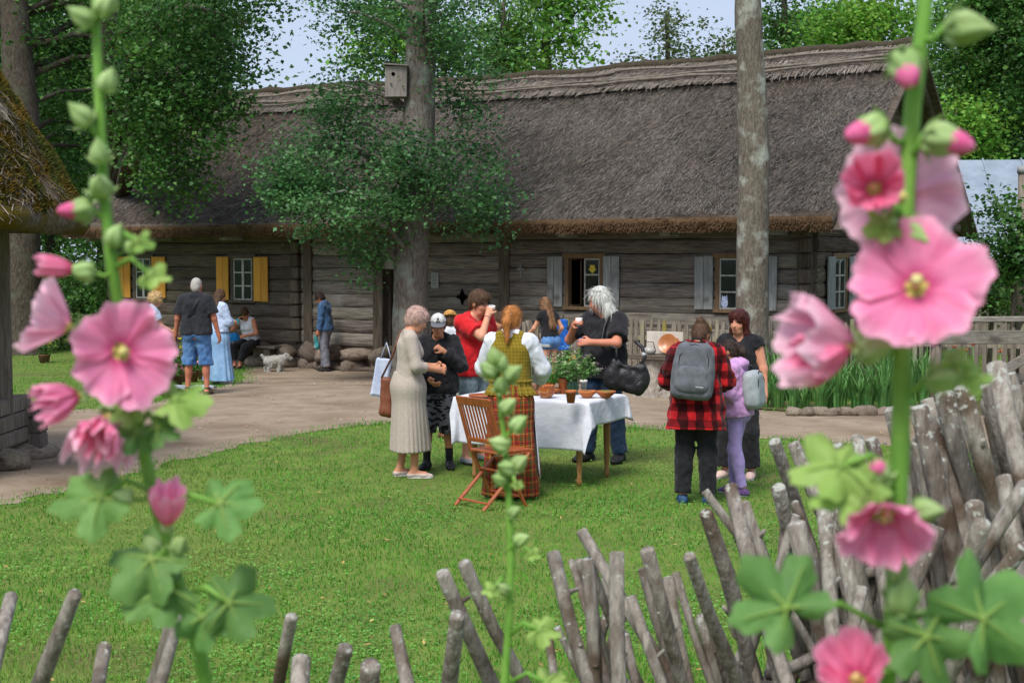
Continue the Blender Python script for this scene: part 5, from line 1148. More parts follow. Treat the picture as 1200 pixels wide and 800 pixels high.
def nets(D, lo, vx):
    S = D < 0; c = None
    for i in (0, 1):
        for j in (0, 1):
            for k in (0, 1):
                q = S[i:S.shape[0] - 1 + i, j:S.shape[1] - 1 + j, k:S.shape[2] - 1 + k].astype(np.int8); c = q if c is None else c + q
    act = (c > 0) & (c < 8); I = np.argwhere(act); idm = np.full(act.shape, -1, np.int32); idm[act] = np.arange(len(I), dtype=np.int32)
    cr = [D[I[:, 0] + i, I[:, 1] + j, I[:, 2] + k] for i in (0, 1) for j in (0, 1) for k in (0, 1)]
    offs = np.array([(i, j, k) for i in (0, 1) for j in (0, 1) for k in (0, 1)], np.float32)
    acc = np.zeros((len(I), 3), np.float32); cnt = np.zeros(len(I), np.float32)
    for a in range(8):
        for b in range(a + 1, 8):
            if np.abs(offs[a] - offs[b]).sum() != 1: continue
            m = (cr[a] < 0) != (cr[b] < 0); t = np.where(m, cr[a] / np.where(m, cr[a] - cr[b], 1), 0)[:, None]
            acc += np.where(m[:, None], offs[a] + t * (offs[b] - offs[a]), 0); cnt += m
    V = lo + vx * (I + acc / np.maximum(cnt, 1)[:, None]); F = []
    for ax_ in range(3):
        o1, o2 = (ax_ + 1) % 3, (ax_ + 2) % 3; sh = list(S.shape); s0 = [slice(1, -1)] * 3; s1 = [slice(1, -1)] * 3; s0[ax_] = slice(0, -1); s1[ax_] = slice(1, None)
        A, B = S[tuple(s0)], S[tuple(s1)]; E = np.argwhere(A != B)
        if not len(E): continue
        base = E.copy(); base[:, o1] += 1; base[:, o2] += 1
        fl = A[tuple(E.T)]; q = []
        for (u, w) in ((-1, -1), (0, -1), (0, 0), (-1, 0)):
            p = base.copy(); p[:, o1] += u; p[:, o2] += w; q.append(idm[p[:, 0], p[:, 1], p[:, 2]])
        Q = np.stack(q, 1); Q[~fl] = Q[~fl][:, ::-1]; F.append(Q)
    return V, np.concatenate(F)

def rx(a): c, s = math.cos(a), math.sin(a); return np.array([[1, 0, 0], [0, c, -s], [0, s, c]])
def ry(a): c, s = math.cos(a), math.sin(a); return np.array([[c, 0, s], [0, 1, 0], [-s, 0, c]])
def rz(a): c, s = math.cos(a), math.sin(a); return np.array([[c, -s, 0], [s, c, 0], [0, 0, 1]])
def nrm(v): v = np.asarray(v, float); return v / (np.linalg.norm(v) + 1e-9)
def ik(a, t, l1, l2, pole):
    a, t = np.asarray(a, float), np.asarray(t, float); d = t - a; L = np.linalg.norm(d); M_ = (l1 + l2) * .995
    if L > M_: t = a + d / L * M_; d = t - a; L = M_
    x = d / L; ca = (l1 * l1 + L * L - l2 * l2) / (2 * l1 * L); h = l1 * math.sqrt(max(0, 1 - ca * ca)); p = np.asarray(pole, float); p = nrm(p - x * (p @ x))
    return a + x * l1 * ca + p * h, t

SKIN = {}
def skin(c):
    if c not in SKIN: SKIN[c] = M('skin_' + c.strip('#'), c, tuple(min(1, q * 1.06) for q in srgb(c)[:3]) + (1,), scale=25, rough=.55, spec=.3, sss=.12)
    return SKIN[c]
def cloth(name, c1, c2=None, **k):
    a = dict(scale=22, rough=.92, bump=.25, bscale=260, spec=.1, bdist=.004, sheen=.1); a.update(k)
    return M(name, c1, c2, **a)
mat_eye = M('eye_dark', '#241c18', rough=.25, spec=.5); mat_lip = M('lip', '#a35a52', rough=.5)
mat_black = cloth('black_cloth', '#1d1d20', '#2a2a2d'); mat_rubber = M('shoe_sole', '#2b2a29', rough=.9); mat_white_sole = M('white_sole', '#c9c8c4', rough=.8)

def strands(V, F, n, ln, wd, grav=1.0, jit=.35, lift=.25, seed=3):
    """thin hairs lying on a surface, combed downwards"""
    g = np.random.default_rng(seed); f = F[g.integers(0, len(F), n)]; P = V[f]; nr = np.cross(P[:, 2] - P[:, 0], P[:, 3] - P[:, 1]); nr /= np.linalg.norm(nr, axis=1)[:, None] + 1e-9
    w = g.random((n, 4, 1)) + .05; w /= w.sum(1, keepdims=True); c = (P * w).sum(1); d = np.array([0, 0, -grav]) + g.normal(0, jit, (n, 3)); d -= nr * (d * nr).sum(1)[:, None]; d /= np.linalg.norm(d, axis=1)[:, None] + 1e-9
    s = np.cross(d, nr) * wd; L = (ln * g.uniform(.5, 1.3, n))[:, None]; a = c - nr * .002; m = c + d * L * .5 + nr * L * lift * .7; e = c + d * L + nr * L * lift * g.uniform(.2, 1.2, (n, 1))
    VV = np.stack([a - s, a + s, m + s * .8, m - s * .8, e], 1).reshape(-1, 3); b = (np.arange(n) * 5)[:, None, None]
    return VV, (np.array([(0, 1, 2), (0, 2, 3), (3, 2, 4)])[None] + b).reshape(-1, 3)
class Person:
    """local frame: x to the person's right, y forward, z up; feet on z=0"""
    def __init__(s, label, loc, yaw, H, sk='#c78d70', vox=.010, lean=0.0, twist=0.0, hyaw=0.0, hpitch=0.0, htilt=0.0, hands=(None, None), feet=None, bw=1.0, belly=0.0, bust=0.0, hip=1.0, sit=None, curl=(.6, .6), poles=(None, None), girth=1.0, group='people in the yard'):
        s.t = thing('person', label, 'person', loc, math.radians(yaw), group); s.S = S = H / 1.75; s.vox = vox; s.skin = skin(sk); s.bw = bw; s.g = girth
        hz = .93 if sit is None else sit[2] / S
        s.hc = np.array([0, 0, hz]) * S if sit is None else np.array(sit, float); s.Rt = rz(math.radians(twist)) @ rx(-math.radians(lean))
        s.Rh = s.Rt @ rx(math.radians(lean) * .6) @ rz(math.radians(hyaw)) @ ry(math.radians(htilt)) @ rx(-math.radians(hpitch))
        T = s.T; s.sh = [T(.172 * bw, -.01, 1.415), T(-.172 * bw, -.01, 1.415)]
        s.neck = T(0, -.012, 1.485); s.hd = s.neck + s.Rh @ np.array([0, .022, .135]) * S
        feet = feet or ((.10, .02, 8), (-.10, -.01, -8)); s.el = []; s.wr = []; s.kn = []; s.an = []; s.toe = []
        for i in (0, 1):
            sg = 1 if i == 0 else -1; h = hands[i]
            tg = np.array(h[:3], float) * S if h is not None else T(.25 * bw * sg, .05, .87)
            pole = poles[i] if poles[i] is not None else (sg * .55, -.7, -.75)
            e, w = ik(s.sh[i], tg, .285 * S, .25 * S, pole); s.el.append(e); s.wr.append(w)
            hp = s.hc + np.array([sg * .088 * S, 0, -.01 * S]); f = feet[i]; an = np.array([f[0] * S, f[1] * S, .085 * S + (f[3] if len(f) > 3 else 0)])
            fw = rz(math.radians(-f[2])) @ np.array([0, 1., 0]); kn, an = ik(hp, an, (.424 if sit is None else .44) * S, (.414 if sit is None else .425) * S, fw); s.kn.append(kn); s.an.append(an); s.toe.append((fw, an))
        s.hp = [s.hc + np.array([sg * .088 * S, 0, -.01 * S]) for sg in (1, -1)]; s.belly = belly; s.bust = bust; s.hip = hip; s.curl = curl
        s.hl, s.hj, s.hf, s.hn = .055, .4, .13, 1300; s.body()
    def T(s, x, y, z): return s.hc + s.Rt @ np.array([x, y, z - .93]) * s.S
    def Hd(s, x, y, z): return s.hd + s.Rh @ np.array([x, y, z]) * s.S
    def torso(s, D, inf=0.0, top=True, low=True, k=.05):
        S, b, T, g = s.S, s.bw, s.T, s.g; i = inf
        if top:
            for q in (1, -1):
                D.cone(T(q * .082 * b, -.005, 1.335), T(q * .062 * b * g, .0, 1.09), .104 * S * g ** .5 + i, .092 * S * g + i, k * S)
                D.cone(T(q * .03, -.015, 1.475), T(q * .145 * b, -.015, 1.42), .045 * S + i, .054 * S + i, .04 * S)
            if s.bust:
                for q in (1, -1): D.ell(T(q * .07, .085, 1.275), np.array([.068, .06, .066]) * S * s.bust + i, .05 * S)
            if s.belly: D.ell(T(0, .05, 1.10), np.array([.145, .12, .16]) * S * s.belly + i, .07 * S)
        if low:
            for q in (1, -1):
                D.cone(T(q * .062 * b * g, 0, 1.10), s.hc + np.array([q * .078 * s.hip, -.012, .0]) * S, .092 * S * g + i, .108 * S * s.hip + i, k * S)
                D.ell(s.hc + np.array([q * .07 * s.hip, -.055, -.03]) * S, np.array([.085, .08, .09]) * S * s.hip + i, .05 * S)
    def leg(s, D, i, inf=0.0, to=1.0, end=None, k=.04, fl=0.0):
        S = s.S; a, kn, an = s.hp[i], s.kn[i], s.an[i]; D.cone(a, kn, .086 * S * s.hip + inf, .056 * S + inf + fl * .5, k * S)
        if to > .5:
            q = kn + (an - kn) * (to - .5) * 2; cf = kn + (an - kn) * .3 + np.array([0, -.018 * S, 0])
            D.cone(kn, q, .054 * S + inf + fl * .5, (.036 + .016 * (1 - (to - .5) * 2)) * S + inf + fl, k * S)
            if to > .7 and not fl: D.ell(cf, np.array([.048, .054, .11]) * S + inf, .04 * S)
    def arm(s, D, i, inf=0.0, to=1.0, k=.03, fl=0.0):
        """to: 0..0.5 upper arm, 0.5..1 forearm; ends are cut square to the limb"""
        S = s.S; a, e, w = s.sh[i], s.el[i], s.wr[i]
        g = .5 + .5 * s.g
        if to <= .5:
            q = a + (e - a) * (to * 2); d = nrm(e - a); D.cone(a, a + (e - a) * min(1, to * 2 + .1), .058 * S * g + inf, .047 * S * g + inf + fl, k * S, clips=[(q, d)])
        else:
            D.cone(a, e, .056 * S * g + inf, .042 * S * g + inf + fl * .5, k * S); q = e + (w - e) * (to - .5) * 2; d = nrm(w - e)
            D.cone(e, q + d * .03 * S, .042 * S * g + inf + fl * .5, (.042 - .015 * (to - .5) * 2) * S * g + inf + fl, k * S, clips=[(q, d)] if to < 1 else None)
    def hand(s, D, i):
        S = s.S * 1.02; sg = 1 if i == 0 else -1; w = s.wr[i]; d = nrm(w - s.el[i]); inw = np.array([-sg * 1., .25, 0]) if d[2] < -.4 else np.array([-sg * .5, -.3, -.2])
        pn = nrm(inw - d * (inw @ d)); sd = np.cross(d, pn); sd = sd * (1 if sd[1] + .3 * sd[2] > 0 else -1)      # towards the thumb
        c = s.curl[i]; kn = w + d * .085 * S
        D.cone(w - d * .02 * S, w + d * .02 * S, .026 * S, .026 * S, .02 * S)
        for q in (-.024, .0, .022): D.cone(w + d * .015 * S + sd * q * .6 * S, kn + sd * q * S, .016 * S, .0145 * S, .016 * S)
        for q, L in ((.030, .9), (.011, 1.0), (-.009, .95), (-.028, .75)):
            p = kn + sd * q * S; a = .25 * c
            for ln, r0, r1 in ((.04, .0098, .009), (.027, .009, .0083), (.022, .0083, .007)):
                a += c * .75; q2 = p + (d * math.cos(a) + pn * math.sin(a)) * ln * L * S; D.cone(p, q2, r0 * S, r1 * S, .006 * S); p = q2
        p = w + d * .022 * S + sd * .026 * S; q1 = p + nrm(sd * .8 + d * .7 + pn * .35 * c) * .04 * S; q2 = q1 + nrm(d * .8 + sd * .1 + pn * .7 * c) * .034 * S
        D.cone(p, q1, .0145 * S, .0115 * S, .012 * S); D.cone(q1, q2, .011 * S, .0085 * S, .006 * S)
        s.grip = getattr(s, 'grip', {}); s.grip[i] = (kn + pn * .03 * S + d * .0, d, pn, sd)
    def foot(s, D, i, inf=0.0, k=.02):
        S = s.S; fw, an = s.toe[i]; g = np.array([an[0], an[1], an[2] - .085 * S]); up = np.array([0, 0, 1.])
        D.cone(an, g + up * .035 * S - fw * .03 * S, .036 * S + inf, .033 * S + inf, k * S)
        D.cone(g + up * .034 * S - fw * .035 * S, g + up * (.03 * S) + fw * .10 * S, .033 * S + inf, .037 * S + inf, k * S); D.cone(g + up * .05 * S, g + up * .03 * S + fw * .11 * S, .034 * S + inf, .03 * S + inf, k * S)
        D.cone(g + up * .028 * S + fw * .10 * S, g + up * .022 * S + fw * .165 * S, .036 * S + inf, .024 * S + inf, k * S, flat=((0, 0, 1), 1.35))
    def head(s, D):
        S, H = s.S, s.Hd; Rr = s.Rh
        D.ell(H(0, -.012, .028), np.array([.074, .094, .088]) * S, .03 * S, Rr); D.ell(H(0, .028, -.035), np.array([.058, .066, .078]) * S, .04 * S, Rr)
        D.cone(H(-.022, .052, -.088), H(.022, .052, -.088), .026 * S, .026 * S, .03 * S)
        D.cone(H(0, .084, .018), H(0, .108, -.028), .009 * S, .0135 * S, .014 * S)
        for q in (1, -1):
            D.ell(H(q * .033, .088, .016), np.array([.016, .014, .010]) * S, .012 * S, Rr, sub=True); D.ell(H(q * .076, -.008, -.012), np.array([.012, .021, .032]) * S, .01 * S, Rr); D.ell(H(q * .038, .062, -.03), np.array([.024, .022, .022]) * S, .03 * S, Rr)
        D.cone(H(-.018, .088, -.058), H(.018, .088, -.058), .0085 * S, .0085 * S, .012 * S)
        D.cone(s.T(0, -.012, 1.43), H(0, -.015, -.06), .056 * S, .05 * S, .035 * S)
    def body(s):
        D = Sdf(s.vox); s.torso(D); s.head(D)
        for i in (0, 1): s.leg(D, i); s.arm(D, i); s.hand(D, i); s.foot(D, i)
        V, F = D.mesh(); s.b = obj('body', V, F, s.skin, s.t, True); S, H = s.S, s.Hd
        for q in (1, -1):
            m = MB(); c = H(q * .032, .081, .016)
            m.v = [tuple(c + s.Rh @ (np.array([x * .013, y * .008, z * .0075]) * S)) for x, y, z in ((1, 0, 0), (0, 0, 1), (-1, 0, 0), (0, 0, -1), (0, 1, 0), (.7, .3, .7), (-.7, .3, .7), (-.7, .3, -.7), (.7, .3, -.7))]
            m.f = [(4, 0, 5), (4, 5, 1), (4, 1, 6), (4, 6, 2), (4, 2, 7), (4, 7, 3), (4, 3, 8), (4, 8, 0)]; m.uv = [(0, 0)] * 9; m.build('eye', mat_eye, s.t, True)
        m = MB(); m.tube([H(-.026, .089, -.058), H(0, .1, -.056), H(.026, .089, -.058)], [.003 * S, .0062 * S, .003 * S], 6); m.build('mouth', mat_lip, s.t, True)
    def brows(s, mat):
        for q in (1, -1): MB().tube([s.Hd(q * .014, .093, .034), s.Hd(q * .032, .092, .040), s.Hd(q * .052, .078, .033)], [.004 * s.S, .0048 * s.S, .003 * s.S], 5).build('eyebrow', mat, s.t, True)
    def put(s, name, D, mat, clips=None, wr=None, label=None):
        V, F = D.mesh(clips, wr); o = obj(name, V, F, mat, s.t, True)
        if name == 'hair':
            a, b = strands(V, F, s.hn, s.hl * s.S, .0020, 1.0, s.hj, s.hf); tag(obj('hair_strand', a, b, mat, o), kind='stuff')
        if label: o['label'] = label
        return o
    def shirt(s, mat, sleeve=.32, hem=.90, inf=.014, fl=.012, name='shirt', neck=1.462, flare=.0, wr=((.005, 34, 1.0), (.003, 61, 2.2)), k=.05, sleeve_fl=None, vneck=0.0):
        S, D = s.S, Sdf(s.vox); s.torso(D, inf * S + .0, True, True, k); b, g = s.bw, s.g
        for q in (1, -1):
            D.cone(s.T(q * .070 * b * g, 0, 1.1), s.T(q * .085 * b * s.hip, -.005, hem - .05), (.094 * g + inf + fl) * S, (.100 * s.hip + inf + fl + flare) * S, .05 * S)
        if sleeve > 0:
            for i in (0, 1): s.arm(D, i, (inf + .002) * S, sleeve, .03, (fl * 1.2 if sleeve_fl is None else sleeve_fl) * S)
        up = s.Rt @ np.array([0, 0, 1.]); cl_ = [(s.T(0, 0, hem), -up)]
        D.ell(s.T(0, .055, neck + .052), np.array([.078, .085, .07 + vneck]) * S, .01 * S, s.Rt, sub=True)
        return s.put(name, D, mat, cl_, [(a * 1.7 * S, sc / S, sd) for a, sc, sd in wr])
    def trousers(s, mat, to=.97, inf=.016, fl=.01, waist=1.0, name='trousers', wr=((.005, 38, 3.0), (.004, 70, .5)), hemcut=True):
        S, D = s.S, Sdf(s.vox); s.torso(D, min(inf, .010) * S, False, True)
        cl_ = [(s.T(0, 0, waist + .04), s.Rt @ np.array([0, 0, 1.]))]
        for i in (0, 1):
            if to <= .5: q = s.hp[i] + (s.kn[i] - s.hp[i]) * to * 2; d = nrm(s.kn[i] - s.hp[i])
            else: q = s.kn[i] + (s.an[i] - s.kn[i]) * (to - .5) * 2; d = nrm(s.an[i] - s.kn[i])
            a, kn, an = s.hp[i], s.kn[i], s.an[i]
            if to <= .5: D.cone(a, q + d * .06 * S, .088 * S * s.hip + inf * S, (.066 + inf + fl) * S, .04 * S, clips=[(q, d)])
            else:
                D.cone(a, kn, (.088 * s.hip + inf) * S, (.058 + inf + fl * .6) * S, .04 * S, clips=[(q, d)]); D.cone(kn, q + d * .05 * S, (.056 + inf + fl * .6) * S, (.044 + inf + fl) * S, .04 * S, clips=[(q, d)])
                if fl < .02: D.ell(kn + (an - kn) * .3 + np.array([0, -.018 * S, 0]), np.array([.048, .054, .11]) * S + (inf + fl * .5) * S, .04 * S, clips=[(q, d)])
        return s.put(name, D, mat, cl_, [(a * 1.15 * S, sc / S, sd) for a, sc, sd in wr])
    def skirt(s, mat, top=1.04, hem=.25, r0=.13, r1=.26, pleats=18, amp=.012, name='skirt', ysc=.8, pw=1.0, cx=0.0, cy=0.0, wr=()):
        S, D = s.S, Sdf(s.vox); c0 = s.T(0, 0, top); z0, z1 = c0[2], hem * S; R1 = r1 * S + .06
        def fn(X, Y, Z):
            t = np.clip((z0 - Z) / (z0 - z1), 0, 1); x = X - c0[0] * (1 - t) - cx * S * t; y = (Y - c0[1] * (1 - t) - cy * S * t) / ysc; th = np.arctan2(y, x); hipb = .035 * S * np.exp(-((t - .18) / .14) ** 2)
            r = (r0 + (r1 - r0) * t ** pw) * S + hipb + amp * S * t * np.cos(pleats * th + 2 * np.sin(3 * th)) + .02 * S * t * np.cos(3 * th + 1)
            return (np.sqrt(x * x + y * y) - r) * .75
        D.fun((c0[0] - R1, c0[1] - R1, z1 - .02), (c0[0] + R1, c0[1] + R1, z0 + .02), fn, .02)
        return s.put(name, D, mat, [(v3(0, 0, z0), v3(0, 0, 1)), (v3(0, 0, z1), v3(0, 0, -1))], wr)
    def shoes(s, mat, inf=.008, top=.105, name='shoe', sole=mat_rubber, socks=None, slipper=False):
        S = s.S
        for i in (0, 1):
            fw, an = s.toe[i]; g0 = an[2] - .085 * S; D = Sdf(min(s.vox, .009)); s.foot(D, i, inf * S)
            o = s.put(name, D, mat, [(v3(0, 0, g0 + top * S), v3(0, 0, 1)), (v3(0, 0, g0 + .012 * S), v3(0, 0, -1))])
            m = MB(); sd = np.array([fw[1], -fw[0], 0]); g = np.array([an[0], an[1], g0]); out = []
            for (u, w) in ((-.068, .0), (-.06, .026), (-.02, .037), (.06, .042), (.12, .043), (.165, .034), (.19, .016), (.196, 0)): out.append((u, w))
            ring = [(u, w) for u, w in out] + [(u, -w) for u, w in out[-2:0:-1]]
            for z in (.002, .024): m.v += [tuple(g + fw * u * S + sd * w * S + np.array([0, 0, z * S])) for u, w in ring]
            n = len(ring); m.f = [tuple(range(n)), tuple(range(2 * n - 1, n - 1, -1))] + [(k, n + k, n + (k + 1) % n, (k + 1) % n) for k in range(n)]; m.uv = [(0, 0)] * (2 * n)
            m.build('sole', sole, o)
            if socks:
                D = Sdf(min(s.vox, .009)); D.cone(an + np.array([0, 0, -.01 * S]), an + (s.kn[i] - an) * socks[1], .041 * S, .046 * S, .02); s.put('sock', D, socks[0], [(an + (s.kn[i] - an) * (socks[1] - .03), nrm(s.kn[i] - an))])
    def hair(s, mat, style='short', **k):
        S, H, Rr = s.S, s.Hd, s.Rh; D = Sdf(min(s.vox, .008)); f = Rr @ np.array([0, 1., 0]); u = Rr @ np.array([0, 0, 1.]); th = k.get('th', .012)
        def face_cut(): D.ell(H(0, .115, -.045), np.array([.064, .075, .105]) * S, .012 * S, Rr, sub=True)
        if style in ('short', 'crop', 'fringe'):
            D.ell(H(0, -.014, .032), np.array([.074 + th, .093 + th, .088 + th]) * S, .02 * S, Rr)
            D.ell(H(0, -.05, -.03), np.array([.066, .058, .07]) * S, .03 * S, Rr); 
            if style == 'fringe': D.ell(H(0, .05, .085), np.array([.06, .045, .03]) * S, .03 * S, Rr)
            face_cut(); n = nrm(f * .55 - u * .85)
            return s.put('hair', D, mat, [(H(0, .03, -.035), n)], [(.0035 * S, 90, 1), (.0025 * S, 150, 2)])
        if style == 'bob':
            D.ell(H(0, -.016, .03), np.array([.074 + th, .094 + th, .092 + th * .7]) * S, .03 * S, Rr)
            for q in (1, -1): D.cone(H(q * .07, -.01, .02), H(q * .078, -.005, k.get('len', -.09)), .032 * S, .036 * S, .04 * S)
            D.cone(H(0, -.07, 0), H(0, -.065, k.get('len', -.09)), .06 * S, .062 * S, .04 * S); D.cone(H(-.05, .055, .075), H(.05, .055, .075), .035 * S, .035 * S, .03 * S)
            face_cut(); return s.put('hair', D, mat, [(H(0, 0, k.get('len', -.09) - .02), -u)], [(.004 * S, 80, 1), (.003 * S, 140, 2)])
        if style == 'curly':
            D.ell(H(0, -.02, .025), np.array([.105, .115, .105]) * S, .03 * S, Rr); rr = random.Random(5)
            for j in range(46):
                d = nrm([rr.gauss(0, 1), rr.gauss(0, 1) - .3, rr.gauss(0, 1)]); p = H(d[0] * .1, -.02 + d[1] * .11, .02 + d[2] * .1); D.ell(p, np.array([.024, .024, .024]) * S * rr.uniform(.7, 1.2), .012 * S)
            face_cut(); return s.put('hair', D, mat, None, [(.003 * S, 120, 1)])
        if style in ('long', 'loose'):
            D.ell(H(0, -.016, .032), np.array([.074 + th, .094 + th, .09 + th]) * S, .03 * S, Rr); L = k.get('len', -.28); w = k.get('w', .05)
            bk = s.T(0, -.125, 1.42 + (L + .14))
            for q in (-1, 0, 1): D.cone(H(q * w, -.06, -.01), s.T(q * w * 1.1, -.115, 1.56 + L), .045 * S, .034 * S, .03 * S)
            if style == 'loose':
                for q in (1, -1): D.cone(H(q * .078, -.02, .02), H(q * .105, -.01, -.12), .034 * S, .044 * S, .03 * S); D.cone(H(q * .09, -.03, -.08), s.T(q * .13, -.03, 1.45), .045 * S, .055 * S, .04 * S)
                D.ell(H(0, .1, .02), np.array([.058, .07, .075]) * S, .012 * S, Rr, sub=True)
            else:
                for q in (1, -1): D.cone(H(q * .066, -.01, .02), H(q * .06, -.05, -.09), .03 * S, .03 * S, .03 * S)
            face_cut(); return s.put('hair', D, mat, None, [(.005 * S, 70, 1), (.003 * S, 130, 2)])
        if style in ('pony', 'bun'):
            D.ell(H(0, -.014, .032), np.array([.075 + th * .7, .094 + th * .7, .088 + th * .7]) * S, .02 * S, Rr); D.ell(H(0, -.045, -.03), np.array([.068, .06, .062]) * S, .03 * S, Rr)
            if style == 'pony':
                p = H(0, -.118, .035); D.ell(p, np.array([.026] * 3) * S, .015 * S); D.cone(p, H(.0, -.15, -.05), .026 * S, .038 * S, .02 * S); D.cone(H(0, -.15, -.05), H(.012, -.14, k.get('len', -.17)), .038 * S, .018 * S, .02 * S)
            else:
                p = H(0, -.09, .095); D.ell(p, np.array([.042, .042, .036]) * S, .015 * S, Rr)
            face_cut(); n = nrm(f * .6 - u * .8)
            return s.put('hair', D, mat, [(H(0, .02, -.06), n)] if style == 'bun' else None, [(.003 * S, 100, 1), (.002 * S, 160, 2)])
    def glasses(s, mat, up=False, dark=False):
        m = MB(); z = .108 if up else .016; y = .058 if up else .098; S = s.S
        for q in (1, -1):
            pts = [s.Hd(q * (.033 + .027 * math.cos(a)), y - .006 * abs(math.cos(a)) * (1 if q * math.cos(a) > 0 else 0), z + .018 * math.sin(a)) for a in np.linspace(0, 2 * math.pi, 13)]; m.tube(pts, .0028 * S, 5, cap=False)
            m.tube([s.Hd(q * .06, y - .008, z + .004), s.Hd(q * .085, .02 if not up else .01, z - .0), s.Hd(q * .08, -.01, z - .01)], .0024 * S, 5)
        m.tube([s.Hd(-.008, y + .002, z + .004), s.Hd(.008, y + .002, z + .004)], .0026 * S, 5); o = m.build('glasses', mat, s.t, True)
        if dark:
            l = MB()
            for q in (1, -1):
                c = s.Hd(q * .033, y, z); n0 = len(l.v); l.v += [tuple(c)] + [tuple(s.Hd(q * (.033 + .026 * math.cos(a)), y, z + .017 * math.sin(a))) for a in np.linspace(0, 2 * math.pi, 12, endpoint=False)]; l.f += [(n0, n0 + 1 + j, n0 + 1 + (j + 1) % 12) for j in range(12)]; l.uv += [(0, 0)] * 13
            l.build('lens', M('sunglass_lens', '#3c3340', rough=.1, spec=.6), o)
    def W(s, p): return s.t.matrix_basis @ Vector([float(q) for q in p])
# ------------------------------------------------------------------ people
h_pinkgrey = M('rose_blond_hair', '#b39087', '#c9a99c', scale=60, stretch=(1, 1, .25), rough=.55, bump=.5, bscale=120); h_brown = M('brown_hair', '#4a3526', '#634936', scale=60, stretch=(1, 1, .25), rough=.5, bump=.5, bscale=120)
h_red = M('ginger_hair', '#a0602c', '#bf8045', scale=60, stretch=(1, 1, .25), rough=.5, bump=.5, bscale=120); h_white = M('white_hair', '#b9b9b0', '#d8d8d2', scale=60, stretch=(1, 1, .25), rough=.55, bump=.6, bscale=110)
h_wine = M('wine_red_hair', '#3d1712', '#56231b', scale=60, stretch=(1, 1, .25), rough=.4, bump=.5, bscale=120); h_dark = M('dark_brown_hair', '#2c211b', '#40312a', scale=60, stretch=(1, 1, .25), rough=.45, bump=.5, bscale=120)
h_blond = M('blond_hair', '#b3925e', '#ceb184', scale=60, rough=.6, bump=.5, bscale=120); h_grey = M('cropped_grey_hair', '#9a948e', '#b5b0aa', scale=90, rough=.7); h_lbr = M('light_brown_hair', '#6b4c34', '#8b6747', scale=60, stretch=(1, 1, .25), rough=.5, bump=.5, bscale=120)
denim = cloth('blue_denim', '#3f679c', '#6c93bf', scale=7, lo=.35, hi=.75, bscale=400); jean = cloth('dark_jeans', '#1f2e44', '#31455f', scale=7, lo=.4, hi=.8)
def check_mat(name, base, stripes, P, axis_mix=True):
    """woven check: stripes = [(axis 'h'|'v', start, width, colour)] as fractions of the repeat P (m)"""
    m = cloth(name, base); t = m.node_tree; N = t.nodes; L = t.links; b = N['Principled BSDF']; tc = N.new('ShaderNodeTexCoord'); sep = N.new('ShaderNodeSeparateXYZ'); L.new(tc.outputs['Object'], sep.inputs[0])
    gy = N.new('ShaderNodeMath'); gy.operation = 'MULTIPLY_ADD'; gy.inputs[1].default_value = .8; L.new(sep.outputs['Y'], gy.inputs[0]); L.new(sep.outputs['X'], gy.inputs[2])
    fr = {}
    for k, src in (('v', gy.outputs[0]), ('h', sep.outputs['Z'])):
        d = N.new('ShaderNodeMath'); d.operation = 'DIVIDE'; d.inputs[1].default_value = P; L.new(src, d.inputs[0]); f = N.new('ShaderNodeMath'); f.operation = 'FRACT'; L.new(d.outputs[0], f.inputs[0]); fr[k] = f.outputs[0]
    cur = None
    for (ax_, st, wd, col, al) in stripes:
        c = N.new('ShaderNodeMath'); c.operation = 'COMPARE'; c.inputs[1].default_value = st + wd / 2; c.inputs[2].default_value = wd / 2; L.new(fr[ax_], c.inputs[0])
        q = N.new('ShaderNodeMath'); q.operation = 'MULTIPLY'; q.inputs[1].default_value = al; L.new(c.outputs[0], q.inputs[0])
        mx = N.new('ShaderNodeMix'); mx.data_type = 'RGBA'; mx.inputs[7].default_value = srgb(col); L.new(q.outputs[0], mx.inputs[0])
        if cur is None: mx.inputs[6].default_value = srgb(base)
        else: L.new(cur, mx.inputs[6])
        cur = mx.outputs[2]
    L.new(cur, b.inputs['Base Color']); return m
def straps(p, mat, pts, r=.006, name='strap', flat=None): return MB().tube(pts, r, 6).build(name, mat, p.t if isinstance(p, Person) else p, True)
def cup(label, p, up=(0, 0, 1), mat=None, h=.085, r0=.026, r1=.036, cat='cup'):
    x, y, z = frame(up); m = MB(); prof = [(r0 * .2, 0), (r0, 0), (r1, h), (r1 * .9, h), (r0 * .9, .006), (r0 * .1, .006)]; n = 16; P = Vector([float(q) for q in p]); o = thing('cup', label, cat, P)
    for (r, hh) in prof: m.v += [tuple((x * math.cos(2 * math.pi * k / n) + y * math.sin(2 * math.pi * k / n)) * r + z * hh) for k in range(n)]; m.uv += [(0, 0)] * n
    m.f = [(i * n + k, i * n + (k + 1) % n, (i + 1) * n + (k + 1) % n, (i + 1) * n + k) for i in range(5) for k in range(n)]
    m.build('cup_wall', mat, o, True); return o
mat_cup = M('white_paper_cup', '#cfc9c6', '#dcd7d4', rough=.7)

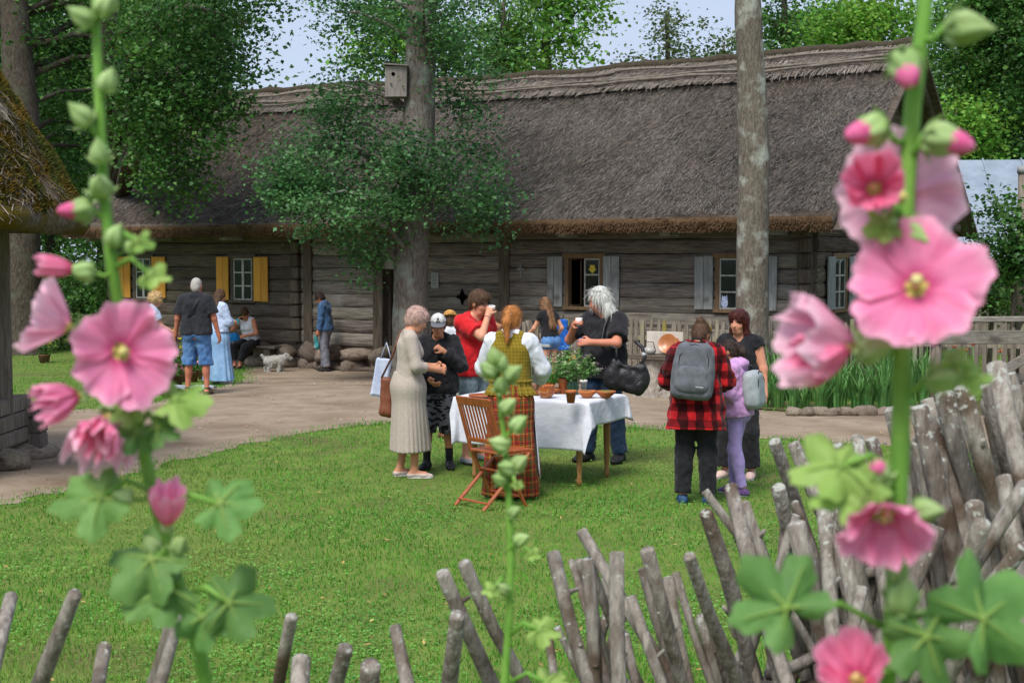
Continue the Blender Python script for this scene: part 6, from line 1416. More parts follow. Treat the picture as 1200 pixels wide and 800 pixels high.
# --- woman in the beige knitted dress
knit = cloth('beige_knit', '#a2968a', '#bcb1a5', scale=90, bump=.8, bscale=150, stretch=(1, 1, 1.6), bdist=.006)
p = Person('woman with rose-blond hair in a long beige knitted dress, standing in profile', G(477, 559), -78, 1.66, '#c4896a', hpitch=24, lean=4, bust=.75, hip=.95, bw=.9, girth=.92,
    hands=((.10, .29, 1.10), (-.04, .30, 1.12)), poles=((.5, -.5, -.7), None), feet=((.09, .06, 10), (-.08, -.06, -2)))
p.hl = .05; p.hj = .7; p.hair(h_pinkgrey, 'fringe', th=.02); p.brows(h_lbr)
S = p.S; D = Sdf(.010); p.torso(D, .012 * S)
for i in (0, 1): p.arm(D, i, .013 * S, .72, .03, .008)
D.ell(p.T(0, .03, 1.53), np.array([.09, .1, .085]) * S, .01, sub=True); p.put('dress_top', D, knit, [(p.T(0, 0, .93), v3(0, 0, -1))], [(.003, 40, 1)])
p.skirt(knit, 1.08, .27, .140, .225, 22, .006, 'dress_skirt', .92, .7, .0, .03)
p.shoes(M('silver_sandal', '#b3b0a8', '#c6a8a2', scale=60, rough=.6), .006, .05, 'sandal', mat_white_sole)
mat_bagb = M('brown_leather', '#6b3a26', '#7f4a32', scale=12, rough=.5, bump=.2, bscale=60, spec=.4); mat_tote = cloth('pale_blue_bag', '#a9b4d0', '#c3cadd')
b0 = at(453, 462, 13.95); t = thing('shoulder_bag', 'brown leather shoulder bag hanging behind the woman in beige', 'bag', b0 + Vector((0, 0, -.22)))
D = Sdf(.009); D.cone((-.03, 0, .05), (.03, 0, .04), .04, .04, .03); D.cone((-.03, 0, .05), (-.02, 0, .36), .045, .035, .03); D.cone((.03, 0, .04), (.02, 0, .35), .045, .035, .03); V, F = D.mesh(None, [(.006, 30, 1)]); obj('bag_body', V, F, mat_bagb, t, True)
sh = p.W(p.sh[1]) - t.location + Vector((-.02, .05, .06)); MB().tube([(-.05, 0, .38), Vector((-.05, 0, .38)).lerp(sh, .5), sh + Vector((-.04, 0, 0)), sh + Vector((.03, .03, -.06))], .011, 6).build('strap', mat_bagb, t, True)
b0 = at(443, 448, 14.2); t = thing('tote_bag', 'pale blue flat cloth bag beside the brown shoulder bag', 'bag', b0 + Vector((0, 0, -.15)))
m = MB(); m.box((.03, 0, .2), (.075, .022, .19), Matrix.Rotation(.18, 3, 'Y'), .01, .012); m.build('bag_body', mat_tote, t)
MB().tube([(.02, 0, .37), (.09, -.03, .55), (.14, -.04, .37)], .008, 6).build('strap', mat_tote, t, True)

# --- boy with cap
prt = cloth('printed_shorts', '#5d5d62', '#151518', scale=16, lo=.52, hi=.54, detail=1, stretch=(1, 1, 2.2)); hood = cloth('black_hoodie', '#1b1b1e', '#28282b', c3='#4b3d2a', scale3=90, lo3=.68, hi3=.72)
p = Person('boy in a white cap, black hooded jacket and printed grey shorts', G(514, 549), 176, 1.56, '#b97f62', hpitch=16, hyaw=6, hands=((.06, .24, 1.02), (-.08, .17, 1.33)), curl=(.7, 1.3), poles=((.8, -.3, -.7), (-.8, .0, -1)), bw=.98, feet=((.13, .03, 14), (-.12, -.02, -16)))
p.hair(h_dark, 'short'); p.brows(h_dark); p.shirt(hood, .96, .86, .026, .02, 'jacket', sleeve_fl=.012, wr=((.008, 30, 1), (.005, 55, 2))); p.trousers(prt, .60, .024, .03, 1.0, 'shorts', ((.006, 30, 3),))
p.shoes(M('black_shoe', '#1a1a1c', '#262628', scale=20, rough=.5), .010, .10, socks=(mat_black, .42))
S = p.S; D = Sdf(.009); D.ell(p.T(0, -.06, 1.47), np.array([.12, .09, .065]) * S, .03); D.ell(p.T(0, .07, 1.49), np.array([.06, .07, .08]) * S, .02, sub=True); p.put('hood', D, hood, None, [(.005, 40, 1)])
D = Sdf(.009); D.cone(p.T(-.09, .115, 1.0), p.T(.09, .115, 1.0), .05 * S, .05 * S, .02, flat=((0, 1, 0), 1.6)); p.put('belt_pouch', D, mat_black, None, [(.004, 40, 2)])
capm = cloth('white_cap_cloth', '#bdbcba', '#cfcecb'); capg = cloth('grey_cap_peak', '#55555a', '#66666b')
D = Sdf(.007); D.ell(p.Hd(0, -.012, .042), np.array([.091, .11, .1]) * S, .02, p.Rh); c = p.put('cap', D, capm, [(p.Hd(0, 0, .052), p.Rh @ v3(0, .12, -1))])
D = Sdf(.007); D.ell(p.Hd(0, .115, .045), np.array([.082, .085, .013]) * S, .01, p.Rh); D.ell(p.Hd(0, .07, .052), np.array([.088, .05, .015]) * S, .01, p.Rh)
V, F = D.mesh([(p.Hd(0, .05, 0), p.Rh @ v3(0, -1, 0))]); obj('peak', V, F, capg, c, True)
m = MB()
for a, b in (((-.022, .062), (0, .118)), ((.022, .062), (0, .118)), ((-.012, .083), (.012, .083))):
    q = [p.Hd(x, -.012 + .118 * math.sqrt(max(0, 1 - ((z - .042) / .105) ** 2 - (x / .095) ** 2)), z) for (x, z) in (a, b)]; m.tube([q[0], (q[0] + q[1]) / 2 + p.Rh @ v3(0, .002, 0), q[1]], .0042, 5)
m.build('letter_a', M('cap_letter', '#202024'), c)

# --- straw-hatted person in white behind the boy
p = Person('person in a white shirt and straw hat half hidden behind the boy', G(528, 513), 10, 1.50, '#bd8566', vox=.012, hands=((.2, .1, .95), (-.2, .1, .95)), hpitch=15)
wsh = cloth('white_shirt', '#c3c6ce', '#d8dae0'); p.hair(h_brown, 'short'); p.shirt(wsh, .9, .85, .02, .02); p.trousers(cloth('pale_trousers', '#a9a6a0', '#bab7b0')); p.shoes(mat_bagb)
S = p.S; straw = M('straw_hat', '#b07c3e', '#c99a58', scale=60, rough=.9, bump=.5, bscale=90); D = Sdf(.008); D.ell(p.Hd(0, -.01, .06), np.array([.09, .105, .085]) * S, .02, p.Rh, clips=[(p.Hd(0, 0, .05), -(p.Rh @ v3(0, 0, 1)))]); D.ell(p.Hd(0, -.01, .052), np.array([.145, .16, .012]) * S, .02, p.Rh); p.put('straw_hat', D, straw)

# --- man in red
redt = cloth('red_tshirt', '#b51d22', '#c4282c', scale=6); shg = cloth('grey_green_shorts', '#6d7b80', '#83929a')
p = Person('young man in a red T-shirt and glasses drinking from a small cup', G(556, 541), -138, 1.79, '#c88f73', hpitch=14, hyaw=16, lean=2, hands=((-.01, .20, 1.49), (-.2, .14, .98)), curl=(.9, .6), poles=((.75, .1, -1), None), bw=1.02, feet=((.16, .05, 10), (-.12, -.02, -10)))
p.hair(h_brown, 'fringe', th=.018); p.brows(h_brown); p.shirt(redt, .36, .88, .02, .018); p.trousers(shg, .52, .02, .02, 1.0, 'shorts'); p.shoes(M('grey_slider', '#8d8f93', rough=.7), .006, .06, 'slipper'); p.glasses(M('black_spectacle_frame', '#17171a', rough=.3))
g = p.grip[0]; cup('small white cup at the lips of the man in red', p.W(g[0] + g[1] * .0 - v3(0, 0, .03)), (.15, -.2, 1), mat_cup, .075)
w = p.wr[0]; e = p.el[0]; d = nrm(w - e); q = w - d * .03; a, b_, _ = frame(d); MB().tube([Vector(q) + a * (.031 * math.cos(x)) + b_ * (.031 * math.sin(x)) for x in np.linspace(0, 6.29, 14)], .005, 5).build('bracelet', mat_black, p.t, True)

# --- boy hidden behind the costume woman
p = Person('boy whose face peeps out behind the woman in folk costume', G(587, 529), 175, 1.53, '#c58b6d', vox=.012, hpitch=10, hyaw=-20); p.hair(h_brown, 'short'); p.brows(h_brown); p.shirt(cloth('navy_tshirt', '#27324d', '#323e5c')); p.trousers(shg, .52, .02, .02, 1.0, 'shorts'); p.shoes(mat_rubber)

# --- woman in folk costume
vest = check_mat('mustard_check_vest', '#7d6a1e', [('v', 0, .18, '#5a4d16', .6), ('h', 0, .18, '#5a4d16', .6), ('v', .5, .1, '#94803a', .6), ('h', .5, .1, '#94803a', .6)], .03)
tart = check_mat('red_green_check_skirt', '#8f2f22', [('v', .05, .24, '#3e4f26', .75), ('h', .05, .2, '#3e4f26', .6), ('v', .45, .08, '#b08a35', .8), ('h', .5, .07, '#b08a35', .6), ('v', .70, .12, '#27331c', .7), ('h', .74, .1, '#5b1d18', .7)], .105)
linen = cloth('white_linen', '#c9ccd6', '#dddfe6', scale=10)
FW = G(598, 583)
p = Person('woman in folk costume with mustard vest and checked skirt, seen from behind', FW, -14, 1.70, '#d0957a', hyaw=-6, hpitch=10, lean=3, bw=.98, hands=((.20, .30, 1.03), (-.20, .30, 1.03)), poles=((.9, -.6, -.5), (-.9, -.6, -.5)))
p.hair(h_red, 'pony', th=.012, len=-.2); S = p.S
D = Sdf(.010); p.torso(D, .008 * S)
for i in (0, 1): p.arm(D, i, .028 * S, .86, .04, .012)
D.cone(p.T(-.06, -.03, 1.475), p.T(.06, -.03, 1.475), .05 * S, .05 * S, .03); D.ell(p.T(0, .04, 1.54), np.array([.075, .08, .06]) * S, .01, sub=True); p.put('blouse', D, linen, [(p.T(0, 0, .95), v3(0, 0, -1))], [(.007, 34, 1), (.004, 66, 2)])
D = Sdf(.009); p.torso(D, .022 * S, True, True)
for q in (1, -1): D.cone(p.sh[0 if q > 0 else 1], p.el[0 if q > 0 else 1], .085 * S, .085 * S, .02, sub=True)
D.ell(p.T(0, .02, 1.545), np.array([.09, .11, .085]) * S, .01, sub=True); vs_ = p.put('vest', D, vest, [(p.T(0, 0, 1.03), v3(0, 0, -1))], [(.003, 40, 1)])
V = p.skirt(vest, 1.10, .94, .155, .225, 26, .02, 'peplum', .8)
p.skirt(tart, 1.06, .03, .155, .25, 20, .012, 'skirt', .85, .7); sc = Sdf(.007); sc.ell(p.Hd(0, -.122, .03), np.array([.034, .022, .026]) * S, .01); p.put('hair_tie', sc, linen, None, [(.003, 90, 1)])
ap = MB(); n = 8                                         # white apron edge with a woven band, hanging at her right side
for i in range(n + 1):
    f = i / n; z = (1.0 - .82 * f) * S
    for k_, (a, dr) in enumerate(((.12, .012), (.30, .018), (.6, .022), (1.0, .02), (1.5, .02))): rr = (.175 + .085 * f ** .7 + dr) * S; ap.v.append((rr * math.cos(a), rr * .86 * math.sin(a), z)); ap.uv.append((0, 0))
ap.f = [(i * 5 + k, (i + 1) * 5 + k, (i + 1) * 5 + k + 1, i * 5 + k + 1) for i in range(n) for k in range(4)]
o = ap.build('apron', linen, p.t, True); md = o.modifiers.new('thick', 'SOLIDIFY'); md.thickness = .006
bn = MB()
for z in (.21, .235, .26, .36): rr = (.175 + .085 * .95 + .022) * S; bn.tube([(rr * math.cos(a), rr * .87 * math.sin(a), z * S) for a in (.13, .3, .6, 1.0)], .004, 4)
bn.build('woven_band', cloth('red_band', '#8c2b2b'), o)
p.shoes(M('black_leather_shoe', '#221d1b', rough=.4), .006, .07)

# --- white-haired man
blk = cloth('black_tshirt', '#201f22', '#2c2b2e', scale=8)
p = Person('stout man with long white hair in a black T-shirt and jeans, holding a cup', G(707, 541), 140, 1.82, '#c07c62', hpitch=18, hyaw=-24, belly=1.12, bw=1.07, girth=1.14, hip=1.08, hands=((.16, .27, 1.36), (-.10, .34, 1.21)), curl=(1.0, .75), poles=((.9, -.2, -1), (-1, -.4, -.6)), feet=((.15, .06, 12), (-.16, -.06, -14)))
p.hl, p.hj, p.hf, p.hn = .12, .16, .06, 2200; p.hair(h_white, 'loose', len=-.12, w=.06, th=.02); p.brows(h_white); p.shirt(blk, .40, .84, .024, .024, flare=.01, wr=((.006, 26, 1), (.004, 50, 2))); p.trousers(jean, .985, .022, .012, 1.0); p.shoes(M('black_boot', '#1c1b1c', '#282728', scale=12, rough=.5), .014, .12); p.glasses(M('pale_spectacle_frame', '#6e6a70', rough=.3), True)
g = p.grip[0]; cup('small white cup raised by the white-haired man', p.W(g[0] - v3(0, 0, .035)), (0, 0, 1), mat_cup, .08)
g = p.grip[1]; o = thing('blue_tin', 'small round blue tin in the palm of the white-haired man', 'tin', p.W(g[0] + g[2] * .01 + v3(0, 0, .02))); MB().lathe([(.0, -.014), (.036, -.014), (.04, -.008), (.04, .008), (.036, .014), (.0, .014)], (0, 0, 0), 18).build('tin_body', M('blue_enamel', '#2f4a86', '#44609c', scale=20, rough=.35, spec=.5), o, True); o.rotation_euler = (.9, .2, 0)
# his bag
leath = M('black_leather', '#1b1a1b', '#29272a', scale=10, rough=.45, bump=.3, bscale=70, spec=.4); q = at(735, 437, 14.25); t = thing('handbag', 'large black leather handbag hanging at the hip of the white-haired man', 'bag', q + Vector((0, 0, -.1)))
D = Sdf(.010); D.cone((-.17, 0, -.01), (.12, -.02, -.07), .05, .055, .06, flat=((0, 1, 0), 1.3)); D.cone((-.12, 0, .2), (.15, -.01, .15), .03, .035, .05); D.cone((-.15, 0, .09), (.15, 0, .03), .085, .085, .06, flat=((0, 1, 0), 1.6)); D.cone((-.12, 0, .2), (-.15, 0, .0), .04, .05, .05); D.cone((.15, 0, .15), (.13, 0, -.05), .045, .05, .05); D.ell((.03, 0, .25), (.1, .1, .07), .03, sub=True); V, F = D.mesh(None, [(.011, 28, 1), (.005, 60, 2)]); obj('bag_body', V, F, leath, t, True)
sh = p.W(p.T(-.12, 0, 1.5)) - t.location; MB().tube([(-.11, -.02, .19), Vector((-.11, -.06, .2)).lerp(sh, .3) + Vector((0, -.08, 0)), p.W(p.T(-.115, .20, 1.2)) - t.location, p.W(p.T(-.12, .155, 1.35)) - t.location, p.W(p.T(-.12, .07, 1.475)) - t.location, sh + Vector((0, 0, .015)), p.W(p.T(-.12, -.12, 1.4)) - t.location], .012, 6).build('strap', leath, t, True)
MB().tube([(.12, 0, .16), (.18, .0, .26), (.15, .04, .36), (.08, .06, .42)], .02, 7).build('handle', leath, t, True); MB().tube([(.16, .01, .27), (.175, .015, .3)], .026, 8).build('buckle', M('steel', '#a8a8a8', rough=.35, spec=.6), t, True)

# --- plaid shirt with backpack
plaid = check_mat('red_black_buffalo_check', '#b71f25', [('v', 0, .5, '#3b0c10', .9), ('h', 0, .5, '#100608', .68)], .135)
p = Person('person in a red and black checked shirt with a grey backpack, seen from behind', G(815, 590), -10, 1.60, '#bd8468', hpitch=32, hyaw=-24, lean=6, bw=1.06, hip=1.06, girth=1.06, hands=((.12, .27, 1.06), (-.12, .27, 1.06)), poles=((1, -.5, -.5), (-1, -.5, -.5)), feet=((.115, .02, 8), (-.12, .0, -8)))
p.hair(h_brown, 'bun'); p.shirt(plaid, .95, .70, .03, .03, flare=.02, sleeve_fl=.016, wr=((.009, 24, 1), (.006, 47, 2))); p.trousers(mat_black, .985, .02, .014); p.shoes(M('navy_trainer', '#1d2f47', '#33587a', scale=40, rough=.7), .010, .09, sole=mat_white_sole)
S = p.S; D = Sdf(.009); D.cone(p.T(-.07, -.04, 1.475), p.T(.07, -.04, 1.475), .05 * S, .05 * S, .02); D.ell(p.Hd(0, 0, -.06), np.array([.06, .065, .09]) * S, .01, sub=True); p.put('collar', D, plaid)
hb = MB().tube([p.Hd(.088 * math.cos(a), -.02 + .03 * math.cos(a * 2), .03 + .092 * math.sin(a)) for a in np.linspace(.1, 3.04, 12)], .006, 6).build('headband', M('ochre_headband', '#a8862e'), p.t, True)
def backpack(p, label, mat, w, h, d, zc, tilt=0.0, dark=None, xo=0.0):
    S = p.S; c = p.T(xo, -.135 - d / 2, zc); t = thing('backpack', label, 'backpack', p.W(c), p.t.rotation_euler.z); Rr = p.Rt @ ry(math.radians(tilt)); off = lambda x, y, z: Rr @ (np.array([x, y, z]))
    D = Sdf(.009)
    def fn(X, Y, Z):
        q = np.stack(np.broadcast_arrays(X, Y, Z), -1) @ Rr; ww = w / 2 * (1 - .16 * np.clip(q[..., 2] / (h / 2), -1, 1) ** 2 - .07 * q[..., 2] / (h / 2)); a = np.abs(q[..., 0]) - ww + .05; b_ = np.abs(q[..., 1]) - d / 2 + .05; c_ = np.abs(q[..., 2]) - h / 2 + .07
        return np.sqrt(np.maximum(a, 0) ** 2 + np.maximum(b_, 0) ** 2 + np.maximum(c_, 0) ** 2) + np.minimum(np.maximum(np.maximum(a, b_), c_), 0) - .06
    r = max(w, h) / 2 + .06; D.fun((-r, -r, -r), (r, r, r), fn, .02); V, F = D.mesh(None, [(.004, 30, 2)]); o = obj('pack_body', V, F, mat, t, True)
    dk = dark or mat_black
    z0 = h / 2 - .02; MB().tube([off(-w * .36, -d * .5, -h * .1), off(-w * .36, -d * .56, h * .22), off(-w * .22, -d * .5, h * .4), off(0, -d * .46, h * .45), off(w * .22, -d * .5, h * .4), off(w * .36, -d * .56, h * .22), off(w * .36, -d * .5, -h * .1)], .0045, 5).build('zip', dk, t, True)
    MB().tube([off(-.05, d * .2, z0), off(-.03, d * .15, z0 + .05), off(.03, d * .15, z0 + .05), off(.05, d * .2, z0)], .009, 6).build('grab_handle', dk, t, True)
    for q in (1, -1):
        a = Vector(off(q * w * .24, d * .45, h * .36)); s0 = p.W(p.T(q * .105, -.02, 1.50)) - t.location; s0.rotate(Matrix.Rotation(-p.t.rotation_euler.z, 3, 'Z')); s1 = p.W(p.T(q * .125, .13, 1.33)) - t.location; s1.rotate(Matrix.Rotation(-p.t.rotation_euler.z, 3, 'Z')); s2 = p.W(p.T(q * .16, .06, 1.12)) - t.location; s2.rotate(Matrix.Rotation(-p.t.rotation_euler.z, 3, 'Z')); e = Vector(off(q * w * .36, d * .35, -h * .36))
        MB().tube([a, a.lerp(s0, .6) + Vector((0, 0, .03)), s0 + Vector((0, 0, .015)), s1, s2, e], [.012, .017, .02, .019, .012, .008], 6).build('shoulder_strap', mat, t, True)
    return t, off, d, w, h
gpack = cloth('grey_pack_cloth', '#54565c', '#6a6d73', scale=14)
t, off, d, w, h = backpack(p, 'dark grey backpack on the back of the person in the checked shirt', gpack, .34, .50, .17, 1.24, 5, xo=-.02)
D = Sdf(.009); D.cone(off(-w * .22, -d * .52, -.12), off(w * .22, -d * .52, -.12), .07, .07, .04, flat=((0, 1, 0), 1.9)); D.cone(off(-w * .2, -d * .52, -.02), off(w * .2, -d * .52, -.02), .06, .06, .04, flat=((0, 1, 0), 1.9)); V, F = D.mesh(); obj('front_pocket', V, F, gpack, t, True)
m = MB(); m.box(Vector(off(.07, -d * .5 - .062, -.13)), (.032, .003, .005), Matrix(off(1, 0, 0).tolist() and [[float(x) for x in r] for r in (p.Rt @ ry(.09))])); m.build('small_logo', M('silver_print', '#9a9ca0'), t)

# --- girl in lilac
lil = cloth('lilac_hoodie', '#b489b8', '#c79bc9', scale=10); leg_l = cloth('lilac_leggings', '#9583b8', '#a594c6', scale=10)
p = Person('girl in a lilac hooded top and leggings with a light grey backpack, in profile', G(864, 580), 64, 1.40, '#c4886a', hpitch=22, lean=5, bw=.86, hip=.86, girth=.86, hands=((.10, .25, 1.08), (-.05, .25, 1.1)), feet=((.08, .06, 6), (-.08, -.08, -10)))
p.hair(h_dark, 'pony', len=-.16); p.brows(h_dark); p.shirt(lil, .97, .88, .03, .022, 'hooded_top', sleeve_fl=.012, wr=((.008, 28, 1), (.005, 55, 2))); p.trousers(leg_l, .985, .011, .0, 1.0, 'leggings', ((.003, 45, 3),)); p.shoes(M('purple_trainer', '#4d3a63', '#70548a', scale=40, rough=.7), .012, .09, sole=mat_white_sole)
S = p.S; D = Sdf(.009); D.ell(p.T(0, -.075, 1.46), np.array([.125, .09, .075]) * S, .03); D.ell(p.T(0, .06, 1.50), np.array([.065, .075, .09]) * S, .02, sub=True); p.put('hood', D, lil, None, [(.006, 40, 1)])
backpack(p, 'small light grey backpack on the back of the girl in lilac', cloth('pale_grey_pack', '#8b9296', '#a0a7aa', scale=14), .26, .36, .13, 1.17, 0, mat_black)

# --- woman with wine-red hair
p = Person('smiling woman with wine-red hair in a black sleeveless top, facing left', G(866, 560), 150, 1.62, '#cb8d72', hpitch=8, hyaw=-8, bust=1.0, bw=1.03, girth=1.1, hip=1.08, hands=((.2, .18, .95), (-.29, .03, .85)), feet=((.14, .03, 12), (-.12, -.03, -14)))
p.hair(h_wine, 'bob', len=-.11, th=.022); p.brows(h_wine); p.shirt(mat_black, .10, .86, .014, .02, 'top', sleeve_fl=.012); p.trousers(cloth('black_trousers', '#242326', '#302f32'), .95, .024, .03); p.shoes(M('pale_shoe', '#c4a69a', '#d4b8ac', scale=20, rough=.7), .01, .08, sole=mat_white_sole); p.glasses(M('sunglass_frame', '#4a3f4a', rough=.3), True, True)

# --- girl at the fence
p = Person('girl with long brown hair, black T-shirt and denim shorts reaching by the fence', G(645, 459), 38, 1.52, '#cb9478', vox=.012, hpitch=22, lean=10, bw=.88, hip=.95, girth=.85, hands=((.22, .12, .95), (-.22, .40, 1.02)), feet=((.09, .03, 4), (-.09, 0, -4)))
p.hl, p.hj, p.hf = .1, .15, .06; p.hair(h_lbr, 'long', len=-.36, w=.04); p.shirt(mat_black, .22, 1.0, .012, .008); p.trousers(denim, .16, .014, .012, 1.02, 'shorts'); p.shoes(mat_rubber, .008, .08)

# --- far group at the left
blkt = cloth('charcoal_tshirt', '#26272b', '#323338', scale=8)
p = Person('cropped grey-haired man in a charcoal T-shirt and denim shorts, seen from behind', G(231, 463), -4, 1.82, '#b4735a', vox=.012, bw=1.1, girth=1.06, hip=1.05, hpitch=12, hands=((.33, .05, .86), (-.34, .05, .86)), feet=((.15, 0, 10), (-.15, .02, -10)))
p.hl = .012; p.hair(h_grey, 'crop', th=.004); p.shirt(blkt, .38, .90, .02, .022); p.trousers(denim, .56, .024, .028, 1.0, 'shorts', ((.009, 28, 3), (.006, 50, 1))); p.shoes(M('brown_sandal', '#57493a', rough=.7), .006, .06, 'sandal', socks=(M('dark_strap', '#2e2a27'), .10))
MB().tube([p.T(.13, -.03, 1.49), p.T(.07, -.13, 1.38), p.T(-.06, -.15, 1.2), p.T(-.17, -.10, 1.02)], .012, 6).build('cross_strap', mat_black, p.t, True)
g = p.grip[1]; o = thing('phone', 'black phone held low by the man in denim shorts', 'phone', p.W(g[0])); MB().box((0, 0, 0), (.005, .036, .07), None, 0, .003).build('phone_body', M('phone_black', '#16161a', rough=.2, spec=.5), o)

p = Person('woman in a long light blue denim skirt and pale shirt behind the man in charcoal', G(257, 450), -38, 1.66, '#c58a6e', vox=.013, hpitch=16, hands=((.12, .28, 1.12), (-.1, .3, 1.1)), bw=.92)
p.hair(h_brown, 'long', len=-.2); p.shirt(cloth('pale_blue_shirt', '#a3b4d3', '#bcc9e0'), .66, .96, .02, .02); p.skirt(cloth('light_denim_skirt', '#7397bd', '#8fb0d0', scale=8), 1.04, .07, .14, .30, 12, .016, 'skirt', .9, .8); p.shoes(M('white_trainer', '#d5d5d3', rough=.7), .012, .09, sole=mat_white_sole)
g = p.grip[0]; o = thing('teal_folder', 'small teal booklet held by the woman in the blue skirt', 'booklet', p.W(g[0] + g[2] * .02)); MB().box((0, 0, .03), (.09, .008, .05), Matrix.Rotation(.6, 3, 'Z'), 0, .003).build('cover', M('teal_card', '#2f8a97', rough=.6), o)

p = Person('woman with curly blond hair and pale denim top half hidden by the left flower', G(181, 462), -72, 1.60, '#cf9b80', vox=.013, hpitch=18, hands=((.1, .33, 1.05), (-.1, .3, 1.0)), bw=.95)
p.hj = 1.2; p.hair(h_blond, 'curly'); p.brows(h_blond); p.shirt(cloth('pale_denim_top', '#9fb2c8', '#b8c7d8'), .30, .8, .02, .02); p.skirt(cloth('pale_denim_dress', '#9fb2c8', '#b8c7d8'), 1.02, .5, .15, .24, 12, .012, 'skirt'); p.shoes(M('pink_sandal', '#c49a8c', rough=.7), .006, .05, 'sandal')

q = hl(fs(313), -.52); sz = .46 + .09
p = Person('woman sitting on the bench in a white top and black trousers looking at a phone', (q.x, q.y, q.z), 150, 1.66, '#b97a5e', vox=.013, sit=(0, 0, sz), lean=16, hpitch=34, hyaw=14, bust=.8, hands=((.12, .30, 1.06), (-.05, .26, .72)), poles=((.8, -.2, -1), (-.9, -.4, -.3)), feet=((.14, .40, 10), (-.02, .42, -16)))
p.hair(h_brown, 'bun'); p.brows(h_brown); p.shirt(cloth('white_top', '#c9cbd6', '#dcdde4'), 0, .98, .012, .006, 'tank_top', vneck=.03); p.trousers(mat_black, .88, .016, .014); p.shoes(M('brown_flat', '#5d4a3d', rough=.6), .006, .06)
g = p.grip[0]; o = thing('phone', 'dark phone held up by the woman on the bench', 'phone', p.W(g[0])); MB().box((0, 0, .02), (.035, .005, .07), Matrix.Rotation(math.radians(150), 3, 'Z') @ Matrix.Rotation(-.4, 3, 'X'), 0, .003).build('phone_body', M('phone_dark', '#17171b', rough=.2, spec=.5), o)
b0 = hl(fs(290), -.45); t = thing('blue_bag', 'bright blue bag lying on the bench beside the seated woman', 'bag', b0 + Vector((0, 0, .47)))
D = Sdf(.012); D.ell((0, 0, .12), (.15, .1, .13), .04); D.cone((-.1, 0, .05), (.1, 0, .05), .07, .08, .05); V, F = D.mesh([(v3(0, 0, .004), v3(0, 0, -1))], [(.01, 26, 1)]); obj('bag_body', V, F, cloth('bright_blue_cloth', '#1f6cab', '#2f86c4'), t, True); MB().tube([(-.06, 0, .22), (0, -.02, .32), (.06, 0, .22)], .008, 6).build('strap', mat_black, t, True)

p = Person('man in a blue shirt and grey trousers standing by the wall, head bowed', G(382, 435), 78, 1.66, '#b27458', vox=.013, hpitch=36, lean=4, bw=1.0, hands=((.27, .05, .86), (-.24, .08, .86)), feet=((.09, .06, 6), (-.09, -.06, -8)))
p.hair(h_dark, 'short'); p.brows(h_dark); p.shirt(cloth('steel_blue_shirt', '#34506f', '#46648a', scale=9), .97, .88, .02, .018, sleeve_fl=.01); p.trousers(cloth('grey_trousers', '#6a6b74', '#7d7e87', scale=9), .98, .02, .016); p.shoes(mat_rubber, .01, .09)
g = p.grip[1]; o = thing('teal_bag', 'crumpled teal and white bag in the hand of the man in blue', 'bag', p.W(g[0] + v3(0, .05, -.05))); D = Sdf(.012); D.cone((0, 0, 0), (.03, 0, -.2), .03, .06, .03); V, F = D.mesh(None, [(.012, 30, 1)]); obj('bag_body', V, F, M('teal_plastic', '#1d6b6b', '#4c9696', scale=9, rough=.4, c3='#c9d4d4', scale3=9, lo3=.6, hi3=.64), o, True)

# --- white dog by the bench
dg = G(322, 436); t = thing('dog', 'small white shaggy dog walking by the bench', 'dog', dg, math.radians(12)); D = Sdf(.011)
D.cone((-.14, 0, .24), (.12, 0, .25), .082, .095, .04); D.ell((.12, 0, .23), (.085, .075, .1), .04); D.cone((.15, 0, .27), (.22, 0, .31), .06, .055, .03); D.ell((.24, 0, .32), (.065, .055, .055), .02); D.cone((.27, 0, .30), (.325, 0, .285), .034, .022, .02)
for q in (1, -1): D.cone((.225, q * .045, .36), (.215, q * .065, .40), .018, .006, .01)
for (x, sx, q) in ((.13, .03, .045), (.1, -.03, -.045)): D.cone((x, q, .2), (x + sx * .4, q, .11), .036, .026, .02); D.cone((x + sx * .4, q, .11), (x + sx, q, .025), .026, .024, .01); D.ell((x + sx + .014, q, .018), (.032, .022, .018), .01)
for (x, sx, q) in ((-.14, -.02, .05), (-.16, .05, -.05)): D.cone((x, q, .22), (x + .03 + sx, q, .14), .052, .034, .03); D.cone((x + .03 + sx, q, .14), (x - .025 + sx, q, .09), .03, .023, .01); D.cone((x - .025 + sx, q, .09), (x - .02 + sx, q, .025), .023, .022, .01); D.ell((x + sx - .005, q, .018), (.032, .022, .018), .01)
D.cone((-.2, 0, .28), (-.26, 0, .36), .026, .016, .02); V, F = D.mesh(None, [(.006, 90, 1), (.005, 150, 2)]); furm = M('white_fur', '#b8b5ad', '#cfccc4', scale=20, rough=.95, bump=.8, bscale=120); ob_ = obj('body', V, F, furm, t, True); a_, b_ = strands(V, F, 3200, .045, .003, .6, .5, .3); tag(obj('fur', a_, b_, furm, ob_), kind='stuff')
for q in (1, -1): MB().box((.285, q * .03, .335), (.007, .006, .007), None, 0, .002).build('eye', mat_eye, t)
MB().box((.345, 0, .29), (.009, .012, .008), None, 0, .003).build('nose', mat_eye, t)
